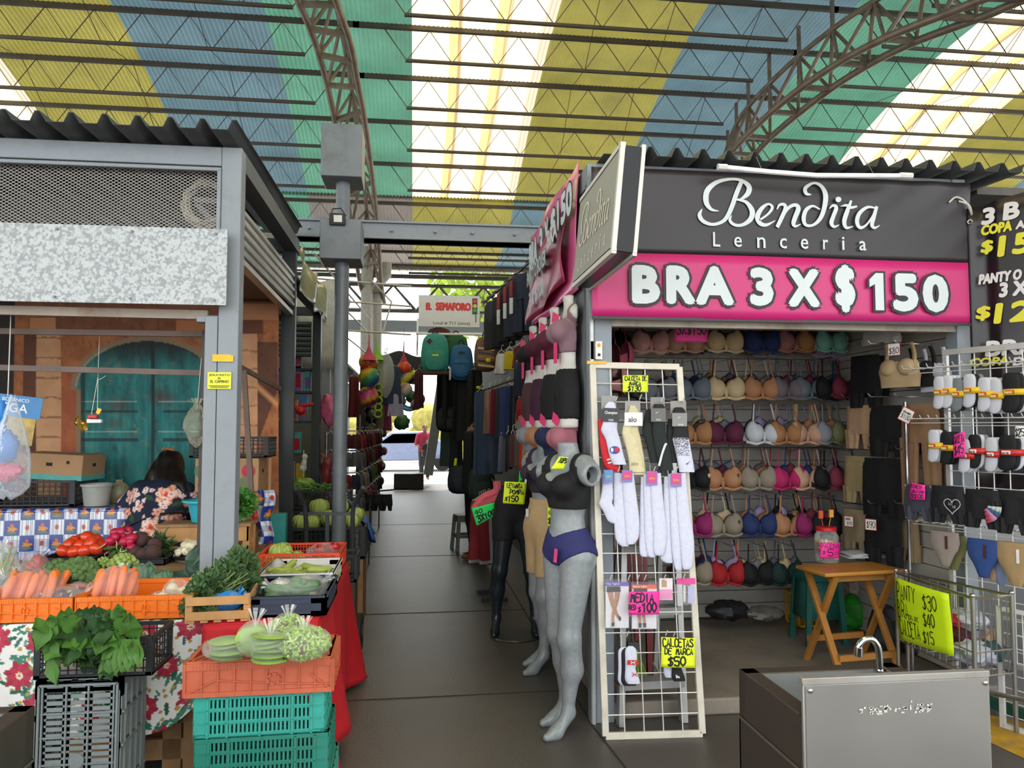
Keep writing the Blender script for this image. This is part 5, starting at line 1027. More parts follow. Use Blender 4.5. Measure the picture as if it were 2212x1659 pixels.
xl0, xl1 = P(1273, 900, Y=4.05).x, P(1323, 900, Y=4.05).x; xr0, xr1 = P(2068, 730, Y=4.05).x, P(2096, 730, Y=4.05).x
zl = P(1700, 700, Y=4.07).z
b = B(); b.bx((xl0 + .03, 4.05, 0), (xl1, 4.15, 3.0)); b.bx((xl0, 4.04, 0), (xl0 + .028, 4.12, 2.9)); obj('post', b, m_paint, t, world=True, bev=.003)
b = B(); b.bx((xl0 + .005, 4.035, 0), (xl0 + .022, 4.04, 2.4)); obj('post_trim', b, M('b9bbb8', .4, .4), t, world=True)
b = B(); b.bx((xr0, 4.05, .09), (xr1, 4.15, 3.0)); obj('post', b, m_paint, t, world=True, bev=.003)
b = B(); b.bx((xl0, 4.06, 2.88), (xr1, 4.14, 3.0)); b.bx((xl0, 4.1, 2.88), (xl0 + .1, 6.0, 3.0)); obj('top_rail', b, m_paint, t, world=True)
b = B(); b.bx((xl1, 4.06, zl - .03), (xr0, 4.12, zl + .02)); obj('lintel', b, M('b5aea2', .6, n=.12, ns=8, dirt='7a4a2c', da=.85, dsc=3), t, world=True)
obj('roof_sheet', trap(.98, xr1 + .25, 3.9, 6.1, 3.0, .147, .05, .08), M('45494b', .5, .2, n=.1), t, world=True, solid=.003, ang=20)
b = B(); b.bx((xl0 + .02, 5.95, 0), (xl0 + .12, 6.05, 3.0)); b.bx((xr1 - .1, 5.95, 0), (xr1, 6.05, 3.0)); obj('post', b, m_paint, t, world=True)
YW, XW = 5.78, 3.2
def slats(b, o, ux, L_, z0, z1):
    b.M = frame(o, ux, (0, 0, 1)); z = z0
    while z < z1: b.bx((0, z, -.012), (L_, z + .094, 0)); z += .1
m_slat = M('bdb8b0', .5, n=.05)
b = B(); slats(b, (1.0, YW, 0), (1, 0, 0), 2.3, .1, 2.7); struct('wall_back', b, m_slat)
b = B(); slats(b, (XW, YW, 0), (0, -1, 0), 1.6, .1, 2.7); struct('wall_right', b, m_slat)
for a_, c_, nm in (((1.0, YW + .013, 0), (3.3, YW + .05, 2.95), 'wall_back'), ((XW + .013, 4.15, 0), (XW + .05, 5.8, 2.95), 'wall_right'), ((xl1, 4.16, .1), (xl1 + .02, 5.75, 2.9), 'wall_left'), ((xl1, 4.15, 2.86), (XW, 5.78, 2.88), 'ceiling')): b = B(); b.bx(a_, c_); struct(nm, b, M('4a4642', .8))
# ---------- banners ----------
m_blackv = M('262023', .45, n=.06, ns=3, coat=.06, bump=.25, bs=5); m_pinkv = M('c42470', .45, n=.04, ns=3, coat=.08, bump=.25, bs=5); m_ltr = M('cfd8dc', .5, n=.02); m_ink = M('1c1418', .5, n=0)
YB = 3.97
zT, zS, zB = P(1700, 378, Y=YB).z, P(1700, 556, Y=YB).z, P(1700, 692, Y=YB).z; xB0, xB1 = P(1279, 600, Y=YB).x, P(2097, 500, Y=YB).x
t = thing('shop_banner', 'black and pink front banner with script lettering over the lingerie shop', 'banner', (xB0, YB, zB))
wv = lambda x, z: YB + .006 * sin(x * 3.3 + z * 2) + .012 * max(0, (x - xB1 + 1.0)) * sin((x - z * 1.3) * 22) * max(0, z - zS + .1)
b = B(); b.grid(lambda u, v: (xB0 + (xB1 - xB0) * u, wv(xB0 + (xB1 - xB0) * u, zS + (zT - zS) * v), zS + (zT - zS) * v), 80, 14); obj('black_cloth', b, m_blackv, t, world=True, solid=.001)
b = B(); b.grid(lambda u, v: (xB0 + (xB1 - xB0) * u, wv(xB0 + (xB1 - xB0) * u, zS), zB + (zS - zB) * v), 60, 6); obj('pink_cloth', b, m_pinkv, t, world=True, solid=.001)
b = B(); b.bx((xB0, YB - .004, zB - .012), (xB1, YB + .006, zB + .004)); obj('hem', b, m_blackv, t, world=True)
mB = frame((0, YB - .012, 0), (1, 0, 0), (0, 0, 1))
def rc(x0, y0, x1, y1): xm, ym = (x0 + x1) / 2, (y0 + y1) / 2; return P(x0, ym, Y=YB).x, P(xm, y1, Y=YB).z, P(x1, ym, Y=YB).x, P(xm, y0, Y=YB).z
bo, bi = B(), B()
for s, r_ in (('B', (1363, 574, 1424, 657)), ('R', (1437, 575, 1500, 658)), ('A', (1500, 576, 1583, 660)), ('3', (1617, 579, 1668, 662)), ('X', (1699, 582, 1768, 664)), ('$', (1801, 573, 1844, 676)), ('1', (1875, 591, 1906, 671)), ('5', (1925, 592, 1980, 674)), ('0', (1989, 594, 2045, 676))):
    q_ = rc(*r_)
    if s == '1':
        x0, z0, x1, z1 = q_
        for bb, g, zz in ((bo, .012, .002), (bi, 0, .004)):
            bb.M = mB; bb.add([(x0 + (x1 - x0) * a + gx * g, z0 + (z1 - z0) * c + gz * g, zz) for a, c, gx, gz in ((.0, .82, -1, 0), (.45, 1, -.3, 1), (.98, 1, 1, 1), (.98, 0, 1, -1), (.38, 0, -1, -1), (.38, .70, -1, -1), (.0, .62, -1, -1))], [(0, 1, 5, 6), (1, 2, 3, 4, 5)]); bb.M = Matrix()
    else: put(bo, s, mB, *q_, z=.002, off=.05, grow=.016); put(bi, s, mB, *q_, z=.004, off=.05)
obj('lettering_outline', bo, m_ink, t, world=True); obj('lettering', bi, m_ltr, t, world=True)
SCR = [([(350, 490, 8), (270, 470, 36), (217, 390, 60), (230, 270, 60), (330, 180, 44), (480, 145, 30), (600, 160, 34), (680, 225, 58), (668, 300, 56), (600, 358, 26), (560, 366, 20)]), ([(602, 165, 46), (545, 300, 50), (500, 430, 50), (445, 550, 46), (380, 612, 36), (280, 635, 34), (185, 600, 44), (145, 535, 46), (172, 470, 10)]), ([(550, 368, 18), (650, 395, 38), (714, 490, 60), (695, 580, 54), (610, 640, 36), (525, 640, 34), (473, 592, 34), (492, 538, 8)]),
 ([(800, 585, 22), (890, 520, 26), (933, 450, 34), (890, 415, 24), (820, 460, 44), (772, 550, 56), (800, 622, 50), (870, 640, 34), (962, 595, 8)]), ([(985, 468, 14), (1010, 425, 26), (1060, 420, 36), (1075, 465, 46), (1035, 560, 46), (990, 655, 42)]), ([(1035, 570, 16), (1110, 455, 34), (1185, 425, 40), (1215, 465, 54), (1180, 560, 52), (1162, 625, 48), (1185, 655, 28), (1240, 632, 8)]),
 ([(1352, 312, 10), (1300, 300, 40), (1292, 240, 42), (1380, 188, 26), (1462, 220, 40), (1510, 320, 58), (1492, 470, 52), (1445, 580, 44), (1370, 643, 30), (1295, 640, 36), (1272, 570, 48), (1298, 480, 44), (1370, 436, 26), (1445, 470, 16)]),
 ([(1552, 462, 12), (1590, 430, 28), (1625, 455, 44), (1592, 550, 46), (1572, 620, 48), (1602, 660, 30), (1655, 640, 8)]), ([(1786, 382, 24), (1745, 490, 48), (1712, 600, 50), (1735, 670, 34), (1806, 656, 8)]), ([(1672, 440, 6), (1735, 428, 30), (1785, 452, 32), (1845, 440, 20)]),
 ([(2050, 458, 16), (1965, 448, 30), (1880, 510, 44), (1850, 600, 48), (1880, 668, 38), (1945, 645, 24), (2010, 560, 20), (2050, 475, 16)]), ([(2062, 448, 34), (2030, 560, 46), (2012, 640, 44), (2042, 672, 28), (2095, 645, 8)])]
b = B()
def script(b, M_, f, wsc):
    o = b.M; b.M = M_
    for st in SCR:
        p = cr(st, 5); b.ribbon([f(a, c) for a, c, _ in p], [w_ * wsc for _, _, w_ in p], .003 + .0002 * (len(b.v) % 5))
    b.add([(f(1648 + 32 * cos(a * .5), 365 + 30 * sin(a * .5))) + (.0035,) for a in range(13)][:-0 or None], [tuple(range(13))]); b.M = o
pxm = lambda a, c: (lambda p: (p.x, p.z))(P(1480 + a * .19892, 360 + c * .19892, Y=YB))
script(b, mB, pxm, .19892 * 4.2 / FPX)
for ch, x0, x1, y0, y1 in (('L', 1538, 1553.5, 503, 534), ('e', 1583.5, 1600, 513, 535), ('n', 1633, 1651, 514, 537), ('c', 1682, 1697, 516, 538), ('e', 1727, 1743, 517, 539), ('r', 1775, 1786, 519, 540), ('i', 1816, 1821, 513, 541), ('a', 1853, 1868, 522, 542.5)): put(b, ch, mB, *rc(x0, y0, x1, y1), z=.003, off=.008)
obj('script_lettering', b, m_ltr, t, world=True)
# hanging light box sign
t = thing('light_box_sign', 'tilted box sign with grey face jutting over the aisle from the shop corner', 'sign', (.9, 3.6, 2.54)); t.rotation_euler = (0, R(5.5), 0)
H_, T_, y0, y1 = .47, .105, -.42, .42
b = B(); b.bx((-.045, y0, -H_ / 2), (.06, y1, H_ / 2)); obj('case', b, M('0a0a0c', .3, n=.1, sp=.35), t, bev=.003)
b = B(); b.bx((-.048, y0 + .02, -H_ / 2 + .02), (-.0455, y1 - .02, H_ / 2 - .02)); obj('face', b, M('a39f96', .4, n=.04), t)
b = B()
for z in (-1, 1): b.bx((-.05, y0 - .004, z * H_ / 2 - .012), (-.026, y1, z * H_ / 2 + .012)); b.bx((.045, y0 - .004, z * H_ / 2 - .012), (.064, y1, z * H_ / 2 + .012))
b.bx((-.05, y0 - .006, -H_ / 2), (-.028, y0 + .02, H_ / 2)); b.bx((.046, y0 - .006, -H_ / 2), (.064, y0 + .02, H_ / 2)); obj('trim', b, M('d5d2ca', .4, n=.04), t, bev=.002)
b = B(); mS = frame((-.0485, y1, -H_ / 2), (0, -1, 0), (0, 0, 1)); script(b, mS, lambda a, c: (.10 + (a - 120) / 1980 * .64, .40 - (c - 120) / 575 * .24), .64 / 1980)
for i, ch in enumerate('Lenceria'): put(b, ch, mS, .12 + i * .08, .055, .12 + i * .08 + (.014 if ch == 'i' else .028), .055 + (.075 if ch in 'Li' else .052), z=.002)
obj('lettering', b, M('e6dfcc', .5, n=0), t)
b = B(); b.bx((-.01, y1, -.02), (.02, y1 + .05, .02)); obj('bracket', b, m_paint, t)
# pink side banner
t = thing('side_banner', 'pink vinyl banner on the aisle side of the lingerie shop', 'banner', (.93, 5, 2.35))
def sb(u, v): y = 6.0 - 1.8 * u; return (.905 + .015 * sin(u * 9 + v * 3) - .03 * max(0, v - .55) * sin(u * 12), y, 3.07 - .74 * v - .05 * (1 - u) * v * 0)
b = B(); b.grid(sb, 40, 16); obj('cloth', b, M('d8508e', .35, n=.04, ns=3, coat=.3, bump=.25, bs=5), t, world=True, solid=.001)
b = B(); b.grid(lambda u, v: (.87 + .02 * sin(u * 8 + v * 5) , 5.95 - 1.5 * u, 2.74 + .12 * u - (.38 + .06 * u) * v), 30, 10); obj('flap', b, M('a83058', .4, n=.15, ns=6, coat=.12, bump=.25, bs=7), t, world=True, solid=.001)
b = B(); bo = B(); mS = frame((.885, 6.0, 2.33), (0, -1, 0), (0, 0, 1))
for s, x0, x1 in (('BRA', .12, .52), ('3', .62, .76), ('X', .84, 1.0), ('$150', 1.08, 1.78)): put(bo, s, mS, x0, .42, x1, .64, z=.010, off=.05, grow=.014); put(b, s, mS, x0, .42, x1, .64, z=.012, off=.05)
mF = frame((.845, 5.95, 2.4), (0, -1, 0), (0, 0, 1))
put(bo, 'PANTY O BOXER', mF, .2, .22, 1.05, .33, z=.006, off=.03, grow=.008); put(b, 'PANTY O BOXER', mF, .2, .22, 1.05, .33, z=.008, off=.03); put(b, '3 X $100', mF, .3, .02, .95, .16, z=.008, off=.04); put(b, 'BRA', mF, 1.1, .3, 1.45, .42, z=.008, off=.04)
obj('lettering_outline', bo, m_ink, t, world=True); obj('lettering', b, m_ltr, t, world=True)
# black banner at the outer end
A_, ux = V((3.13, 3.98, 0)), V((.53, -.85, 0)).normalized(); nB = ux.cross(V((0, 0, 1)))
t = thing('price_banner', 'black hanging banner with yellow prices beyond the wire rack', 'banner', (3.13, 3.98, 1.4))
b = B(); b.grid(lambda u, v: A_ + ux * (.62 * u) + nB * (.02 * cos(min(u, .25) * 25)) + V((0, 0, 2.80 - 1.6 * v + .06 * u)), 40, 16); obj('cloth', b, M('1c1419', .4, n=.2, ns=2.5, coat=.15, bump=.3, bs=6), t, world=True, solid=.001)
mP = frame(A_ + nB * .024, ux, (0, 0, 1)); bw, by = B(), B(); qv = lambda px, py: (lambda p: ((p - A_).dot(ux), p.z))(PL(px, py, A_, nB))
for bb, s, x0, y0, x1, y1, sh in ((bw, '3', 2123, 450, 2154, 487, .1), (bw, 'B', 2169, 438, 2207, 476, .1), (by, 'COPA', 2123, 483, 2190, 506, .15), (bw, 'A', 2197, 478, 2217, 496, .15), (by, '$', 2122, 520, 2150, 551, .1), (by, '15', 2157, 506, 2235, 552, .1), (bw, 'PANTY O', 2117, 588, 2212, 611, .2), (bw, '3 X', 2161, 608, 2226, 641, .1), (by, '$', 2111, 662, 2144, 694, .1), (by, '12', 2149, 652, 2235, 697, .1), (bw, 'BRA', 2131, 733, 2250, 768, .1), (by, 'COPA', 2099, 772, 2184, 791, .15), (bw, 'D', 2191, 772, 2218, 790, .15)):
    a, c = qv(x0, (y0 + y1) / 2)[0], qv(x1, (y0 + y1) / 2)[0]; z1_, z0_ = qv((x0 + x1) / 2, y0)[1], qv((x0 + x1) / 2, y1)[1]; put(bb, s, mP, a, z0_, c, z1_, z=.004, off=.045, shear=sh)
obj('white_lettering', bw, M('d5d2d4', .5, n=0), t, world=True); obj('yellow_lettering', by, M('d6cf2a', .45, n=0), t, world=True)
b = B(); b.M = mP; b.tube([(.02 + .012 * cos(a * .6), 2.72 + .012 * sin(a * .6), .003) for a in range(10)], .003, 5, closed=True); obj('eyelet', b, M('d0d0d0', .3, .8), t, world=True)
b = B(); b.tube(cr([(3.06, 3.96, 2.84), (3.1, 3.93, 2.81), (3.13, 3.95, 2.76), (3.1, 3.95, 2.83), (3.04, 3.95, 2.86), (3.0, 3.96, 2.83)], 4), .005, 5); tag(obj('tie_cord', b, M('cfcac0', .7)), 'pale cord knotted between the front banner and the price banner', 'cord')
# tube lamp
m_wire0 = M('9a9a98', .4, .5)
a_, c_ = P(1562, 361, Y=3.84), P(1764, 379, Y=3.84); e_ = P(1966, 380, Y=3.84)
t = thing('tube_lamp', 'white fluorescent tube fixture lying along the top of the front banner', 'lamp', a_); b = B(); b.tube([a_, a_.lerp(c_, .5) + V((0, 0, -.003)), c_, e_], .014, 8); obj('tube', b, M('eeeef0', .3), t, world=True); b = B(); b.cyl(a_ - V((.03, 0, 0)), a_ + V((.02, 0, 0)), .018, n=8); b.cyl(e_ - V((.06, 0, 0)), e_ + V((.01, 0, 0)), .018, n=8); obj('end_cap', b, M('d8d8d8', .4), t, world=True); b = B()
for k_ in (.2, .8): p_ = a_.lerp(e_, k_); b.tube([p_, (p_.x, p_.y + .06, 3.02)], .002, 4)
obj('tie_wire', b, m_wire0, t, world=True)
# shop sticker
t = thing('sticker', 'orange and white notice sticker on the shop post above the grid panel', 'sticker', P(1290, 776, Y=4.03)); o_ = P(1276, 776, Y=4.037); W = P(1301, 776, Y=4.037).x - o_.x; H = P(1276, 737, Y=4.037).z - o_.z; mm = frame(o_, (1, 0, 0), (0, 0, 1)); b = B(); b.M = mm; b.bx((W * .42, 0, 0), (W, H, .002)); obj('white_half', b, M('e4e2dc', .4), t, world=True); b = B(); b.M = mm; b.bx((0, 0, 0), (W * .25, H, .002)); b.ball((W * .7, H * .78, .002), (W * .17, W * .17, .001), 12, 6); obj('orange_half', b, M('e09a2c', .4), t, world=True); b = B(); b.M = mm; b.bx((W * .25, 0, 0), (W * .42, H, .002)); b.ball((W * .72, H * .25, .002), (W * .14, W * .14, .001), 12, 6); obj('black_band', b, m_ink, t, world=True); b = B(); mr = frame(o_ + V((W * .27, 0, H * .95)), (0, 0, -1), (1, 0, 0)); put(b, 'CENSADO', mr, 0, .004, H * .9, W * .12, .0035); obj('lettering', b, m_ltr, t, world=True)
b = B(); a_, c_ = P(1268, 786, Y=4.03), P(1310, 780, Y=4.03); b.bx((a_.x, 4.028, a_.z), (c_.x, 4.034, c_.z)); tag(obj('tape', b, M('e8b91e', .5)), 'yellow tape on the shop post behind the top of the grid panel', 'tape')
# ---------- bras ----------
def cupb(s):
    b = B()
    def f(u, v):
        a = 2 * pi * u; rx, rz = .073, (.078 if sin(a) > 0 else .066); k = 1 - .26 * max(0, sin(a)) ** 2 * (1 if cos(a) * s < 0 else .1)
        return (s * .071 + v * rx * k * cos(a), -.058 * (1 - v * v) ** .8 - .004, -.155 + v * rz * k * sin(a) - .016 * (1 - v))
    b.grid(f, 22, 7, wrap=True); return b
def strapb(s): b = B(); b.grid(lambda u, v: (s * (.085 - .02 * v) + (u - .5) * .011, -.012 + .02 * v * 1, -.09 + .105 * v), 1, 6); return b
def bandb():
    b = B()
    for s in (-1, 1): b.grid(lambda u, v: (s * (.125 + .035 * sin(u * pi / 2)), -.005 + .07 * u, -.145 - .05 * u * .4 - (.062 - .025 * u) * v), 6, 2)
    b.grid(lambda u, v: (-.14 + .28 * u, -.014 - .012 * abs(sin((u - .5) * 2 * pi)), -.208 + .006 * cos(u * 4 * pi) - .014 * v), 20, 1)
    b.grid(lambda u, v: (-.012 + .024 * u, -.018, -.15 - .06 * v), 1, 2); return b
MB_ = {k: cloth_m(h) for k, h in dict(cream='cdb78f', navy='1f2f5f', rose='9c6a66', tan='b07d58', mint='7fc4b8', blush='c99a94', nude='b58f7a', grey='787c82', mauve='6f656b', steel='66707a', black='0d0d0f', burgundy='561a35', white='c4c7cc', camel='a4744a', peach='c39a80', silver='8a8c94', olive='6b7048', khaki='8d8371', fuchsia='b01f5c', magenta='8e1f5e', green='14302c', red='a01820', wine='7a2a3c', lilac='a592b8').items()}
b0 = thing('bra', 'x', 'bra')
for s in (-1, 1): obj('cup', cupb(s), MB_['tan'], b0, solid=.003, ang=70); obj('strap', strapb(s), MB_['tan'], b0, solid=.002)
obj('band', bandb(), MB_['tan'], b0, solid=.002, ang=70)
first = [True]
def bra(loc, col, label, rot=0, group='bras on the back wall', sc=1.0, tagc=None):
    o = b0 if first[0] else dup(b0, loc, mats=None); first[0] = False; o.location = loc; o.rotation_euler = rot if isinstance(rot, tuple) else (0, 0, rot); o.scale = (sc, sc, sc * 1.22); o['label'] = label; o['group'] = group
    for ch in o.children: ch.material_slots[0].link = 'OBJECT'; ch.material_slots[0].material = MB_[col]
    if tagc: bt = B(); bt.box((.09, -.055, -.15), (.018, .002, .05), rot=Matrix.Rotation(.5, 3, 'Y')); obj('label_tag', bt, M(tagc, .5), o)
    return o
ROWS = [('topmost', 735, [(1405, 'blush', 0), (1478, 'nude', 0), (1566, 'cream', 0), (1647, 'navy', 0), (1716, 'rose', 0), (1757, 'camel', 0), (1796, 'mint', 'd8b8b0')]),
 ('second', 836, [(1420, 'grey', 0), (1495, 'steel', 0), (1567, 'cream', 0), (1645, 'tan', 0), (1702, 'mauve', 0), (1752, 'steel', 0), (1794, 'black', 'e8c8c0'), (1829, 'wine', 'e8c8c0')]),
 ('third', 932, [(1500, 'camel', 0), (1564, 'burgundy', 0), (1649, 'white', '222222'), (1697, 'camel', 0), (1743, 'peach', '5a2030'), (1794, 'silver', '7a4a50'), (1827, 'olive', 'd8c0b8')]),
 ('fourth', 1030, [(1497, 'black', 'c0a890'), (1560, 'tan', '222222'), (1638, 'khaki', 0), (1704, 'fuchsia', 0), (1748, 'peach', '222222'), (1790, 'black', 'e8c8c0'), (1825, 'wine', 'e0c0b8')]),
 ('fifth', 1130, [(1500, 'magenta', 0), (1562, 'khaki', '222222'), (1640, 'navy', 0), (1708, 'tan', 0), (1752, 'magenta', 0), (1786, 'black', 0)]),
 ('lowest', 1235, [(1500, 'khaki', 0), (1571, 'red', 0), (1636, 'black', 0), (1700, 'green', 0)])]
q = random.Random(17); hk = None; pal = ['burgundy', 'steel', 'black', 'navy', 'tan', 'wine', 'grey', 'mauve', 'cream', 'lilac']
for rn, yy, L_ in ROWS:
    for i, (x, col, tg) in enumerate(L_):
        c = P(x, yy, Y=5.28 + .0 * i); z = c.z + .18
        bra((c.x, 5.28, z), col, '%s bra at the front, %s from the grid panel end in the %s row' % (col, ORD[i], rn), rot=rnd(-.08, .08) + (.25 if i >= len(L_) - 2 else 0), tagc=tg or None)
        used = [col]
        for k_ in range(1, 3):
            c2 = q.choice([p_ for p_ in pal if p_ not in used]); used.append(c2)
            bra((c.x + q.uniform(.012, .05) * k_ * (1 if q.random() < .7 else -1), 5.28 + .11 * k_, z + q.uniform(-.01, .02) * k_), c2, '%s bra %s the %s bra that is %s in the %s row' % (c2, 'just behind' if k_ == 1 else 'two behind', col, ORD[i], rn), rot=rnd(-.1, .1), group='bras hanging behind')
        bt = B(); bt.tube([(0, YW - .02 - 5.28, .012), (0, -.10, .012), (0, -.115, .03)], .0035, 5)
        if hk is None: hk = obj('wall_hook', bt, M('c8c8cc', .2, 1, n=0)); tag(hk, 'thin chrome hook holding bras on the slatted back wall', 'hook', 'hooks on the back wall'); o = hk
        else: o = hk.copy(); COL.objects.link(o)
        o.location = (c.x, 5.28, z)
# bras on the inner side by the post, seen edge on
for i, (x, y, Y, col) in enumerate(((1345, 745, 4.5, 'wine'), (1358, 775, 4.7, 'blush'), (1378, 770, 4.9, 'wine'), (1395, 772, 5.05, 'burgundy'), (1412, 778, 5.2, 'lilac'), (1340, 800, 4.5, 'rose'), (1425, 812, 5.3, 'silver'))):
    c = P(x, y, Y=Y); bra((xl1 + .16, Y, c.z + .12), col, '%s bra hanging edge on inside the post, %s from the front' % (col, ORD[i]), rot=pi / 2 + rnd(-.2, .2), group='bras on the inner side')
# ---------- clothing on the right wall ----------
def shorts(name, label, cat, loc, rz, w, h, leg, col, group=None, wb=None, tilt=0, t_=.022, gap=.02, n=18):
    """hips and two legs hung from the waist; origin at the middle of the waistband, front toward local -Y."""
    th = thing(name, label, cat, loc, rz, group); mt = cloth_m(col); hh = h - leg
    b = B(); loft(b, [(0, 0, -.03, w * .46, t_), (0, 0, -.06, w * .48, t_ * 1.2), (0, 0, -hh * .8, w * .5, t_ * 1.25), (0, 0, -hh - .02, w * .5, t_ * 1.1)], n, wr=.15, ph=w * 30); obj('hips', b, mt, th, ang=80)
    for s in (-1, 1): b = B(); loft(b, [(s * w * .25, 0, -hh + .01, w * .255, t_ * 1.1), (s * w * .26, 0, -hh - leg * .5, w * .245 - gap * .3, t_ * 1.05), (s * (w * .265 + gap * .2), 0, -h, w * .235 - gap * .5, t_)], n, wr=.2, ph=s); obj('leg', b, mt, th, ang=80)
    b = B(); loft(b, [(0, 0, 0, w * .445, t_), (0, 0, -.035, w * .455, t_ * 1.05)], n); obj('waistband', b, cloth_m(wb) if wb else mt, th, ang=80)
    return th
def panty(name, label, loc, rz, w, h, col, group=None, tagc=None):
    th = thing(name, label, 'panty', loc, rz, group); mt = cloth_m(col); b = B()
    loft(b, [(0, 0, -.015, w * .48, .014), (0, 0, -h * .3, w * .5, .018), (0, 0, -h * .5, w * .44, .018), (0, 0, -h * .62, w * .34, .018), (0, 0, -h * .78, w * .24, .016), (0, 0, -h * .94, w * .17, .014), (0, 0, -h, w * .13, .008)], 20, wr=.06); obj('front', b, mt, th, ang=80)
    b = B(); loft(b, [(0, 0, 0, w * .47, .013), (0, 0, -.02, w * .48, .015)], 20); obj('waistband', b, mt, th, ang=80)
    if tagc: b = B(); b.box((w * .12, -.02, -h * .3), (.014, .002, .07)); obj('label_tag', b, M(tagc, .5), th)
    return th
def top_(label, loc, rz, w, h, col, cat='top'):
    th = thing('crop_top', label, cat, loc, rz); mt = cloth_m(col); b = B()
    loft(b, [(0, 0, -.11, w * .40, .02), (0, 0, -.15, w * .47, .03), (0, 0, -h * .62, w * .49, .035), (0, 0, -h * .85, w * .45, .025), (0, 0, -h, w * .44, .022)], 22, wr=.08)
    for s in (-1, 1): b.ball((s * w * .2, -.02, -h * .55), (w * .2, .035, h * .2), 14, 8)
    obj('body', b, mt, th, ang=80)
    for s in (-1, 1): b = B(); b.grid(lambda u, v: (s * w * (.33 - .05 * v) + (u - .5) * .03, -.01 + .02 * sin(v * pi), -.14 + .14 * v), 1, 6); obj('strap', b, mt, th, solid=.003)
    return th
XR = 3.02
def onR(px, py, X=XR): c = P(px, py, X=X); return (X, c.y, c.z)
RZ = -pi / 2
wl = [('shorts', 'long black shapewear shorts hanging above the price sign side of the back corner', 'shorts', 1868, 768, .22, .30, .12, '0c0c0f'), ('shorts', 'nude tan shapewear shorts beside the silver bra', 'shorts', 1858, 876, .22, .25, .12, 'b0906f'), ('shorts', 'wide black shapewear shorts under the beige crop top', 'shorts', 1922, 876, .27, .28, .12, '0c0c0f'), ('leggings', 'brown leggings hanging behind the chrome upright', 'leggings', 1985, 873, .22, .52, .40, '8f6d50'), ('shorts', 'khaki high waisted shorts in the middle row on the side wall', 'shorts', 1853, 985, .22, .27, .1, '9c8a62'), ('shorts', 'big black high waisted shorts in the middle row on the side wall', 'shorts', 1908, 990, .28, .32, .1, '0b0b0e'), ('shorts', 'khaki shorts with a price card in the lowest row', 'shorts', 1850, 1100, .23, .27, .12, '97866a'), ('shorts', 'navy black shorts with a price card in the lowest row', 'shorts', 1906, 1108, .25, .28, .12, '0d0e14'), ('shorts', 'white shorts folded above the beige crop top', 'shorts', 1902, 705, .25, .10, .03, 'c9c9cc')]
for nm, lb, ct, x, y, w_, h_, lg, col in wl: shorts(nm, lb, ct, onR(x, y), RZ + .22 + rnd(-.05, .05), w_ * 1.25, h_ * 1.18, lg, col)
for k_, (x, y, w_, h_, lg, col, lb) in enumerate(((1890, 770, .2, .28, .12, '17181c', 'black shorts behind the long black shapewear shorts'), (1878, 878, .2, .24, .1, 'a98b6c', 'tan shorts behind the nude shapewear shorts'), (2010, 876, .2, .3, .18, '1a1a1c', 'black leggings behind the brown leggings'), (2030, 878, .18, .5, .38, 'a5855f', 'tan leggings at the inner end of the wire rack'), (1940, 1112, .2, .28, .1, '1a1b20', 'dark shorts behind the navy black shorts'), (1960, 1120, .18, .27, .1, 'a08a68', 'khaki shorts behind the dark shorts'))): shorts('shorts', lb, 'shorts', onR(x, y, XR + .12), RZ + .3, w_, h_, lg, col)
top_('large beige crop top hanging at the front with a price card', onR(1942, 742, 2.94), RZ + .35, .30, .27, 'b49a72'); top_('black crop top behind the beige one', onR(1990, 750, 3.02), RZ + .2, .26, .24, '0c0c10'); top_('white crop top behind the black one', onR(2018, 752, 3.06), RZ + .2, .24, .26, 'c4c6d2')
b = B()
for y in (748, 862, 975, 1092):
    for x in (1870, 1930, 1990): c = P(x, y, X=3.1); b.tube([(3.19, c.y, c.z + .015), (2.94, c.y, c.z + .015), (2.92, c.y, c.z + .035)], .004, 5)
tag(obj('hook_arms', b, M('c8c8cc', .2, 1, n=0)), 'row of clear and chrome arms holding shorts on the side wall', 'hook'); bpy.data.objects['hook_arms']['kind'] = 'stuff'
def pcard(label, px, py, w_, h_, lines, X, col='e8e4dc', rot=0, ink='1a1414', border='b02838', t_=.004):
    c = P(px, py, X=X) if X else None; th = thing('price_card', label, 'sign', c); mm = frame(c + V((-.05, 0, 0)), (.5, -.86, 0), (0, 0, 1)) @ Matrix.Rotation(rot, 4, 'Z'); b = B(); b.M = mm; b.bx((-w_ / 2, -h_ / 2, 0), (w_ / 2, h_ / 2, .002)); obj('border', b, M(border, .6), th, world=True); b = B(); b.M = mm; b.bx((-w_ * .45, -h_ * .45, .001), (w_ * .45, h_ * .45, .003)); obj('paper', b, M(col, .6), th, world=True); b = B()
    for s, x0, y0, x1, y1 in lines: hand(b, s, mm, x0 * w_, y0 * h_, x1 * w_, y1 * h_, t_, .004)
    obj('lettering', b, M(ink, .6, n=0), th, world=True); return th
pcard('white price card for eighty on the beige crop top', 1948, 755, .075, .075, [('$80', -.38, -.35, .38, .15)], 2.88); pcard('tilted white price card on the brown leggings', 1975, 897, .075, .085, [('$100', -.35, -.3, .35, .05), ('COLOMBI', -.33, .12, .33, .24)], 2.92, rot=-.5, t_=.003)
pcard('white price card for ninety on the khaki shorts', 1849, 1126, .065, .07, [('$90', -.2, -.35, .38, .0), ('SHORT', -.35, .12, .2, .32)], 2.95, t_=.0025); pcard('white price card for ninety on the navy black shorts', 1897, 1133, .075, .072, [('$90', -.36, -.3, .38, .3)], 2.95)
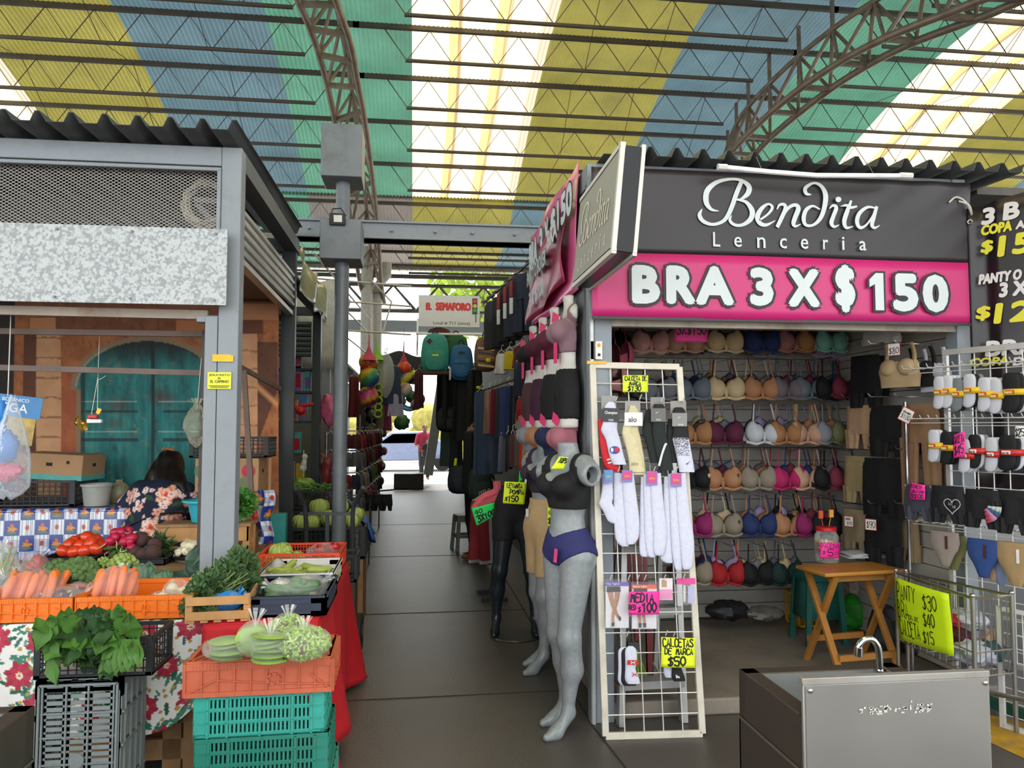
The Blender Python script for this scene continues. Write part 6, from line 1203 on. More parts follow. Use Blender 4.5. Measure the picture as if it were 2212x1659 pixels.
# pink and yellow paper signs
HP = 'f0309a'; HY = 'd6f01a'
def sgn(name, label, x0, y0, x1, y1, Y, col, lines, sk=0, t=.006, dY=0, **k): card(name, label, (P(x0, y0, Y=Y), P(x1, y0 + sk, Y=Y + dY), P(x1, y1 + sk, Y=Y + dY), P(x0, y1, Y=Y)), col, lines, t=t, **k)
sgn('paper_sign', 'pink paper sign hanging from the shop lintel over the nude bra', 1457, 700, 1529, 739, 4.6, HP, [('3X$150', .06, .42, .94, .95)], t=.009)
# folding table with jar
tc = P(1835, 1225, z=.69); t = thing('folding_table', 'small wooden folding table holding the candy jar', 'table', (tc.x, tc.y, .09), .12); w_, d_ = .56, .30
b = B(); b.bx((-w_ / 2, -d_ / 2, .575), (w_ / 2, d_ / 2, .6)); obj('tabletop', b, M('b0762f', .45, n=.15, ns=6), t, bev=.008)
for sx in (-1, 1):
    for sy in (-1, 1): b = B(); b.bar((sx * w_ * .36 + .01 * sy, sy * d_ * .6, 0), (sx * w_ * .36 + .01 * sy, -sy * d_ * .42, .575), .02, .04, up=(1, 0, 0)); obj('leg', b, M('a8712f', .5, n=.15, ns=6), t)
for sy, z in ((-1, .1), (1, .14), (-.5, .55)): b = B(); b.bx((-w_ * .36, sy * d_ * .5 - .01, z - .018), (w_ * .36, sy * d_ * .5 + .01, z + .018)); obj('stretcher', b, M('a8712f', .5), t)
jc = P(1797, 1216, z=.695); t = thing('candy_jar', 'clear jar of lollipops with a red lid on the folding table', 'jar', (jc.x, jc.y + .06, .692)); b = B(); b.lathe([(0, .002), (.068, .002), (.073, .02), (.073, .17), (.06, .19), (.056, .2)], 28); obj('glass', b, film('f4f4f0', .12, .5, .05, .1), t); b = B(); b.lathe([(0, .225), (.06, .225), (.064, .22), (.064, .2), (.056, .198)], 28); obj('lid', b, M('c01f28', .35), t)
q = random.Random(2); b = B()
for i in range(60): a, r_ = q.uniform(0, 6.3), .055 * sqrt(q.random()); b.box((r_ * cos(a), r_ * sin(a), q.uniform(.02, .13)), (.03, .022, .012), rot=Matrix.Rotation(q.uniform(0, 3), 3, V((q.random(), q.random(), q.random() + .1)))); b.i = q.randrange(4)
b.k = [k_ for k_ in b.k]; o = obj('wrapped_candies', b, [M(h, .35) for h in ('e8e0d8', 'c0402c', 'd8b83c', 'e8e4e0')], loc=(jc.x, jc.y + .06, .692)); tag(o, 'wrapped candies inside the clear jar', 'candy'); o['kind'] = 'stuff'
for dx, h, hh in ((-.02, 'c4501c', .03), (.02, 'd89a2c', .05)): b = B(); b.tube([(jc.x + dx, jc.y + .06, .92), (jc.x + dx * 1.6, jc.y + .06, .97)], .0025, 5); b.box((jc.x + dx * 1.8, jc.y + .06, .985 + hh * .3), (.028, .014, .05)); tag(obj('lollipop', b, M(h, .35)), ('orange' if dx < 0 else 'yellow') + ' wrapped lollipop standing on the jar lid', 'lollipop')
sgn('paper_sign', 'pink paper sign stuck on the candy jar', 1771, 1172, 1814, 1206, jc.y - .02, HP, [('PALETAS', .05, .68, .9, .92, .003), ('$', .1, .3, .2, .5, .003), ('5', .35, .15, .6, .6, .005), ('%', .7, .2, .92, .45, .003)], bow=.012)
c = P(1870, 1205, z=.692); b = B()
for i in range(4): b.grid(lambda u, v: (c.x - .13 + .27 * u + .01 * i, c.y - .03 + .2 * v, .694 + .004 * i + .03 * max(0, .3 - abs(u - .35)) * (i == 3) + .012 * v * (i > 1)), 10, 4)
tag(obj('paper_sheets', b, M('d5d6d8', .6), solid=.001), 'loose white paper sheets on the folding table', 'paper')
c0 = P(1886, 1200, z=.70); c1 = P(1925, 1170, X=3.1); b = B(); b.tube(cr([c0, c0 + V((.02, .05, .07)), c1 + V((-.1, 0, .03)), c1], 5), .004, 6); tag(obj('cable', b, M('dcdcd8', .5)), 'white cable looping up from the folding table to the side wall', 'cable')
# stool, basket, bags on the shop floor
sc_ = P(1778, 1394, z=.09); t = thing('plastic_stool', 'dark green plastic stool under the folding table', 'stool', (sc_.x + .02, sc_.y + .1, .09)); t.scale = (.8, .8, 1)
b = B(); b.box((0, 0, .475), (.30, .26, .03)); b.box((0, 0, .44), (.315, .275, .05)); obj('seat', b, M('1d5a50', .5), t, bev=.012)
for sx in (-1, 1):
    for sy in (-1, 1): b = B(); b.bar((sx * .165, sy * .145, 0), (sx * .135, sy * .115, .43), .045, .03); obj('leg', b, M('1d5a50', .5), t)
for sx, sy, l1, l2 in ((0, -1, .30, .26), (0, 1, .30, .26)): b = B(); b.add([(-l1 / 2, sy * .145, .17), (l1 / 2, sy * .145, .17), (l2 / 2, sy * .125, .44), (-l2 / 2, sy * .125, .44)], [(0, 1, 2, 3)]); obj('side_panel', b, M('1d5a50', .5, bump=.6, bs=70), t, solid=.006)
for sx in (-1, 1): b = B(); b.add([(sx * .165, -.13, .17), (sx * .165, .13, .17), (sx * .145, .12, .44), (sx * .145, -.12, .44)], [(0, 1, 2, 3)]); obj('side_panel', b, M('1d5a50', .5, bump=.6, bs=70), t, solid=.006)
sc_ = P(1706, 1333, z=.09); crate('basket', 'yellow plastic basket of clothes behind the green stool', (sc_.x, 5.5, .092), .2, .2, .24, M('c99a1c', .5), mode='lattice', nx=9, cat='basket')
b = B(); b.ball((sc_.x, 5.5, .36), (.09, .09, .06), 14, 8, lambda d: 1 + .2 * sin(d.x * 6 + d.y * 5)); tag(obj('folded_cloth', b, M('c8861c', .8)), 'mustard cloth heaped in the yellow basket', 'cloth')
for x, y, r_, h, nm, lb in ((1570, 1318, (.15, .1, .07), '17171a', 'garment_pile', 'dark pile of bagged garments on the floor under the red bra'), (1650, 1325, (.14, .08, .05), '6a665f', 'garment_pile', 'grey pile of plastic packs on the floor beside the yellow basket'), (1845, 1330, (.10, .1, .13), '2fa02c', 'shopping_bag', 'bright green bag behind the folding table legs'), (1913, 1370, (.10, .09, .17), '16171a', 'backpack', 'black backpack standing beside the basket cart'), (1990, 1400, (.13, .08, .06), '45443f', 'garment_pile', 'black and white striped bundle under the yellow price sign'), (1852, 1268, (.075, .06, .06), 'c8b0a4', 'folded_bra', 'pale lace bra stack hanging beside the green bag'), (1880, 1290, (.05, .05, .07), '8a4a5a', 'folded_bra', 'mauve bra stack beside the pale lace one')):
    c = P(x, y, Y=5.35 if x < 1900 else 4.7); c.z = max(c.z, .09 + r_[2] * .9); b = B(); ph = rnd(0, 6); b.ball(c, r_, 20, 12, lambda d: 1 + .12 * sin(d.x * 7 + ph) * sin(d.z * 6 + 1) + .08 * sin(d.y * 11 + d.x * 9)); tag(obj(nm, b, M(h, .55, n=.35, ns=22)), lb, 'bag' if 'bag' in nm or 'pack' in nm else 'clothes')
# ---------- wire rack with sock packs ----------
oR, uR = V((3.0, 4.03, 0)), V((.36, -.93, 0)).normalized(); nR = uR.cross(V((0, 0, 1))); mR = frame(oR, uR, (0, 0, 1)); zt = 1.985; m_wire = M('d8d6d2', .35, .2, n=.03)
t = thing('wire_rack', 'white wire grid rack hung with sock packs and panties', 'rack', (3.1, 3.7, 0)); b = B(); b.M = mR
for x in (0, 1.0): b.bx((x - .012, .0, -.012), (x + .012, zt, .012))
b.bx((-.012, zt - .02, -.014), (1.0, zt + .012, .014)); b.bx((0, .3, -.012), (1, .325, .012)); obj('frame', b, M('b9b7b3', .35, .5, n=.06), t, world=True)
b = B(); b.M = mR
for i in range(1, 12): x = i / 12; b.tube([(x, .3, .005), (x, zt, .005)], .0032, 5)
for i in range(1, 20): z = .3 + (zt - .3) * i / 20; b.tube([(0, z, 0), (1, z, 0)], .0032, 5)
obj('wire_grid', b, m_wire, t, world=True); b = B(); b.M = mR
for z in (zt - .09, zt - .38, zt - .78, 1.02): 
    b.tube([(-.2, z, .06), (.5, z, .06)], .004, 5); b.tube([(-.2, z - .025, .04), (.5, z - .025, .04)], .003, 5)
    for i in range(14): x = -.18 + i * .05; b.tube([(x, z, .0), (x, z, .12), (x, z + .02, .135)], .0028, 5)
obj('hook_rail', b, m_wire, t, world=True)
def onK(px, py, off): return PL(px, py, oR + nR * off, nR)
RZK = -atan2(-uR.y, uR.x)
W_, K_, G_, YBd, RBd = 'c3c4cc', '0d0d0f', '75787c', 'd9b21c', 'b82420'
def sockpack(label, px, py, col, band, off=.10, n=3, cols=None, h=.15, w=.036, bt=None):
    c = onK(px, py, off); th = thing('sock_pack', label, 'socks', c, RZK, 'sock packs on the wire rack')
    for i in range(n):
        b = B(); x, y = .012 * i, .018 * i; loft(b, lsec([(x - .0, y, h * .52, .006, .006), (x, y, h * .49, w * .7, .011), (x, y, h * .3, w * .95, .013), (x, y, 0, w * .85, .011), (x - w * .12, y, -h * .28, w * .9, .013), (x - w * .3, y, -h * .45, w * .75, .011), (x - w * .35, y, -h * .52, w * .3, .006)], 3), 14, wr=.05)
        obj('sock', b, cloth_m((cols or [col] * n)[i]), th, ang=80)
    b = B(); loft(b, [(.012, .012, .018, w * 1.02 + .012, .036), (.012, .012, -.014, w * 1.0 + .012, .036)], 18, cap=False); obj('paper_band', b, M(band, .4), th, solid=.001)
    b = B(); b.box((.005, -.0255, .002), (w * .9, .002, .018)); obj('band_print', b, M(bt or 'c0301c', .4), th); b = B(); put(b, 'mamm' if band == YBd else 'Power Club', frame((-w * .4, -.0268, -.006), (1, 0, 0), (0, 0, 1)), 0, 0, w * .8, .012, off=.02); obj('lettering', b, M('e8d8a0' if band == YBd else '5a1410', .5, n=0), th)
    return th
for i, (x, y, c_, bd, cs, lb) in enumerate(((2030, 848, W_, YBd, [W_, K_, W_], 'white sock pack with a yellow band at the inner end of the upper row'), (2047, 846, W_, YBd, [W_, W_, W_], 'white sock pack, second from the inner end of the upper row'), (2069, 852, G_, YBd, [G_, K_, G_], 'grey sock pack in the upper row'), (2095, 844, W_, YBd, [W_, K_, G_], 'white sock pack backed by black, beside the grey pack'), (2127, 852, W_, YBd, [W_, W_, W_], 'white sock pack between the mixed pack and the black pack'), (2152, 856, W_, YBd, [W_, W_, W_], 'white sock pack touching the black pack in the upper row'), (2185, 848, K_, YBd, [K_, K_, W_], 'large black sock pack with a yellow band'),
    (2018, 963, W_, YBd, [W_, W_, K_], 'white sock pack at the inner end of the lower row'), (2045, 968, K_, YBd, [K_, K_, K_], 'black sock pack with a yellow band in the lower row'), (2085, 985, W_, RBd, [W_, W_, W_], 'white sock pack with a red band behind the pink sign'), (2106, 975, K_, RBd, [K_, W_, G_], 'black sock pack with a red band beside the pink sign'), (2143, 982, W_, RBd, [W_, W_, W_], 'white sock pack with a red band in the lower row'), (2177, 978, K_, RBd, [K_, K_, W_], 'black sock pack with a red band at the outer end'))):
    sockpack(lb, x, y, c_, bd, .10 - .004 * (i % 3), 3, cs, .175 if i != 6 else .2, .038 if i not in (6, 12) else .048, bt='c0301c' if bd == YBd else 'e8e4e0')
for x, y, w_, h_, col, lb, off in ((2047, 1050, .20, .20, '0c0d13', 'black shorts with a white heart print on the wire rack', .16), (2122, 1058, .20, .2, '0c0c10', 'black shorts with a pink tag on the wire rack', .15), (2192, 1060, .19, .22, '0c0c12', 'navy black shorts at the outer end of the wire rack', .14), (1986, 1048, .19, .2, '3a3a46', 'charcoal boxer shorts below the brown leggings', .12)): shorts('shorts', lb, 'shorts', onK(x, y, off), RZK, w_, h_, .07, col)
c = onK(2058, 1092, .19); b = B(); mH = frame(c, uR, (0, 0, 1)); b.M = mH; hp = [(.045 * 16 * sin(a) ** 3 / 16, .045 * (13 * cos(a) - 5 * cos(2 * a) - 2 * cos(3 * a) - cos(4 * a)) / 16) for a in np.linspace(0, 2 * pi, 40)]; b.ribbon(hp, .004, .006); put(b, 'LO', mH, -.018, .002, .002, .016, .007); put(b, 'VE', mH, 0, -.014, .02, 0, .007); o = obj('heart_print', b, M('c4c4cc', .6, n=0)); sh = [x for x in COL.objects if x.get('label', '').startswith('black shorts with a white heart')][0]; o.parent = sh; bpy.context.view_layer.update(); o.matrix_parent_inverse = sh.matrix_world.inverted()
for x, y, w_, h_, col, lb, tg in ((2040, 1148, .17, .19, '8d7f78', 'mauve grey panty in front of olive ones', '4a1c22'), (2058, 1156, .16, .19, '6b6b40', 'olive panty behind the mauve grey one', None), (2122, 1165, .17, .2, '27437d', 'blue panty in the middle of the lowest rack row', '4a1c22'), (2143, 1170, .15, .2, 'b98f74', 'peach panty behind the blue one', None), (2192, 1172, .19, .22, 'a3875e', 'beige panty at the outer end with a white tag', 'e8e4e0'), (2160, 1180, .14, .2, '6f7a96', 'grey blue panty behind the peach one', None)): panty('panty', lb, onK(x, y, .12 if tg else .07), RZK, w_, h_, col, tagc=tg)
c = onK(2143, 1105, .17); t = thing('hair_bands', 'fan of pleated bands in black, white, blue and pink between the shorts', 'hair bands', c, RZK)
for i, h in enumerate(('141414', 'b8c4be', '3d5a80', 'c08aa8', 'a83a50')): b = B(); b.grid(lambda u, v: (-.03 + (.02 + .07 * u) * cos(.35 - .36 * i - .36 * v), -.02 - .004 * sin(u * 20), .03 + (.02 + .07 * u) * sin(.35 - .36 * i - .36 * v)), 10, 3); obj('band', b, cloth_m(h), t, solid=.004)
card('paper_sign', 'pink shaped paper sign among the socks', [onK(x, y, .16) for x, y in ((2060, 940), (2085, 932), (2083, 985), (2060, 990))], HP, [('CALCETA', .05, .6, .95, .9, .004), ('$45', .15, .12, .9, .5, .005)]); card('paper_sign', 'pink paper sign on the charcoal boxer shorts', [onK(x, y, .18) for x, y in ((1967, 1042), (1999, 1048), (1997, 1080), (1966, 1078))], HP, [('BOXER', .05, .7, .8, .93, .003), ('CABALLERO', .1, .42, .95, .6, .0025), ('3X$100', .05, .08, .9, .35, .004)]); card('price_card', 'white price card at the outer edge of the sock rows', [onK(x, y, .2) for x, y in ((2193, 920), (2214, 921), (2214, 948), (2193, 947))], 'e8e4e0', [('$25', .1, .2, .95, .8, .005)])
# chrome upright
a_, c_ = P(1955, 868, Y=4.34), P(1964, 1236, Y=4.34); b = B(); b.tube([(a_.x, 4.34, a_.z), (a_.x, 4.34, .09)], .01, 8); tag(obj('upright_pole', b, M('a9a9ac', .2, .9)), 'thin chrome upright in front of the brown leggings', 'pole')
# ---------- basket cart ----------
m_chr = M('a8a49e', .25, .9, n=.1, ns=8); t = thing('basket_cart', 'chrome wire basket cart heaped with clothes, with the yellow price sign', 'cart', (2.93, 3.9, .0)); cn = [V((2.85, 4.32, 0)), V((2.80, 3.62, 0)), V((3.05, 3.66, 0)), V((2.90, 4.30, 0))]
for i, p_ in enumerate(cn): z0_ = .1 if p_.y > 4.05 and p_.x < 3.2 else 0; b = B(); b.cyl((p_.x, p_.y, z0_), (p_.x, p_.y, .70), .012, n=10); b.ball((p_.x, p_.y, .705), .014, 10, 6); obj('post', b, m_chr, t, world=True)
for i in range(4):
    a, c = cn[i], cn[(i + 1) % 4]; b = B(); n_ = 12 if i % 2 == 0 else 7
    for z in (.69, .42, .30): b.tube([a + V((0, 0, z)), c + V((0, 0, z))], .008 if z > .6 else .004, 6)
    for k_ in range(1, n_): p_ = a.lerp(c, k_ / n_); b.tube([p_ + V((0, 0, .30)), p_ + V((0, 0, .69))], .003, 5)
    obj('wire_side', b, m_chr, t, world=True)
b = B()
for k_ in range(9): b.tube([cn[0].lerp(cn[1], k_ / 8) + V((0, 0, .30)), cn[3].lerp(cn[2], k_ / 8) + V((0, 0, .30))], .003, 5)
obj('wire_floor', b, m_chr, t, world=True)
for i, (x, y, z, r_, h, lb) in enumerate(((2.93, 3.8, .37, (.11, .12, .06), 'b9bccb', 'white garment draped at the near corner of the basket cart'), (3.02, 3.95, .50, (.08, .12, .05), 'c0c2d0', 'white garment on top of the heap in the basket cart'), (2.93, 3.98, .49, (.09, .08, .04), '9c1828', 'red garment on top of the heap in the basket cart'), (2.92, 3.9, .42, (.07, .08, .05), '4a1824', 'maroon garment in the middle of the basket cart'), (3.0, 3.76, .38, (.06, .06, .055), '2f4a50', 'teal garment low at the front of the basket cart'), (3.05, 3.8, .43, (.045, .05, .05), 'b5937c', 'beige garment at the outer side of the basket cart'), (2.96, 4.15, .40, (.1, .1, .07), '2a2a30', 'dark garment at the far end of the basket cart'))):
    b = B(); ph = i * 1.7; b.ball((x, y, z), r_, 22, 14, lambda d: 1 + .13 * sin(d.x * 8 + ph + d.z * 4) + .09 * sin(d.y * 9 + d.x * 6 + ph) + .05 * sin(d.x * 19 + d.z * 15)); tag(obj('garment', b, cloth_m(h)), lb, 'clothes')
oC, uC = V((2.79, 4.30, 0)), (cn[1] - cn[0]).normalized(); nC = uC.cross(V((0, 0, 1)))
card('price_sign', 'large fluorescent yellow price sign on the basket cart', [PL(x, y, oC + nC * .03, nC) for x, y in ((1932, 1246), (2052, 1283), (2058, 1418), (1943, 1380))], 'd8f812', [('PANTY', .06, .68, .44, .92), ('$30', .58, .64, .80, .88), ('BRA', .06, .38, .28, .64), ('COPA ABYC', .28, .38, .47, .46, .0025), ('$40', .56, .36, .74, .58), ('CALCETA', .06, .10, .46, .34), ('$15', .52, .08, .7, .28)], t=.007, bow=.012)
b = B(); mW = frame((3.0, 3.72, 0), (.36, -.93, 0), (0, 0, 1)); t = thing('wire_stand', 'white wire grid panel standing low under the basket cart', 'panel', (3.1, 3.5, 0)); b.M = mW
for x in (0, .8): b.bx((x - .012, 0, -.05), (x + .012, .62, -.03))
b.bx((0, .0, -.05), (.8, .025, -.03)); b.bx((0, .6, -.05), (.8, .62, -.03)); obj('frame', b, m_wire, t, world=True); b = B(); b.M = mW
for i in range(1, 14): b.tube([(i * .8 / 14, 0, -.04), (i * .8 / 14, .62, -.04)], .003, 5)
for i in range(1, 9): b.tube([(0, i * .07, -.04), (.8, i * .07, -.04)], .003, 5)
obj('wire_grid', b, m_wire, t, world=True)
a_, c_ = P(2128, 1520, z=.03), P(2260, 1575, z=.03); t = thing('broom', 'green bristled broom lying on the floor beside the sink', 'broom', a_); b = B(); b.bar(a_ + V((0, 0, .05)), c_ + V((0, 0, .05)), .04, .03); obj('head', b, M('2f5a48', .5), t, world=True); b = B(); b.bar(a_ + V((0, 0, .02)), c_ + V((0, 0, .02)), .06, .04); obj('bristles', b, M('1f5a48', .8, bump=1, bs=200), t, world=True); a2, c2 = P(2118, 1492, z=.12), P(2300, 1530, z=.3); b = B(); b.tube([a2, c2], .012, 8); obj('handle', b, M('8f8578', .4, .3, n=.2), t, world=True)
b = B(); a_ = [P(x, y, z=.001) for x, y in ((2140, 1545), (2260, 1570), (2300, 1680), (2130, 1600))]; b.add([tuple(p_ + V((0, 0, .001))) for p_ in a_], [(0, 1, 2, 3)]); struct('floor_marking', b, M('b58a1e', .7, n=.2, dirt='6a6058', da=.6, dsc=6))
# ================= SOCK GRID PANEL =================
BL, BR = P(1308, 1590, z=.015), P(1517, 1584, z=.015); TL, TR = P(1280, 789, Y=BL.y + .2), P(1467, 793, Y=BR.y + .2)
uG = (BR - BL).normalized(); nG = uG.cross((TL + TR - BL - BR).normalized()).normalized(); nG = -nG if nG.y > 0 else nG
def G(px, py, off=0.): return PL(px, py, BL + nG * off, nG)
t = thing('grid_panel', 'leaning white wire grid panel hung with socks and stockings', 'rack', (BL + BR) / 2)
b = B()
for a, c in ((BL, TL), (BR, TR), (TL, TR), (BL, BR)): b.bar(a, c, .034, .022, up=nG)
obj('frame', b, M('cfc8b8', .45, n=.06, ns=6, dirt='8d8068', da=.4, dsc=8), t, world=True, bev=.003)
b = B()
for i in range(1, 5): b.tube([BL.lerp(BR, i / 5), TL.lerp(TR, i / 5)], .003, 5)
for i in range(1, 19): b.tube([BL.lerp(TL, i / 19) + nG * .005, BR.lerp(TR, i / 19) + nG * .005], .003, 5)
obj('wire_grid', b, m_wire, t, world=True)
dG = uG.cross(nG)
def plank(b, secs, n=14, thick=.35, k=4):   # limp flat tube on the panel plane; secs = (px, py, half width px, offset)
    sc_ = []
    for x, y, hw, off in cr(secs, k): c = G(x, y, off); r_ = hw * (c - C0).dot(cF) / FPX; sc_.append((c, r_))
    vs = [c + uG * (r_ * cos(2 * pi * j / n)) + nG * (max(.004, min(.014, r_ * thick)) * sin(2 * pi * j / n)) for c, r_ in sc_ for j in range(n)]
    m = len(sc_); return b.add(vs, [(i * n + j, i * n + (j + 1) % n, (i + 1) * n + (j + 1) % n, (i + 1) * n + j) for i in range(m - 1) for j in range(n)] + [tuple(range(n)), tuple(range((m - 1) * n, m * n))[::-1]])
def gcard(parent, nm, x0, y0, x1, y1, off, col, lines=(), ink='e8e8e8', r=.4, sk=0):
    c0, c1, c2, c3 = G(x0, y1, off), G(x1, y1 + sk, off), G(x1, y0 + sk, off), G(x0, y0, off); b = B(); n_ = nG * .0015
    b.add([c0, c1, c2, c3, c0 + n_, c1 + n_, c2 + n_, c3 + n_], [(3, 2, 1, 0), (4, 5, 6, 7), (0, 1, 5, 4), (1, 2, 6, 5), (2, 3, 7, 6), (3, 0, 4, 7)]); obj(nm, b, M(col, r, n=.02), parent, world=True)
    if lines:
        b = B(); W, H = (c1 - c0).length, (c3 - c0).length; mm = frame(c0 + nG * .003, c1 - c0, c3 - c0)
        for s, a, d, e, f in lines: put(b, s, mm, a * W, d * H, e * W, f * H, .0005, off=.01)
        obj('lettering', b, M(ink, .5, n=0), parent, world=True)
    return frame(c0 + nG * .004, c1 - c0, c3 - c0), (c1 - c0).length, (c3 - c0).length
def swoosh(b, mm, x, y, s, rot=0):
    pts = [(-.5, .05), (-.42, -.18), (-.25, -.2), (.5, .3), (-.2, .0), (-.38, -.02)]; c, d = cos(rot), sin(rot); o = b.M; b.M = mm
    b.add([(x + s * (p * c - q_ * d), y + s * (p * d + q_ * c), .001) for p, q_ in pts], [(0, 1, 5), (1, 2, 4, 5), (2, 3, 4)]); b.M = o
def socks(label, cols, secs_list, hook=None):
    c = G(secs_list[0][0][0], secs_list[0][0][1], .05); th = thing('socks', label, 'socks', c)
    for col, secs in zip(cols, secs_list): b = B(); plank(b, secs); obj('sock', b, col if not isinstance(col, str) else cloth_m(col, ns=60), th, world=True, ang=80)
    return th
hkb = B()
for x, y in ((1382, 856), (1428, 862), (1475, 861), (1412, 1012), (1318, 1246), (1357, 1246), (1377, 1246), (1392, 1246), (1434, 1246), (1460, 1244), (1476, 1244), (1340, 1368), (1354, 1368), (1438, 1366), (1455, 1368), (1468, 1372), (1330, 860), (1335, 1012), (1460, 1012)): a = G(x, y + 8, .0); b_ = G(x, y + 6, .07); e_ = G(x + 4, y - 4, .085); hkb.tube([a, b_, e_], .0032, 5)
o = obj('grid_hooks', hkb, m_wire); o.name = 'hook'; o.parent = t; o.matrix_parent_inverse = t.matrix_basis.inverted(); o['kind'] = 'stuff'
WS = 'c9cadb'
th = socks('red sock with white stripes hanging behind the white logo sock', ['c4202a'], [[(1300, 905, 8, .03), (1306, 940, 12, .03), (1312, 975, 14, .03), (1322, 1010, 16, .03), (1335, 1018, 10, .03)]]); gcard(th, 'stripe', 1311, 992, 1328, 995, .046, 'd8d4d4', sk=-4); gcard(th, 'stripe', 1313, 999, 1330, 1002, .046, 'd8d4d4', sk=-4)
th = socks('white sock with a red and blue oval logo and black label', [WS], [[(1320, 868, 6, .05), (1318, 880, 13, .05), (1318, 912, 16, .05), (1316, 930, 18, .05), (1324, 950, 16, .05), (1332, 985, 16, .05), (1339, 1004, 15, .05)]])
gcard(th, 'header_card', 1299, 855, 1331, 884, .035, '8d8a86'); gcard(th, 'label_band', 1302, 881, 1337, 911, .066, '151517', [('Champion', .12, .5, .9, .78), ('SOCKS', .35, .06, .65, .2)], sk=1)
b = B(); mm = frame(G(1328, 972, .068), uG, dG * -1 if dG.z < 0 else dG)
for col, xs in (('24408c', 0),): b.M = mm; b.ball((0, 0, 0), (.027, .02, .0015), 20, 6)
obj('oval_logo', b, M('2a3f8c', .6), th, world=True); b = B(); b.M = mm; b.ball((.011, .001, .001), (.013, .014, .0015), 14, 6); obj('oval_logo', b, M('c02a34', .6), th, world=True); b = B(); b.M = mm; b.ball((-.014, 0, .001), (.008, .012, .0015), 12, 6); obj('oval_logo', b, M(WS, .6), th, world=True)
th = socks('cream sock pair with a white label beside the logo sock', ['c9bd96', 'cfc49e'], [[(1366, 876, 5, .045), (1368, 890, 12, .045), (1362, 925, 17, .045), (1364, 945, 20, .045), (1374, 985, 17, .045), (1378, 1026, 18, .045)], [(1363, 900, 12, .055), (1354, 932, 10, .058), (1362, 950, 14, .055), (1372, 990, 15, .055), (1376, 1020, 17, .055)]])
gcard(th, 'header_card', 1350, 866, 1383, 892, .035, '8f8c88'); gcard(th, 'label_band', 1349, 891, 1388, 920, .074, 'd8d8d6', [('alo', .22, .28, .68, .66)], '202020'); b = B(); mm = frame(G(1370, 1002, .076), uG, -dG if dG.z < 0 else dG); put(b, 'alo', mm, -.016, -.008, .02, .012); obj('stitched_logo', b, M('8d7a52', .7), th, world=True)
th = socks('black green sock with a long white tick and grey label', ['121a19', '141e1c'], [[(1405, 885, 10, .04), (1400, 930, 13, .04), (1410, 960, 14, .04), (1418, 1000, 14, .04)], [(1422, 873, 10, .055), (1424, 885, 13, .055), (1424, 935, 15, .055), (1432, 975, 17, .055), (1440, 1016, 15, .055)]])
gcard(th, 'header_card', 1405, 858, 1436, 884, .035, '7d7a78'); mm, W, H = gcard(th, 'label_band', 1406, 882, 1438, 911, .074, '5a5856', [('SOCKS', .35, .08, .65, .2)]); b = B(); swoosh(b, mm, W * .45, H * .68, .02); a_, c_ = G(1424, 1005, .075), G(1441, 958, .075); mm2 = frame(a_, uG, -dG if dG.z < 0 else dG); b.M = mm2; b.ribbon(cr([(.0, .0), (.006, .02), (.018, .06), (.036, .105), (.042, .11)], 4), [.011] * 17, .0); obj('tick_logo', b, M('d8d8dc', .5), th, world=True)
th = socks('black sock fading through speckles to white with a grey label', ['121214', '15151a'], [[(1452, 905, 9, .04), (1450, 950, 10, .04), (1456, 1000, 9, .04)], [(1466, 880, 8, .055), (1467, 890, 14, .055), (1470, 925, 17, .055), (1470, 948, 19, .055)]])
gcard(th, 'header_card', 1448, 866, 1482, 895, .035, '85827e'); mm, W, H = gcard(th, 'label_band', 1452, 892, 1484, 921, .074, '7d7b78', [('SOCKS', .4, .06, .75, .18)]); b = B(); swoosh(b, mm, W * .5, H * .66, .02); obj('tick_logo', b, M('d8d8dc', .5), th, world=True)
b = B(); plank(b, [(1470, 946, 18.5, .056), (1474, 965, 18, .056), (1480, 995, 17.5, .056), (1484, 1020, 17, .056)]); obj('white_foot', b, cloth_m(WS), th, world=True, ang=80); b = B(); q = random.Random(6)
for i in range(330): v = q.random() ** 1.5; c = G(1456 + q.random() * 31 + v * 3, 946 + v * 38, .0705); b.box(c, (.0035, .001, .002), rot=Matrix((uG, nG, -dG)).transposed())
obj('speckles', b, M('16161a', .7, n=0), th, world=True); b = B(); swoosh(b, frame(G(1487, 1000, .0715), uG, -dG if dG.z < 0 else dG), 0, 0, .03, .3); obj('tick_logo', b, M('16161a', .5), th, world=True)
PKC = 'c4307a'
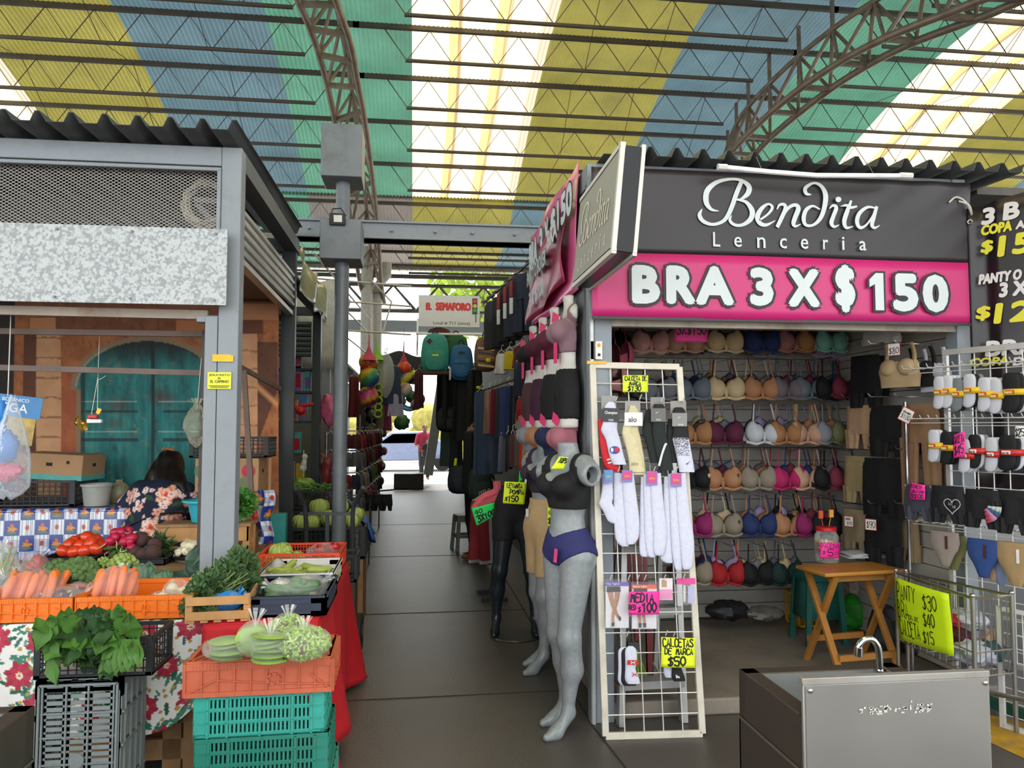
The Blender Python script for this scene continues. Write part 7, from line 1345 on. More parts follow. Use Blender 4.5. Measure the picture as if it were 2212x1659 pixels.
for lb, secs, hc in (('short white sock with a heel at the post side of the lower row', [[(1310, 1024, 11, .045), (1312, 1050, 12, .045), (1311, 1075, 14, .045), (1308, 1088, 15, .045), (1318, 1105, 15, .045), (1325, 1125, 12, .045), (1330, 1131, 6, .045)]], (1304, 1015, 1324, 1043, '3a8ac0')),
  ('pair of white calf socks, second in the lower row', [[(1340, 1022, 15, .045), (1342, 1070, 16, .045), (1343, 1120, 17, .045), (1345, 1165, 15, .045), (1350, 1180, 8, .045)], [(1356, 1022, 13, .058), (1360, 1070, 15, .058), (1365, 1120, 16, .058), (1366, 1160, 14, .058), (1362, 1176, 7, .058)]], (1343, 1016, 1366, 1041, PKC)),
  ('bundle of white knee socks, third in the lower row', [[(1393, 1030, 9, .04), (1394, 1090, 12, .04), (1392, 1150, 12, .04), (1392, 1195, 10, .04), (1394, 1203, 5, .04)], [(1402, 1024, 13, .05), (1404, 1090, 14, .05), (1405, 1160, 13, .05), (1408, 1196, 10, .05), (1409, 1204, 5, .05)], [(1416, 1022, 12, .062), (1420, 1090, 14, .062), (1426, 1150, 15, .062), (1424, 1190, 13, .062), (1424, 1200, 7, .062)]], (1396, 1018, 1420, 1048, PKC)),
  ('bundle of long white stockings at the outer end of the lower row', [[(1442, 1030, 8, .04), (1442, 1100, 11, .04), (1440, 1170, 13, .04), (1440, 1205, 14, .04), (1446, 1216, 8, .04)], [(1456, 1024, 13, .05), (1460, 1100, 14, .05), (1464, 1180, 14, .05), (1466, 1225, 9, .05), (1467, 1232, 4, .05)], [(1470, 1022, 12, .062), (1476, 1100, 14, .062), (1484, 1170, 16, .062), (1485, 1220, 12, .062), (1483, 1230, 6, .062)]], (1448, 1022, 1472, 1051, PKC))):
    th = socks(lb, [WS] * len(secs), secs); gcard(th, 'header_card', *hc[:4], .078, '7a6fb0'); mm, W, H = gcard(th, 'header_print', hc[0] + 2, hc[1] + 2, hc[2] - 2, hc[3] - 5, .08, hc[4]); b = B(); b.M = mm; b.ribbon(cr([(W * x, H * y) for x, y in ((.2, .5), (.3, .25), (.4, .5), (.5, .3), (.6, .5), (.7, .3), (.85, .45))], 3), .002); obj('scribble', b, M('e0c040', .5, n=0), th, world=True)
def pack(label, x0, y0, x1, y1, head, legs):
    th = thing('stocking_pack', label, 'stockings', G((x0 + x1) / 2, y1, .05)); gcard(th, 'card', x0, y0, x1, y1, .045, 'd5d2d6'); gcard(th, 'header', x0, y0, x1, y0 + 9, .048, head, [('Hip Tights' if head[0] == '5' else 'Fishnet Tights', .05, .25, .6, .75)])
    if legs:
        b = B(); s = FPX / 4.0
        for p_ in legs[0]: b.M = Matrix(); pts = [G(x, y, .050) for x, y, _ in cr(p_, 4)]; b.tube(pts, [w_ / FPX * 4 for _, _, w_ in cr(p_, 4)], 8)
        for v in range(len(b.v)): pv = V(b.v[v]); d_ = (pv - BL).dot(nG) - .050; b.v[v] = tuple(pv - nG * d_ * .85)
        obj('printed_legs', b, M('a5745a', .5), th, world=True); b = B()
        for p_ in legs[1]:
            vs = [G(x, y, .0535) for x, y in p_]; b.add(vs, [tuple(range(len(vs)))])
        obj('printed_skirt', b, M('1c1a1c', .6), th, world=True)
    b = B(); a = [G(x, y, o_) for x, y, o_ in ((x0 - 3, y1 + 2, .06), (x1 + 3, y1 + 2, .06), (x1 + 3, y0 - 6, .06), (x0 - 3, y0 - 6, .06))]; b.grid(lambda u, v: a[0].lerp(a[1], u).lerp(a[3].lerp(a[2], u), v) + nG * .004 * sin(u * 11 + v * 9), 8, 8); obj('film', b, film('ffffff', .06, .4), th, world=True)
pack('stocking pack with a purple header and crossed legs printed on it', 1308, 1257, 1358, 1356, '5a3fa0', ([[(1318, 1275, 5.5), (1320, 1290, 5), (1326, 1312, 4), (1334, 1330, 3), (1340, 1340, 2.5)], [(1334, 1275, 5.5), (1333, 1290, 5), (1328, 1312, 4), (1324, 1332, 3), (1325, 1350, 2.5)]], [((1311, 1267), (1340, 1267), (1341, 1278), (1310, 1279)), ((1335, 1328), (1342, 1334), (1341, 1342), (1337, 1339)), ((1321, 1346), (1328, 1344), (1327, 1353), (1321, 1353))]))
pack('stocking pack with an orange header behind the pink sign', 1365, 1263, 1418, 1358, 'd8421c', ([[(1380, 1326, 3.5), (1382, 1340, 3), (1382, 1350, 2.5)], [(1390, 1326, 3.5), (1392, 1340, 3), (1393, 1350, 2.5)]], [((1369, 1271), (1398, 1271), (1398, 1280), (1369, 1280)), ((1379, 1346), (1386, 1346), (1385, 1356), (1380, 1356)), ((1389, 1346), (1396, 1346), (1396, 1355), (1390, 1356))]))
th = thing('blister_card', 'small white and pink accessory card on the grid panel', 'card', G(1440, 1296, .05)); gcard(th, 'card', 1424, 1249, 1453, 1296, .045, 'd8d0d4'); gcard(th, 'pink_print', 1425, 1273, 1452, 1294, .048, 'd88ab0'); gcard(th, 'portrait', 1430, 1254, 1440, 1268, .048, 'b08868')
th = thing('strap_pack', 'clear pack of straps with a pink header at the outer edge of the grid panel', 'pack', G(1480, 1305, .05)); gcard(th, 'header', 1462, 1249, 1502, 1262, .05, 'd03a8a'); gcard(th, 'white_card', 1486, 1266, 1500, 1303, .05, 'a9a8cc'); gcard(th, 'strap', 1466, 1264, 1472, 1304, .05, 'b8b4b4'); gcard(th, 'strap', 1476, 1264, 1481, 1300, .05, 'c8c4c4'); b = B(); a = [G(x, y, .06) for x, y in ((1458, 1308), (1504, 1306), (1504, 1262), (1458, 1262))]; b.grid(lambda u, v: a[0].lerp(a[1], u).lerp(a[3].lerp(a[2], u), v) + nG * .005 * sin(u * 15 + v * 5), 8, 6); obj('film', b, film('ffffff', .12, .5), th, world=True)
def ank(x, y, s, off): return [(x + 2 * s, y - 48 * s, 5, off), (x + 3 * s, y - 38 * s, 14 * s, off), (x + 4 * s, y - 10 * s, 15 * s, off), (x + 2 * s, y + 8 * s, 13 * s, off), (x + 6 * s, y + 32 * s, 18 * s, off), (x + 10 * s, y + 44 * s, 16 * s, off)]
for i, (x, y, col, off, lb) in enumerate(((1337, 1440, '15161e', .03, 'dark ankle sock at the back of the sports sock cluster'), (1345, 1440, WS, .045, 'white ankle sock in the middle of the sports sock cluster'), (1352, 1442, '14151c', .055, 'black ankle sock between the white ones of the cluster'), (1360, 1438, WS, .068, 'front white ankle sock with a red logo band'))):
    th = socks(lb, [col], [ank(x, y, .88, off)])
    if i == 3:
        mm, W, H = gcard(th, 'paper_band', 1355, 1426, 1379, 1436, .086, 'b82a24'); b = B(); b.M = mm
        for s in (-1, 1): b.ribbon(cr([(W / 2 + s * .012, H * .8), (W / 2 + s * .004, H * .5), (W / 2 + s * .012, H * .2)], 3), .003, .001)
        b.bx((W / 2 - .008, H * .42, .0), (W / 2 + .008, H * .58, .001)); obj('band_logo', b, M('e8e4e4', .5), th, world=True); b = B(); b.M = frame(G(1371, 1458, .088), uG, -dG if dG.z < 0 else dG)
        for s in (-1, 1): b.ribbon(cr([(s * .013, .011), (s * .004, .002), (s * .013, -.008)], 3), .0035, 0)
        b.bx((-.008, -.001, 0), (.008, .004, .001)); obj('chest_logo', b, M('c8304a', .5), th, world=True)
socks('white ankle sock behind the black one under the yellow sign', [WS], [ank(1442, 1430, .75, .03)]); th = socks('black ankle sock with white stripes hanging under the lower yellow sign', ['131316'], [ank(1460, 1436, .8, .045)]); b = B(); b.M = frame(G(1465, 1462, .064), uG, -dG if dG.z < 0 else dG)
for i in range(3): b.add([(-.010 + .007 * i, -.006, 0), (-.005 + .007 * i, -.006, 0), (-.009 + .007 * i, .003 + .004 * (2 - i), 0), (-.013 + .007 * i, .001 + .004 * (2 - i), 0)], [(0, 1, 2, 3)])
obj('stripes_logo', b, M('e8e4e4', .5, n=0), th, world=True)
def gs(label, x0, y0, x1, y1, col, lines, off=.095, t=.006, sk=0): card('paper_sign', label, [G(x0, y0, off), G(x1, y0 + sk, off), G(x1, y1 + sk, off), G(x0, y1, off)], col, lines, t=t)
gs('fluorescent yellow paper sign at the top of the grid panel', 1345, 811, 1400, 847, HY, [('CALCETA DE', .08, .68, .92, .93, .005), ('MARCA', .25, .4, .7, .6, .005), ('$130', .2, .06, .7, .36)], .03)
gs('bright pink paper sign over the orange stocking pack', 1358, 1278, 1424, 1328, HP, [('MEDIA', .06, .55, .8, .9, .008), ('RED', .0, .22, .22, .42, .005), ('$', .3, .12, .38, .35, .005), ('100', .44, .1, .9, .5, .009)], sk=-1)
gs('fluorescent yellow paper sign low on the grid panel', 1428, 1376, 1502, 1441, 'e2ee20', [('CALCETAS', .05, .7, .92, .96, .007), ('DE MARCA', .1, .44, .92, .64, .006), ('$50', .2, .06, .7, .36, .009)], sk=2)
# ladder, dustpan, brush behind the panel
m_alu = M('a3a3a0', .4, .5, n=.1, ns=6); t = thing('step_ladder', 'aluminium step ladder standing behind the grid panel', 'ladder', (1.35, 4.3, 0))
la, lb_, ra, rb = P(1340, 1530, Y=4.0), P(1348, 1000, Y=4.2), P(1476, 1500, Y=4.02), P(1452, 1000, Y=4.2); la.z = ra.z = .0
for a, c in ((la, lb_), (ra, rb)): b = B(); b.bar(a, c, .03, .06); obj('rail', b, m_alu, t, world=True)
for k_ in (.15, .42, .66, .9): b = B(); b.bar(la.lerp(lb_, k_), ra.lerp(rb, k_), .09, .04); obj('step', b, m_alu, t, world=True)
for a, c in ((V((la.x + .03, 4.42, .09)), lb_ + V((.03, .06, 0))), (V((ra.x - .03, 4.42, .09)), rb + V((-.03, .06, 0)))): b = B(); b.bar(a, c, .025, .03); obj('rear_leg', b, m_alu, t, world=True)
b = B(); b.bar(P(1325, 1500, Y=4.3), P(1370, 1440, Y=4.4), .012); b.bar(P(1450, 1500, Y=4.3), P(1410, 1430, Y=4.4), .012); obj('brace', b, m_alu, t, world=True)
c = P(1355, 1150, Y=4.5); t = thing('plastic_chair', 'dark red plastic chair back behind the white socks', 'chair', (c.x, 4.5, .09)); b = B()
for i in range(9): b.bar((c.x - .13 + .033 * i, 4.55, .5), (c.x - .13 + .033 * i, 4.62, .98), .024, .01)
b.bar((c.x - .16, 4.62, .99), (c.x + .16, 4.62, .99), .04, .04); obj('backrest', b, M('6f1a20', .5), t, world=True); b = B(); b.bx((c.x - .17, 4.52, .48), (c.x + .17, 4.86, .51)); obj('seat', b, M('6f1a20', .5), t, world=True)
for sx in (-1, 1):
    for y in (4.56, 4.82): b = B(); b.bar((c.x + sx * .15, y, .09), (c.x + sx * .14, y, .49), .035); obj('leg', b, M('6f1a20', .5), t, world=True)
c = P(1352, 1494, z=.1); t = thing('dustpan', 'orange dustpan on the floor behind the grid panel', 'dustpan', (c.x, 4.5, .09)); b = B(); b.box((c.x, 4.5, .14), (.16, .03, .1)); b.bx((c.x - .08, 4.35, .092), (c.x + .08, 4.5, .1)); obj('pan', b, M('c04a1c', .5), t, world=True); b = B(); b.tube([(c.x, 4.52, .18), (c.x - .02, 4.62, .75)], .01, 6); obj('handle', b, M('c04a1c', .5), t, world=True)
c = P(1392, 1490, z=.1); t = thing('hand_broom', 'broom with lime green bristles behind the grid panel', 'broom', (c.x, 4.45, .09)); b = B(); q = random.Random(9)
for i in range(120): x = q.uniform(-.06, .06); b.tube([(c.x + x * .4, 4.45 + q.uniform(-.015, .015), .26), (c.x + x + .02, 4.45 + q.uniform(-.03, .03), .10)], .002, 3)
o = obj('bristles', b, M('8aa82a', .6), t, world=True); o['kind'] = 'stuff'; b = B(); b.box((c.x, 4.45, .28), (.07, .03, .05)); b.tube([(c.x, 4.45, .3), (c.x - .05, 4.6, 1.2)], .009, 6); obj('handle', b, M('5a5a58', .5), t, world=True)
# ================= MANNEQUINS =================
m_man = M('858a8c', .28, n=.10, ns=45, dirt='6d7274', da=.3, dsc=9); m_blm = M('22292e', .25, n=.06, ns=20); m_whm = M('cfcbc4', .25, n=.03)
tor = [dell((0, 0, .93), (.142, .10, .11)), dell((.066, .045, .89), (.078, .085, .1)), dell((-.066, .045, .89), (.078, .085, .1)), dcap((0, 0, .98), (0, .0, 1.14), .10, .088, (1.12, .85, 1)), dell((0, .005, 1.22), (.125, .092, .14)), dcap((-.12, .01, 1.355), (.12, .01, 1.355), .052, .052), dcap((-.12, .01, 1.35), (-.185, .0, 1.315), .058, .062), dcap((.12, .01, 1.35), (.185, .0, 1.315), .058, .062), dcap((0, .015, 1.38), (0, -.005, 1.5), .06, .052), dell((.065, -.075, 1.255), (.06, .062, .058)), dell((-.065, -.075, 1.255), (.06, .062, .058))]
def legsd(sp=.0, fw=.05): return [f for s in (-1, 1) for f in (dcap((s * .076, .005, .87), (s * (.074 + sp), -.01 - fw * (s > 0), .47), .089, .056), dcap((s * (.078 + sp), .0 - fw * (s > 0), .47), (s * (.075 + sp * 1.4), .035 - fw * (s > 0) * 1.4, .32), .056, .057), dcap((s * (.075 + sp * 1.4), .03 - fw * (s > 0) * 1.4, .32), (s * (.072 + sp * 1.6), .04 - fw * (s > 0) * 2, .13), .05, .031), dcap((s * (.072 + sp * 1.6), .045 - fw * (s > 0) * 2, .10), (s * (.075 + sp * 1.7), -.04 - fw * (s > 0) * 2, .03), .034, .03), dcap((s * (.075 + sp * 1.7), -.04 - fw * (s > 0) * 2, .026), (s * (.08 + sp * 1.7), -.105 - fw * (s > 0) * 2, .018), .03, .02))]
full = smin(tor + legsd(), .035)
stump = smin([dell((.2, .0, 1.312), (.085, .038, .041)), dell((-.2, .0, 1.312), (.085, .038, .041))], .001)
manf = lambda p: np.maximum(np.maximum(np.maximum(full(p), p[:, 2] - 1.475), np.abs(p[:, 0]) - .208), -stump(p))
mb = nets(manf, (-.23, -.28, -.02), (.23, .17, 1.5), .0105)
def mann(label, loc, rz, mat, src=None):
    th = thing('mannequin', label, 'mannequin', loc, rz); o = obj('body', mb, mat, th, ang=180); return th
FM, FZ = (.80, 4.02, .0), R(-62)
mann('grey headless mannequin in a black top and navy panty beside the grid panel', FM, FZ, m_man)
SM, SZ = (.85, 5.02, .0), R(-66)
mann('grey headless mannequin in a beige shaper behind the one in navy panty', SM, SZ, m_man)
def wear(name, label, cat, loc, rz, region, off, col, lo, hi, h=.009, base=None, parts=()):
    th = thing(name, label, cat, loc, rz); b = nets(lambda p: np.maximum((base or manf)(p) - off, region(p)), lo, hi, h); obj('cloth', b, cloth_m(col) if isinstance(col, str) else col, th, ang=180); return th
def topreg(p):
    x, y, z = np.abs(p[:, 0]), p[:, 1], p[:, 2]; neck = 1.275 + np.where(y < 0, 1., .7) * np.clip((x - .02) * .9, 0, .08)
    return np.maximum(np.maximum(1.13 - z, x - .155 + np.clip(z - 1.27, 0, 1) * .1), np.minimum(z - neck, np.maximum(np.abs(x - .105) - .02, z - 1.45)))
wear('crop_top', 'black lace edged crop top on the front mannequin', 'top', FM, FZ, topreg, .007, '070708', (-.2, -.2, 1.08), (.2, .16, 1.45))
def panreg(p): x, y, z = np.abs(p[:, 0]), p[:, 1], p[:, 2]; return np.maximum(z - (.985 + .42 * x + .25 * np.clip(y, 0, 1)), np.maximum(.82 - z, (.835 + .62 * np.clip(x - .02, 0, 1) - .35 * np.clip(y, 0, 1)) - z))
th = wear('panty', 'navy panty with a pink tag on the front mannequin', 'panty', FM, FZ, panreg, .006, '23255a', (-.2, -.2, .78), (.2, .2, 1.1)); b = B(); b.box((.055, -.125, .9), (.022, .004, .07), rot=Matrix.Rotation(.15, 3, 'Y')); obj('label_tag', b, M('d8457a', .5), th)
wear('bra', 'dark purple bra on the rear grey mannequin', 'bra', SM, SZ, topreg, .007, '2f2133', (-.2, -.2, 1.08), (.2, .16, 1.45))
th = wear('shaper', 'beige high waist shaper shorts on the rear grey mannequin', 'shorts', SM, SZ, lambda p: np.maximum(p[:, 2] - 1.09, .60 - p[:, 2]), .012, 'b3966b', (-.22, -.22, .55), (.22, .2, 1.14), base=smin(tor + legsd(), .06)); b = B(); b.box((-.03, -.12, 1.0), (.03, .004, .05)); obj('label_tag', b, M('dcdad6', .5), th)
b = B(); b.box((.02, -.155, 1.23), (.03, .004, .075), rot=Matrix.Rotation(.3, 3, 'Y')); th = thing('label_tag', 'black swing tag on the purple bra of the rear mannequin', 'tag', SM, SZ); obj('card', b, M('1a1a1a', .4), th); b = B(); b.box((.012, -.158, 1.208), (.018, .004, .025), rot=Matrix.Rotation(.3, 3, 'Y')); obj('white_sticker', b, M('d8d8d8', .5), th)
# black legs on a round base
legf = smin([dell((0, 0, .95), (.15, .105, .12)), dcap((0, 0, 1.0), (0, 0, 1.12), .11, .095, (1.1, .85, 1))] + legsd(.045, .0), .035)
legm = lambda p: np.maximum(legf(p), p[:, 2] - 1.12); LM, LZ = (.755, 5.8, .012), R(-8)
th = thing('leg_mannequin', 'black lower body mannequin in black shorts on a round base', 'mannequin', LM, LZ); obj('body', nets(legm, (-.24, -.2, -.01), (.24, .16, 1.15), .012), m_blm, th, ang=180); b = B(); b.lathe([(0, 0), (.19, 0), (.195, -.006), (.19, -.012), (0, -.012)], 32); obj('base_plate', b, M('6a6a6a', .3, .7), th)
wear('shorts', 'black boxer shorts on the black leg mannequin', 'shorts', LM, LZ, lambda p: np.maximum(p[:, 2] - 1.08, .70 - p[:, 2]), .008, '08080a', (-.23, -.2, .66), (.23, .16, 1.12), base=legm)
# white body forms along the aisle side
tf = smin(tor[3:6] + tor[8:] + [dell((0, 0, 1.0), (.12, .085, .1))], .03); formA = lambda p: np.maximum(np.maximum(tf(p), p[:, 1] - .0), np.maximum(1.02 - p[:, 2], p[:, 2] - 1.47))
hf = smin(tor[:3] + [dcap((0, 0, .98), (0, 0, 1.12), .10, .088, (1.12, .85, 1))] + [f for s in (-1, 1) for f in (dcap((s * .08, .0, .87), (s * .08, -.01, .68), .096, .08),)], .03); formB = lambda p: np.maximum(np.maximum(hf(p), p[:, 1] - .0), np.maximum(.69 - p[:, 2], p[:, 2] - 1.1))
fa, fb = nets(formA, (-.2, -.17, .98), (.2, .03, 1.5), .012), nets(formB, (-.2, -.17, .65), (.2, .03, 1.14), .012)
t0a = thing('torso_form', 'x', 'torso form', (0, 0, 0), group='white torso forms'); obj('shell', fa, m_whm, t0a, ang=180); b = B(); b.cyl((0, -.0, 1.3), (0, .03, 1.3), .008, n=6); obj('wall_peg', b, m_wire, t0a)
t0b = thing('hip_form', 'x', 'hip form', (0, 0, 0), group='white hip forms'); obj('shell', fb, m_whm, t0b, ang=180); b = B(); b.cyl((0, -.0, .95), (0, .03, .95), .008, n=6); obj('wall_peg', b, m_wire, t0b)
NY = ['next to the corner post', 'second from the corner post', 'third from the corner post', 'fourth from the corner post']
bcf = [('lilac mauve', '8a6a74'), ('burgundy', '541730'), ('deep burgundy', '48142a'), ('black', '0c0c0e')]; ccf = [('pink', 'a0606c'), ('navy', '1b2346'), ('tan', 'a5734f'), ('grey', '8a8a90')]; scf = [('long black', '0a0a0d'), ('black', '0b0b0e'), ('dark maroon heart', '3c1730'), ('brown maroon', '4a2a2c')]
XFm = .90
for i in range(4):
    y = 4.36 + .45 * i; zA = 2.10 - 1.25
    for j, (t0, nm, z_) in enumerate(((t0a, 'white torso form in the upper row, ', zA), (t0b, 'white hip form in the middle row, ', 1.80 - .92 - .02), (t0a, 'white torso form in the lower row, ', 1.49 - 1.25))):
        o = t0 if (i == 0 and j < 2) else dup(t0, (0, 0, 0)); o.location = (XFm, y, z_); o.rotation_euler = (0, 0, RZ); o['label'] = nm + NY[i]
    wear('bra', bcf[i][0] + ' bra on the upper white torso form ' + NY[i], 'bra', (XFm, y, zA), RZ, lambda p: np.maximum(topreg(p), p[:, 1]), .008, bcf[i][1], (-.2, -.2, 1.08), (.2, .03, 1.45), .011, formA)
    wear('bra', ccf[i][0] + ' bra on the lower white torso form ' + NY[i], 'bra', (XFm, y, 1.49 - 1.25), RZ, lambda p: np.maximum(topreg(p), p[:, 1]), .008, ccf[i][1], (-.2, -.2, 1.08), (.2, .03, 1.45), .011, formA)
    wear('shorts', scf[i][0] + ' shorts on the white hip form ' + NY[i], 'shorts', (XFm, y, 1.80 - .94), RZ, lambda p: np.maximum(p[:, 2] - 1.03, .74 - p[:, 2]), .008, scf[i][1], (-.2, -.2, .68), (.2, .03, 1.06), .012, formB)
    for z_, nm in ((2.18, 'upper'), (1.98, 'middle'), (1.60, 'lower')):
        b = B(); b.M = Matrix.Translation((XFm - .105, y - .03, z_)) @ Matrix.Rotation(RZ + .2, 4, 'Z') @ Matrix.Rotation(.35 if nm != 'middle' else 0, 4, 'Y'); b.box((0, 0, 0), (.05, .002, .12) if nm == 'middle' else (.10, .002, .06)); o = obj('price_tag', b, M('e8407a', .6, n=.02)); tag(o, 'pink price tag on the %s form %s' % (nm, NY[i]), 'tag')
for a_, c_ in (((.935, 4.2, 1.22), (.945, 5.95, 2.9)), ((1.03, 4.2, 0), (1.05, 5.95, 1.2))): b = B(); b.bx(a_, c_); struct('partition', b, M('6d6f72', .6))
# signs on the aisle side
card('paper_sign', 'yellow paper sign on the shorts of the black leg mannequin', [P(x, y, Y=5.5) for x, y in ((1090, 1040), (1138, 1042), (1133, 1090), (1086, 1087))], 'e2f01a', [('LEVANTA', .12, .72, .8, .92), ('POMPA', .28, .44, .9, .64), ('$', .08, .14, .18, .3), ('150', .22, .1, .68, .36, .009)], t=.007)
card('paper_sign', 'green cut paper sign hanging from the pink hanger', [P(x, y, Y=5.9) for x, y in ((1018, 1098), (1068, 1085), (1073, 1112), (1030, 1136))], '1fd85a', [('40', .1, .6, .4, .85, .008), ('3X100', .12, .12, .92, .5, .012)])
card('paper_sign', 'narrow yellow paper sign between the two grey mannequins', [P(x, y, Y=4.3) for x, y in ((1183, 1084), (1203, 1085), (1206, 1138), (1183, 1137))], 'd8ee1a', [('PANTY', .1, .78, .9, .92, .004), ('FAJERA', .1, .5, .9, .64, .004), ('$120', .05, .12, .95, .36, .006)])
card('paper_sign', 'yellow paper sign at the neckline of the front mannequin', [P(x, y, Y=3.78) for x, y in ((1208, 986), (1228, 988), (1218, 1013), (1190, 1013))], 'd8ee1a', [('TOPS', .2, .5, .95, .9, .005)])
card('paper_sign', 'small pink paper sign behind the yellow one at the neckline', [P(x, y, Y=4.4) for x, y in ((1196, 984), (1213, 984), (1212, 1004), (1197, 1006))], HP, [])
# ================= AISLE, FAR STALLS =================
m_pt = M('5d5b58', .8, n=.1)
b = B(); b.bx((1.3, 6.1, 0), (1.34, 20.5, 2.7)); b.bx((-1.75, 8.2, 0), (-1.71, 20.5, 2.7)); b.bx((3.35, 5.9, 0), (3.4, 20.5, 3)); b.bx((-4.3, 6.1, 0), (-4.25, 20.5, 3)); b.bx((-14, 4.1, 0), (-4.3, 4.2, 3)); b.bx((3.9, 4.3, 0), (16, 4.4, 3)); struct('partition', b, m_pt)  # outer stall walls are out of view, added to darken the interior
b = B(); b.bx((-14, 4.1, 3), (-4.3, 20.5, 3.05)); b.bx((3.45, 4.3, 3), (16, 20.5, 3.05)); b.bx((1.1, 6.1, 2.75), (3.4, 20.5, 2.8)); b.bx((-4.3, 8.1, 2.75), (-1.3, 20.5, 2.8)); struct('light_block_roof', b, m_pt)  # flat roofs added over the stalls to block light from above
t = thing('market_stall', 'dark steel frame of the toy stall behind the produce stall', 'stall', (-1.0, 7.85, 0)); b = B(); b.bx((-1.02, 7.8, 0), (-.94, 7.9, 2.75)); obj('post', b, M('1c2624', .4), t, world=True); b = B(); b.bx((-1.02, 6.1, 2.68), (-.94, 7.9, 2.76)); b.bx((-2.4, 7.82, 2.68), (-1, 7.9, 2.76)); obj('top_rail', b, m_dark, t, world=True); b = B()
for i in range(7): b.cyl((-2.4, 7.78, 2.58 - .05 * i), (-1.03, 7.78, 2.58 - .05 * i), .026, n=8)
obj('rolled_shutter', b, M('55595a', .5, .3), t, world=True)
b = B(); b.grid(lambda u, v: (-.93 + .03 * sin(u * 13 + v * 4) + .05 * v, 6.08 + 1.75 * u, 2.97 - .36 * v + .02 * sin(u * 21)), 40, 8); tag(obj('plastic_awning', b, M('a8ab94', .25, n=.25, ns=6, coat=.5, tr=.35, bump=.6, bs=9), solid=.002), 'folded cloudy plastic awning tied along the toy stall', 'awning')
def shelfrow(y, x0, x1, zs_, nm):
    t = thing('shelf_unit', 'open shelf unit of ' + nm, 'shelf', ((x0 + x1) / 2, y, 0)); 
    for z in zs_: b = B(); b.bx((x0, y - .1, z - .02), (x1, y + .12, z)); obj('shelf', b, M('3c3c3a', .6), t, world=True)
    for x in (x0, x1): b = B(); b.bx((x - .015, y - .1, 0), (x + .015, y + .12, 2.3)); obj('upright', b, M('3c3c3a', .6), t, world=True)
shelfrow(8.0, -2.3, -.98, (.55, .95, 1.3, 1.62, 1.92, 2.15), 'toys and bags between the dark posts')
q = random.Random(44); TC = [('pink', 'd0508a'), ('purple', '7a5aa8'), ('blue', '3a6fb0'), ('red', 'b02a34'), ('green', '3f8a4a'), ('yellow', 'c8a832'), ('white', 'c8c4c0'), ('orange', 'c8602a'), ('turquoise', '3a9a9a')]
for zi, z in enumerate((.95, 1.3, 1.62, 1.92, 2.15)):
    x = -2.2; i = 0
    while x < -1.08:
        w_, h_ = q.uniform(.07, .11), q.uniform(.2, .27) if zi < 4 else q.uniform(.12, .2); nm, hx = q.choice(TC); th = thing('toy_pack', '%s toy pack, %s from the outer end of the %s shelf of the toy unit' % (nm, ORD[i], ['lowest', 'second', 'third', 'fourth', 'top'][zi]), 'toy', (x, 7.97, z)); b = B(); b.bx((-w_ * .42, -.04, 0), (w_ * .42, .04, h_)); obj('box', b, M(hx, .35, n=.25, ns=40), th, bev=.004); b = B(); b.bx((-w_ * .3, -.043, h_ * .15), (w_ * .3, -.041, h_ * .7)); obj('window', b, M(q.choice(TC)[1], .2, n=.3, ns=50), th); x += w_ + .02; i += 1
def rp_(px, py, D): return P(px, py, D=D)
for px, py, D, r_, h, nm, lb, ct in ((645, 880, 7.4, (.012, .012, .012), 'a8d820', 'toy_bar', 'neon green toy bar with red wheels hanging between the posts', 'toy'), (713, 885, 7.9, (.11, .07, .17), 'c05a80', 'toy_bag', 'big pink bagged toy hanging beside the round pole', 'toy'), (655, 1055, 7.0, (.11, .08, .10), '6f9a3c', 'ball_bag', 'clear bag of green and yellow balls behind the dark post', 'toy'), (657, 1000, 7.4, (.025, .025, .05), 'd8d8d8', 'plush_toy', 'small white plush toy between the dark posts', 'toy'), (705, 1020, 7.6, (.05, .04, .15), '7a2a30', 'toy_bag', 'dark red wrapped toy beside the round pole', 'toy')):
    c = rp_(px, py, D); th = thing(nm, lb, ct, c); b = B(); b.ball((0, 0, 0), r_, 16, 10, lambda d: 1 + .12 * sin(d.x * 6 + d.z * 5)); obj('body', b, M(h, .4, n=.25, ns=18), th); b = B()
    if nm == 'toy_bar': b.tube([(-.16, 0, -.02), (.02, 0, .0), (.02, -.02, .015), (.14, -.02, .03)], .016, 8); b.ball((.02, -.02, -.03), (.05, .03, .045), 12, 8); obj('wheel', b, M('c0202c', .4), th)
    elif nm == 'plush_toy': b.ball((.005, 0, .06), .028, 12, 8); b.ball((-.01, 0, -.05), (.035, .03, .035), 12, 8); obj('head', b, M('d8d8d8', .8), th)
    else: b.tube([(0, 0, r_[2]), (0, 0, r_[2] + .25)], .004, 4); obj('string', b, m_wire, th)
# hand truck and cabbage crates
t = thing('hand_truck', 'grey tube hand truck standing behind the red tablecloth', 'hand truck', (-.65, 5.45, 0)); m_ht = M('4a4c4e', .4, .4, n=.1)
for x, y0, y1, y2, x2 in ((640, 1056, 1110, 1215, 660), (785, 1053, 1110, 1240, 762)): b = B(); b.tube(cr([rp_(x, y0, 5.25), rp_((x * .4 + x2 * .6), y1 - 30, 5.35), rp_(x2, y1, 5.4), rp_(x2, y2, 5.45), V((rp_(x2, y2, 5.45).x, 5.42, .12))], 5), .016, 8); obj('handle', b, m_ht, t, world=True)
b = B(); b.bar(rp_(648, 1110, 5.42), rp_(764, 1110, 5.42), .03, .02); b.bar(rp_(707, 1110, 5.44), rp_(707, 1250, 5.44), .025); b.bar((-.78, 5.4, .12), (-.42, 5.4, .12), .03); obj('crossbar', b, m_ht, t, world=True)
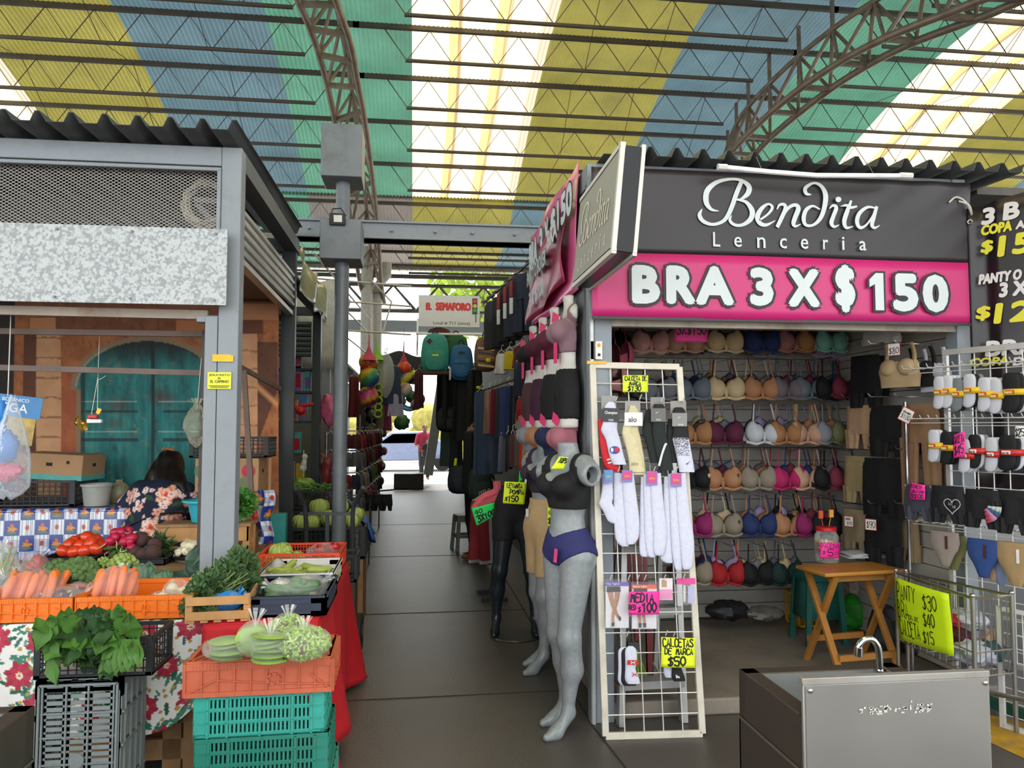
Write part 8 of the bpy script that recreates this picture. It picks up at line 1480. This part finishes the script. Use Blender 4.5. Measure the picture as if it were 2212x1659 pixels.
for x in (-.80, -.385): b = B(); b.cyl((x - .03, 5.55, .13), (x + .03, 5.55, .13), .13, n=24); o = obj('wheel', b, M('17181a', .7), t, world=True, bev=.012); b = B(); b.cyl((x - .034, 5.55, .13), (x + .034, 5.55, .13), .05, n=14); o2 = obj('hub', b, m_ht, o)
b = B(); b.bx((-.78, 5.2, .02), (-.42, 5.42, .035)); obj('toe_plate', b, m_ht, t, world=True)
crate('crate', 'black crate on the hand truck beside the red orange crate', (-.53, 5.25, .56), .32, .26, .17, m_blk, mode='lattice', nx=12); b = B(); b.bx((-.72, 5.12, .036), (-.38, 5.38, .555)); tag(obj('stacked_carton', b, M('4a3a2c', .8)), 'dark carton under the black crate on the hand truck', 'box')
cx = rp_(712, 1150, 6.4); crate('crate', 'black crate heaped with pale cabbages behind the round pole', (cx.x, 6.45, .52), .62, .42, .25, m_blk, mode='lattice', nx=18); b = B(); b.bx((cx.x - .3, 6.25, 0), (cx.x + .3, 6.66, .515)); tag(obj('wooden_box', b, m_wood2), 'brown wooden box under the cabbage crate', 'box')
for i, (x, y, D, r_) in enumerate(((690, 1096, 6.3, .075), (652, 1128, 6.25, .07), (715, 1120, 6.2, .075), (738, 1092, 6.45, .07), (770, 1112, 6.4, .065), (760, 1125, 6.25, .065), (676, 1128, 6.2, .06))): cabbage(x, y, P(x, y, D=D).y, r_, 'pale cabbage %s in the black crate behind the pole' % (['topmost', 'at the outer end', 'at the front middle', 'behind the pole', 'at the aisle end', 'low at the aisle end', 'low beside the outer one'][i]), m_let, m_let, 3, .1)
cx = rp_(700, 1075, 6.9); crate('crate', 'black crate of green chillies behind the cabbages', (cx.x, 6.98, .85), .5, .26, .16, m_blk, mode='lattice', nx=14); b = B(); b.bx((cx.x - .25, 6.84, 0), (cx.x + .25, 7.1, .845)); tag(obj('crate_stand', b, m_dark), 'dark stand under the crate of chillies', 'stand'); b = B(); q = random.Random(4)
for i in range(90): p_ = V((cx.x + q.uniform(-.2, .2), 6.98 + q.uniform(-.1, .1), 1.0 + q.uniform(0, .05))); b.tube([p_, p_ + V((q.uniform(-.05, .05), q.uniform(-.03, .03), q.uniform(-.01, .02)))], .012, 6)
o = tag(obj('chillies', b, M('4f7a3a', .35)), 'heap of green chillies in the black crate', 'chillies'); o['kind'] = 'stuff'
c = rp_(790, 1098, 6.6); b = B(); b.grid(lambda u, v: (c.x - .18 + .25 * u + .03 * sin(v * 7), 6.6 - .1 * u + .2 * v, c.z + .06 - .3 * u * u + .03 * sin(u * 9 + v * 5)), 12, 10); tag(obj('blue_tarp', b, M('3a5a9a', .5), solid=.002), 'blue plastic tarp over the aisle end of the cabbage crate', 'tarp')
# hanging balls
def ballc(px, py, D, r, cols, lb, k=0):
    c = rp_(px, py, D); th = thing('ball', lb, 'ball', c); b = B(); b.c = []
    def cf(u, v): return lin(cols[int(u * 5 + v * 3 * (k + 1)) % len(cols)])
    b.grid(lambda u, v: (r * sin(pi * v) * cos(2 * pi * u), r * sin(pi * v) * sin(2 * pi * u), r * cos(pi * v)), 24, 14, cf); obj('skin', b, M('print', .35, vc=True, n=.02), th, ang=180); b = B(); b.cyl((0, 0, r * .95), (0, 0, r + .03), .006, n=6); obj('valve', b, m_wire, th)
for a in ((795, 782, 9.6, .115, ['d8702c', 'd0a030', 'c04a2c'], 'orange spotted ball, top of the rainbow ball string'), (797, 815, 9.5, .125, ['c8a020', '3a8a5a', '2a5aa8', 'c0502a'], 'rainbow coloured ball above the pink football'), (795, 857, 9.5, .13, ['c8407a', 'd8a02a', '7a2a50'], 'pink and yellow football at the bottom of the string', 1), (873, 795, 10.5, .095, ['d8481c'], 'plain orange ball hung in the middle of the aisle'), (874, 818, 10.5, .11, ['2a2a6a', '3a3080', 'c8b82a'], 'dark blue and yellow ball under the orange one'), (893, 815, 10.6, .10, ['d0c030', '2a2a2a'], 'yellow ball beside the dark blue one'), (875, 842, 10.4, .10, ['c8b8a8', 'b07a70', 'd0c4b8'], 'pale ball under the dark blue one'), (889, 858, 10.4, .08, ['2a6a3a', '1f5030'], 'green ball beside the inflatable ring'), (905, 862, 10.4, .085, ['c04a30', 'd07a50'], 'red spotted ball beside the green one'), (899, 873, 10.3, .08, ['c8a8a0', '8a5a50'], 'pink ball below the green one'), (826, 830, 10, .06, ['d88a2a'], 'small orange ball in the clear bag')): ballc(*a)
for px, py, D, h, z2 in ((797, 770, 9.5, 'c8486a', .25), (872, 785, 10.5, 'b03050', .2), (815, 770, 9.9, '8ac03a', .2)): c = rp_(px, py, D); b = B(); b.lathe([(.005, .3), (.012, .12), (.06, .0), (.09, -.05)], 10, c); b.tube([c + V((0, 0, .28)), c + V((0, 0, .28 + z2))], .004, 4); tag(obj('net_top', b, M(h, .6)), {797: 'pink net gathered above the rainbow balls', 872: 'dark pink net gathered above the plain orange ball', 815: 'green cord gathered above the toy chain'}[px], 'net')
c = rp_(817, 840, 9.9); b = B()
for i in range(9): b.tube([(c.x + .05 * cos(a * .63), c.y + .02, c.z + .36 - .085 * i + .045 * sin(a * .63)) for a in range(10)], .014, 5, closed=True)
tag(obj('toy_chain', b, M('9ac030', .4, n=.3, ns=12)), 'chain of lime green toy rings beside the rainbow balls', 'toy'); c = rp_(884, 866, 10.5); b = B(); b.tube([(c.x + .11 * cos(a * .4), c.y, c.z + .11 * sin(a * .4)) for a in range(16)], .04, 8, closed=True); tag(obj('inflatable_ring', b, M('3a9ac8', .3)), 'blue inflatable ring hung under the balls', 'ring')
c = rp_(832, 810, 10); bag('clear_bag', 'clear bag with an orange ball hung beside the lime chain', c, (.11, .08, .28), .06, 5, .1, tint='e0e4e8', a=.3)
# metal frames over the aisle stalls
t = thing('awning_frame', 'thin white metal frame over the far stalls on the ball side', 'frame', (-.9, 9.5, 2.75)); b = B()
for z in (2.75, 3.1, 3.35): b.tube([(-1.5, 9.3, z), (-.06, 9.5, z - .05)], .012, 5); b.tube([(-1.05, 8, z), (-.75, 13, z)], .012, 5)
for x in (-1.4, -.9, -.4): b.tube([(x, 9.4, 2.7), (x + .1, 9.5, 3.1), (x - .15, 9.4, 3.35)], .012, 5)
obj('tubes', b, M('b0aca4', .4, .3), t, world=True)
b = B(); b.grid(lambda u, v: (-1.3 + .4 * u, 8.6 + .2 * u, 3.2 - 1.0 * v + .02 * sin(u * 9)), 10, 6); tag(obj('white_tarp', b, M('c2c2bc', .6, tr=.3), solid=.002), 'hanging white tarp behind the round pole', 'tarp'); b = B(); b.grid(lambda u, v: (-.95 + 1.2 * u, 13.5, 2.75 + .12 * sin(u * 3) - (.95 - .75 * u) * v + .03 * sin(u * 14)), 20, 8); tag(obj('dark_tarp', b, M('26262a', .8), solid=.003), 'dark tarp slung across the far aisle behind the balls', 'tarp')
# racks of small goods on the ball side
def hung(name, label, cat, c, rz, w_, h_, col, group=None, t_=.02, fl=1.1, wr=.4, strap=True):
    th = thing(name, label, cat, c, rz, group); b = B(); loft(b, lsec([(0, 0, -.01, w_ * .3, t_ * .6), (0, 0, -.04, w_ * .46, t_), (0, 0, -h_ * .5, w_ * .48, t_ * 1.1), (0, 0, -h_, w_ * .5 * fl, t_ * 1.2)], 3), 16, wr=wr, wk=4, ph=h_ * 37); obj('cloth', b, cloth_m(col) if isinstance(col, str) else col, th, ang=80)
    b = B(); b.tube([(-w_ * .3, 0, -.005), (0, 0, .03), (w_ * .3, 0, -.005)], .003, 4); b.tube(cr([(0, 0, .03), (0, 0, .06), (.015, 0, .075), (.025, 0, .06)], 3), .002, 4); obj('hanger', b, m_wire, th); return th
t = thing('display_rack', 'grey wire display rack of small garments under the hanging balls', 'rack', (-.75, 9.5, 0)); b = B()
for z in (.55, .8, 1.05, 1.3, 1.52): b.tube([(-.95, 8.75, z), (-.62, 8.85, z), (-.55, 12.2, z)], .008, 5)
for p_ in ((-.95, 8.75), (-.62, 8.85), (-.55, 12.2), (-.58, 10.5)): b.tube([(p_[0], p_[1], 0), (p_[0], p_[1], 1.7)], .012, 6)
obj('wire_frame', b, M('8a8a88', .4, .5), t, world=True)
q = random.Random(77); SC = [('dark', '1b1b22'), ('maroon', '4a1a22'), ('navy', '1f2740'), ('grey', '55565a'), ('pink', '8a4058'), ('green', '4a6a30'), ('beige', '8a7a68'), ('red', '7a2028')]
for zi, z in enumerate((.8, 1.05, 1.3, 1.5)):
    for i in range(11):
        f_ = i / 10; nm, hx = q.choice(SC); x, y = (-.93 + .3 * min(1, f_ * 3), 8.72 + .08 * min(1, f_ * 3)) if i < 4 else (-.60 + .05 * (i - 4) / 6, 8.85 + 3.2 * (i - 4) / 6); hung('small_garment', '%s small garment, %s along the %s bar of the wire display rack' % (nm, ORD[i], ['lowest', 'second', 'third', 'top'][zi]), 'clothes', (x, y, z - .01), 0 if i < 4 else -.3, .12, .17, hx, None, .02, 1.05)
for i, x in enumerate((782, 800, 818, 836)): c = rp_(x, 1068, 9.0); shorts('shorts', 'black shorts, %s from the round pole on the low rack arm' % ORD[i], 'shorts', c, .1, .13, .19, .08, '090a0e')
b = B(); a_, c_ = rp_(770, 1064, 9.0), rp_(852, 1058, 9.0); b.tube([a_, c_], .01, 6); b.tube([rp_(800, 1064, 9.0), (rp_(800, 1064, 9.0).x, 9.0, 0)], .01, 6); tag(obj('rack_arm', b, M('55565a', .4, .5)), 'low metal rack arm carrying the black shorts', 'rack')
for i, (x, y0, w_, h_, hx, lb) in enumerate(((765, 812, .14, .55, '6a1f22', 'dark red draped garment beside the rainbow balls'), (842, 790, .3, .5, '31405a', 'blue denim garment hung behind the clear bag'), (826, 860, .16, .4, '6a5a48', 'brown garment row under the clear bag'), (838, 865, .1, .4, '7a2a50', 'plum garment under the clear bag'), (905, 800, .12, .5, '55202c', 'maroon hanging strap bag beside the balls'), (855, 850, .2, .3, 'a8a6c0', 'lilac packed toy bag under the dark tarp'))): hung('garment', lb, 'clothes', rp_(x, y0, 10.2), .1, w_, h_, hx)
for i, (x, y, D, r_, hx, lb) in enumerate(((862, 870, 11, (.1, .08, .12), 'c8a030', 'yellow bagged toys under the balls'), (868, 912, 11.5, (.12, .08, .12), '4a7a4a', 'green bagged toys on the far rack'), (693, 1000, 8.1, (.1, .07, .1), '5a3a3a', 'dark bagged toys low behind the round pole'))): b = B(); b.ball(rp_(x, y, D), r_, 16, 10, lambda d: 1 + .15 * sin(d.x * 8 + i) * sin(d.z * 7)); tag(obj('toy_bag', b, M(hx, .4, n=.35, ns=15)), lb, 'toy')
b = B(); c = rp_(885, 1040, 20.0); b.box((c.x - .02, 20, .2), (.75, .5, .4)); tag(obj('storage_box', b, M('1d1e20', .5), bev=.02), 'black storage box on the floor beside the person in pink', 'box')
for i, (y, lb) in enumerate(((14, 'nearer'), (17, 'farther'))):
    t = thing('display_rack', 'dark rack of goods, the %s of two beside the far exit' % lb, 'rack', (-.72, y, 0)); b = B(); b.bx((-1.0, y - .6, 0), (-.9, y + 1.2, 2.2)); obj('back_board', b, M('2a2a2c', .7), t, world=True); b = B(); q = random.Random(i)
    for k_ in range(40): b.ball((-.8 + q.uniform(-.1, .1), y + q.uniform(-.5, 1.1), q.uniform(.4, 1.9)), (.08, .1, .1), 8, 6); b.i = q.randrange(4)
    o = obj('hanging_goods', b, [M(h, .5) for h in ('2a2024', '50383c', '4a4a50', '7a3a4a')], t, world=True); o['kind'] = 'stuff'
# ================= GARMENT STALLS ON THE BANNER SIDE =================
t = thing('shop_sign', 'white hanging sign with red lettering and a traffic light', 'sign', P(970, 706, Y=9.4)); a_, c_ = P(904, 705, Y=9.4), P(1036, 705, Y=9.4); W, H = c_.x - a_.x, P(904, 637, Y=9.4).z - a_.z; mm = frame(a_, (1, 0, 0), (0, 0, 1)); b = B(); b.M = mm; b.bx((0, 0, -.03), (W, H, 0)); obj('board', b, M('cfcfcb', .5, n=.03), t, world=True)
b = B(); put(b, 'EL', mm, W * .115, H * .52, W * .215, H * .76, off=.06); put(b, 'SEMAFORO', mm, W * .275, H * .51, W * .86, H * .78, off=.06); obj('lettering', b, M('c8281e', .5, n=0), t, world=True); b = B(); put(b, 'Local # T11 (once)', mm, W * .24, H * .04, W * .84, H * .17, off=.01); b.M = mm; b.bx((W * .93, H * .15, .001), (W * .945, H * .4, .003)); obj('lettering', b, M('26262a', .5, n=0), t, world=True)
b = B(); b.M = mm; b.bx((W * .88, H * .42, .001), (W * .96, H * .92, .012)); tl = obj('traffic_light', b, M('2a3a30', .5), t, world=True)
for z, h in ((.82, 'c8302a'), (.67, 'd8a82a'), (.52, '2f9a4a')): b = B(); b.M = mm; b.ball((W * .92, H * z, .013), (.026, .026, .006), 14, 8); obj('light_disc', b, M(h, .4), t, world=True)
t = thing('hanging_rail', 'metal rail frame under the white sign carrying the backpacks', 'rail', (.5, 9.4, 2.75)); b = B(); z_ = P(970, 722, Y=9.3).z; b.tube([(0, 9.3, z_), (1.3, 9.3, z_)], .014, 6); b.tube([(.02, 9.4, z_ - .1), (.02, 9.4, z_ + .2)], .012, 5); b.tube([(.02, 9.4, z_), (.02, 12, z_)], .012, 5); obj('tubes', b, m_wire, t, world=True)
def backpack(label, px, py, D, w_, h_, col, c2=None, group='hanging backpacks'):
    c = rp_(px, py, D); th = thing('backpack', label, 'backpack', c, .0, group); b = B(); b.ball((0, 0, 0), (w_ / 2, .09, h_ / 2), 20, 14, lambda d: 1 / max(abs(d.x) ** 4 + abs(d.y) ** 4 + abs(d.z) ** 4, .2) ** .25 * (1 - .18 * max(0, d.z) * abs(d.x))); obj('body', b, M(col, .7, n=.1, ns=20) if isinstance(col, str) else col, th); b = B(); b.ball((0, -.085, -h_ * .17), (w_ * .38, .035, h_ * .25), 16, 10, lambda d: 1 / max(abs(d.x) ** 4 + abs(d.y) ** 4 + abs(d.z) ** 4, .2) ** .25); obj('front_pocket', b, M(c2 or col, .7, n=.1, ns=20) if isinstance(c2 or col, str) else col, th); b = B(); b.tube(cr([(-.03, .02, h_ * .48), (-.02, .02, h_ * .6), (.02, .02, h_ * .6), (.03, .02, h_ * .48)], 4), .008, 5); obj('handle', b, M('1a1a1c', .7), th); return th, c
th, c = backpack('teal backpack with a brown base and a yellow tag', 940, 764, 9.25, .34, .50, '2f8a80'); b = B(); b.box((0, -.03, -.235), (.32, .14, .045)); obj('base', b, M('4a2c20', .7), th, bev=.01); b = B(); b.box((.0, -.125, -.03), (.075, .004, .025)); obj('price_tag', b, M('d0e020', .5), th, bev=.004); b = B(); b.box((-.07, -.092, .14), (.05, .006, .05), rot=Matrix.Rotation(.78, 3, 'Y')); obj('patch', b, M('4a2030', .7), th)
th, c = backpack('blue backpack hanging beside the teal one', 996, 783, 9.25, .29, .44, '1f5a8a'); b = B(); b.box((0, -.094, .11), (.07, .006, .025)); obj('patch', b, M('1a1c22', .6), th); b = B(); b.box((0, -.122, -.02), (.17, .005, .006)); obj('zip', b, M('16161a', .5), th); b = B(); b.box((-.135, -.04, -.14), (.02, .06, .15)); obj('price_tag', b, M('c8c8cc', .6), th)
backpack('maroon backpack behind the teal one', 948, 735, 9.5, .32, .32, '4a1a24'); backpack('dark green backpack behind the blue one', 985, 752, 9.5, .30, .34, '1f5a34'); th, c = backpack('striped multicoloured backpack beside the black shorts', 1048, 765, 9.1, .26, .42, '6a4a3a', '8a6a50')
for i, h in enumerate(('c8b088', '3a2030', 'b0703a', '40506a', 'd0c0a0')): b = B(); b.box((0, -.122, -.15 + .05 * i), (.19, .006, .022), rot=Matrix.Rotation(.12, 3, 'Y')); obj('stripe', b, M(h, .7), th)
th, c = backpack('navy backpack lying low among the dark bags', 1000, 1035, 9.0, .36, .34, '141a2a'); backpack('dark green backpack on the floor beside the navy one', 1040, 1045, 8.2, .3, .36, '16281f'); backpack('big black duffel bag hanging under the dark jackets', 985, 905, 9.6, .5, .34, '0c0c0e')
for i, (x, y0, w_, h_, D, hx, lb) in enumerate(((958, 800, .2, .62, 9.8, '0d0d10', 'black jacket beside the lit exit'), (975, 795, .24, .75, 9.6, '0b0b0d', 'black jacket behind the blue backpack'), (1003, 810, .3, .8, 9.4, '0a0a0c', 'black jacket in the middle of the dark row'), (1025, 800, .22, .9, 9.2, '0c0c0f', 'black jacket beside the jeans'), (968, 925, .2, .5, 10.2, '3a4a44', 'camouflage trousers under the duffel bag'), (985, 935, .16, .5, 10, '2a2a30', 'dark trousers under the duffel bag'), (1020, 930, .2, .7, 8.8, '16181c', 'black garment beside the vendor'))): hung('garment', lb, 'clothes', rp_(x, y0, D), .2, w_, h_, hx, 'dark garments', .05)
# rail of shorts and rows of trousers
b = B(); b.tube([P(1045, 655, Y=8.2), P(1150, 560, Y=6.3)], .014, 6); b.tube([P(1040, 845, Y=7.6), P(1110, 820, Y=6.6)], .01, 6); b.tube([P(1090, 935, Y=7), P(1150, 925, Y=6.4)], .01, 6); b.tube([P(1075, 765, Y=7.6), P(1130, 748, Y=6.6)], .01, 6)
for i in range(8): p_ = P(1050, 650, Y=8.1).lerp(P(1148, 562, Y=6.35), i / 7); b.tube([p_ - V((.05, 0, .02)), p_ + V((.1, 0, .06))], .008, 5)
tag(obj('garment_rail', b, M('5a504a', .5, .4)), 'sloping brown garment rail above the hanging black shorts', 'rail')
SH = [(1070, 650, 7.9, '22242a', 'charcoal shorts at the far end of the sloping rail'), (1086, 640, 7.5, '0d0e11', 'black shorts, second from the far end of the sloping rail'), (1102, 622, 7.1, '0c0d10', 'black shorts with a red and white side stripe on the sloping rail'), (1117, 606, 6.8, '2a2d38', 'dark grey shorts with a striped side on the sloping rail'), (1132, 592, 6.5, '1f2636', 'navy shorts at the near end of the sloping rail')]
for i, (x, y, Y, hx, lb) in enumerate(SH):
    th = shorts('shorts', lb, 'shorts', P(x, y, Y=Y), -1.0, .34, .50, .3, hx, t_=.035, gap=.0)
    if i in (2, 3, 4):
        for z, h in ((-.12, '8a2028'), (-.27, 'c8c8c8')): b = B(); b.box((-.1, -.06, z), (.04, .01, .14)); obj('side_stripe', b, M(h, .7), th)
for x, y0, D, w_, h_, hx, lb in ((1083, 762, 7.2, .13, .2, 'c8c4bc', 'folded white trousers under the black shorts'), (1101, 756, 7.0, .13, .18, 'c8b020', 'folded yellow trousers under the black shorts'), (1128, 745, 6.8, .2, .2, '6a1024', 'maroon satin garment under the black shorts'), (1040, 845, 7.6, .17, .82, '2f3e52', 'blue denim jeans at the far end of the trouser row'), (1058, 842, 7.4, .10, .42, '8a6a58', 'brown trousers in the trouser row'), (1069, 838, 7.3, .06, .44, '7a1a2c', 'red piped black trousers in the trouser row'), (1079, 836, 7.2, .09, .48, '3a3c42', 'charcoal trousers in the trouser row'), (1097, 832, 7.0, .17, .48, '23305a', 'navy floral blouse in the trouser row'), (1112, 830, 6.9, .08, .45, '1a2428', 'dark garment beside the floral blouse'), (1066, 930, 7.5, .15, .42, '333c4c', 'second pair of jeans under the trouser row'), (1086, 938, 7.0, .09, .34, '5a5c66', 'grey skirt in the lower row'), (1098, 936, 6.9, .06, .32, '2f3038', 'black skirt in the lower row'), (1108, 935, 6.8, .06, .3, '7a4a48', 'striped pinkish skirt in the lower row'), (1119, 932, 6.7, .06, .3, '7a7468', 'striped beige skirt in the lower row'), (1131, 925, 6.6, .05, .35, 'd8501c', 'bright orange garment in the lower row'), (1137, 918, 6.5, .05, .35, 'd8c8b0', 'white garment beside the bright orange one'), (1146, 868, 6.4, .09, .55, 'b8683a', 'burnt orange tunic beside the white body forms'), (1155, 875, 6.3, .05, .5, 'c89028', 'mustard garment beside the white body forms'), (1128, 858, 6.6, .12, .2, 'a0282c', 'red top above the yellow cut price card'), (1125, 890, 6.6, .1, .14, 'a89a88', 'grey top beside the yellow cut price card'), (1122, 780, 6.6, .1, .3, '33384a', 'dark blue garment behind the white body forms')): hung('garment', lb, 'clothes', rp_(x, y0, D), -.5, w_, h_, hx, None, .035)
card('paper_sign', 'yellow cut price card among the red and orange tops', [rp_(x, y, 6.25) for x, y in ((1133, 893), (1146, 893), (1150, 930), (1132, 929))], 'd8e81a', [('100', .1, .1, .9, .45, .008)]); card('paper_sign', 'green cut price card above the yellow sign of the leg mannequin', [rp_(x, y, 6.0) for x, y in ((1122, 1018), (1136, 1005), (1132, 1035), (1120, 1043))], '2ae84a', []); card('paper_sign', 'small yellow tag on the black jackets', [rp_(x, y, 9.0) for x, y in ((1029, 834), (1038, 834), (1038, 840), (1029, 840))], 'd8e81a', []); card('paper_sign', 'small yellow tag on the striped backpack', [rp_(x, y, 8.85) for x, y in ((1050, 774), (1060, 774), (1060, 782), (1050, 782))], 'd8e81a', []); card('paper_sign', 'yellow slip on the vendor side bag', [rp_(x, y, 8.8) for x, y in ((982, 990), (988, 990), (986, 1006), (980, 1006))], 'd8e81a', [])
# low rack with pink hanger, stool
c = P(1078, 1300, z=0); t = thing('garment_stand', 'black tube garment stand with flat feet before the leg mannequin', 'rack', c); b = B(); zt_ = P(1078, 1055, Y=c.y).z; b.bar(c + V((0, 0, .02)), (c.x, c.y, zt_), .035); b.bar((c.x, c.y, zt_), (c.x + .05, c.y + 1.2, zt_), .02); obj('upright', b, M('17181a', .4), t, world=True); b = B(); b.bar(c + V((-.16, 0, .02)), c + V((.08, 0, .02)), .03); b.bar(c + V((-.17, .35, .02)), c + V((.08, .35, .02)), .03); obj('foot', b, M('17181a', .4), t, world=True)
for i, (dx, h_, hx, nm) in enumerate(((-.16, .55, '7a1a24', 'red'), (-.13, .60, 'c8c4c8', 'white'), (-.10, .58, '3a1a24', 'maroon'), (-.05, .62, '15151a', 'black'), (.02, .66, '0a0a0c', 'long black'))): hung('garment', '%s garment on the low stand behind the green sign' % nm, 'clothes', (c.x + dx, c.y + .25 + .1 * i, zt_ - .12), -.6, .2, h_, hx, None, .04)
a_ = rp_(1048, 1080, 6.2); th = thing('pink_hanger', 'pink padded hangers bunched over the green sign', 'hanger', a_); b = B(); b.tube(cr([rp_(1025, 1100, 6.2), rp_(1045, 1075, 6.2), rp_(1072, 1062, 6.2), rp_(1074, 1040, 6.2)], 5), .035, 8); obj('pad', b, M('c85a64', .8), th, world=True); b = B(); b.tube(cr([rp_(1040, 1095, 6.15), rp_(1058, 1085, 6.15), rp_(1076, 1078, 6.15)], 5), .03, 8); obj('pad', b, M('b84a5a', .8), th, world=True)
c = P(1006, 1190, z=0); t = thing('plastic_stool', 'grey plastic stool beside the dark garments in the aisle', 'stool', (c.x, c.y + .12, 0), .2); b = B(); b.box((0, 0, .43), (.26, .26, .035)); obj('seat', b, M('7a7876', .5), t, bev=.01)
for sx in (-1, 1):
    for sy in (-1, 1): b = B(); b.bar((sx * .14, sy * .14, 0), (sx * .11, sy * .11, .42), .045, .03); obj('leg', b, M('7a7876', .5), t)
for k_ in range(4): b = B(); b.M = Matrix.Rotation(k_ * pi / 2, 4, 'Z'); b.bx((-.12, -.13, .16), (.12, -.115, .2)); b.bx((-.12, -.125, .36), (.12, -.11, .42)); obj('stretcher', b, M('7a7876', .5), t)
# ================= PEOPLE FAR OFF =================
def person(label, loc, rz, sc, shirt, trou, hairc, h=.022, arms=((.30, -.02, 1.05, .27, -.14, .92), (-.27, .0, 1.08, -.2, -.2, 1.02)), leg=True):
    cr_ = [dell((0, 0, .93), (.17, .12, .13)), dcap((0, 0, .98), (0, .01, 1.3), .14, .135, (1.25, .9, 1)), dcap((-.15, .01, 1.38), (.15, .01, 1.38), .07, .07)]; am = []
    for s, (ex, ey, ez, hx, hy, hz) in zip((1, -1), arms): am += [dcap((s * .19, .01, 1.37), (ex, ey, ez), .062, .048), dcap((ex, ey, ez), (hx, hy, hz), .045, .03), dell((hx, hy - .03, hz - .03), (.035, .04, .05))] + [dcap((hx + (i - 1.5) * .02, hy - .04, hz - .06), (hx + (i - 1.5) * .024, hy - .05, hz - .115), .01, .008) for i in range(4)] + [dcap((hx - s * .03, hy - .03, hz - .02), (hx - s * .055, hy - .05, hz - .06), .011, .009)]
    lg = [f for s in (-1, 1) for f in (dcap((s * .09, 0, .86), (s * .1, -.01, .47), .10, .068), dcap((s * .1, -.01, .47), (s * .1, .02, .09), .065, .042), dcap((s * .1, .03, .045), (s * .11, -.12, .035), .045, .035))]
    hd = [dcap((0, .01, 1.4), (0, -.005, 1.5), .055, .052), dell((0, -.02, 1.58), (.078, .095, .115)), dell((0, -.115, 1.565), (.014, .02, .022)), dell((.08, -.01, 1.575), (.014, .02, .03)), dell((-.08, -.01, 1.575), (.014, .02, .03)), dell((0, -.1, 1.52), (.024, .012, .008)), dell((.03, -.1, 1.595), (.014, .01, .008)), dell((-.03, -.1, 1.595), (.014, .01, .008))]
    th = thing('person', label, 'person', loc, rz); th.scale = (sc,) * 3; bo_ = smin(cr_ + am + lg + hd, .03); obj('body', nets(bo_, (-.45, -.35, -.02), (.45, .25, 1.72), h), M('8a5a42', .55), th, ang=180); cl = smin(cr_ + am, .04)
    obj('shirt', nets(lambda p: np.maximum(cl(p) - .02, np.maximum(.86 - p[:, 2], np.maximum(p[:, 2] - 1.45, 1.12 - p[:, 2] + 0 * p[:, 0]) * 0 + np.minimum(np.abs(p[:, 0]) - .18, 1.1 - p[:, 2]))), (-.45, -.35, .8), (.45, .25, 1.5), h), cloth_m(shirt), th, ang=180); tr_ = smin(cr_[:2] + lg, .03)
    obj('trousers', nets(lambda p: np.maximum(tr_(p) - .015, np.maximum(p[:, 2] - .98, .07 - p[:, 2])), (-.3, -.25, 0), (.3, .2, 1.05), h), cloth_m(trou), th, ang=180); hr = dell((0, .0, 1.605), (.092, .105, .105)); obj('hair', nets(lambda p: np.maximum(hr(p), np.maximum(1.60 - p[:, 2] - np.clip(p[:, 1] + .03, 0, 1) * 2.2, -.09 - p[:, 1])), (-.15, -.15, 1.4), (.15, .15, 1.75), .016), M(hairc, .5), th, ang=180); return th
fp = P(917, 1036, z=0); person('person in a pink shirt and dark trousers holding a small child in the far exit', (fp.x, fp.y, 0), .1, .97, 'a82a4a', '2a3038', '241a16')
person('small child in dark clothes held in front of the person in pink', (fp.x + .06, fp.y - .3, .38), .1, .48, '1a1a20', '1a1a20', '14100e', arms=((.28, -.02, 1.05, .3, -.04, .8), (-.28, .0, 1.05, -.3, -.04, .8)))
vp = rp_(1003, 930, 8.9); person('vendor in black standing among the dark garments', (vp.x + .16, vp.y + .2, 0), -1.2, .97, '111114', '15161a', '120e0c', h=.02)
# ================= OUTSIDE =================
t = thing('car', 'pale car parked in the sun beyond the exit', 'car', (-.3, 29, 0)); pr = [(-2.0, .35), (-2.05, .8), (-1.2, .95), (-.6, 1.42), (.7, 1.45), (1.4, .98), (2.0, .9), (2.05, .4)]; b = B(); b.M = frame((-.3, 29.8, 0), (1, 0, 0), (0, 0, 1)); b.poly(pr, 1.6); obj('body', b, M('8a96b8', .25, coat=.5), t, world=True, bev=.06); b = B(); b.M = frame((-.3, 28.22, 0), (1, 0, 0), (0, 0, 1)); b.poly([(-1.0, 1.0), (-.5, 1.34), (.6, 1.36), (1.15, 1.02)], .02); obj('side_window', b, M('7a86a0', .1), t, world=True)
for x in (-1.3, 1.3):
    for y in (28.3, 29.7): b = B(); b.cyl((-.3 + x, y - .1, .32), (-.3 + x, y + .1, .32), .32, n=20); obj('wheel', b, M('17181a', .7), t, world=True)
q = random.Random(3); b = B()
for i in range(60): b.ball((q.uniform(-9, 9), 36 + q.uniform(-.6, .6), q.uniform(.3, 2.4)), q.uniform(.4, .8), 8, 6)
o = tag(obj('hedge', b, M('9a9048', .9, n=.3, ns=4)), 'sunlit yellowish hedge beyond the exit', 'hedge')
for px, py, D, r_, lb in ((1040, 620, 30, 2.2, 'sunlit tree behind the white sign'), (2195, 365, 40, 1.6, 'bright leafy treetop beyond the roof edge at the price banner')):
    c = rp_(px, py, D); th = thing('tree', lb, 'tree', (c.x, c.y, 0)); b = B()
    for i in range(700): d = V((q.gauss(0, 1), q.gauss(0, 1), q.gauss(0, .8))).normalized(); leaf(b, c + d * r_ * q.uniform(.4, 1), (q.gauss(0, 1), q.gauss(0, 1), q.gauss(0, 1)), (0, -1, .3), .35, .2, .2)
    obj('crown', b, M('8fa83a', .6, tr=.4), th, world=True); b = B(); b.tube([(c.x, c.y, 0), c], .15, 8); obj('trunk', b, M('6a5a48', .8), th, world=True)
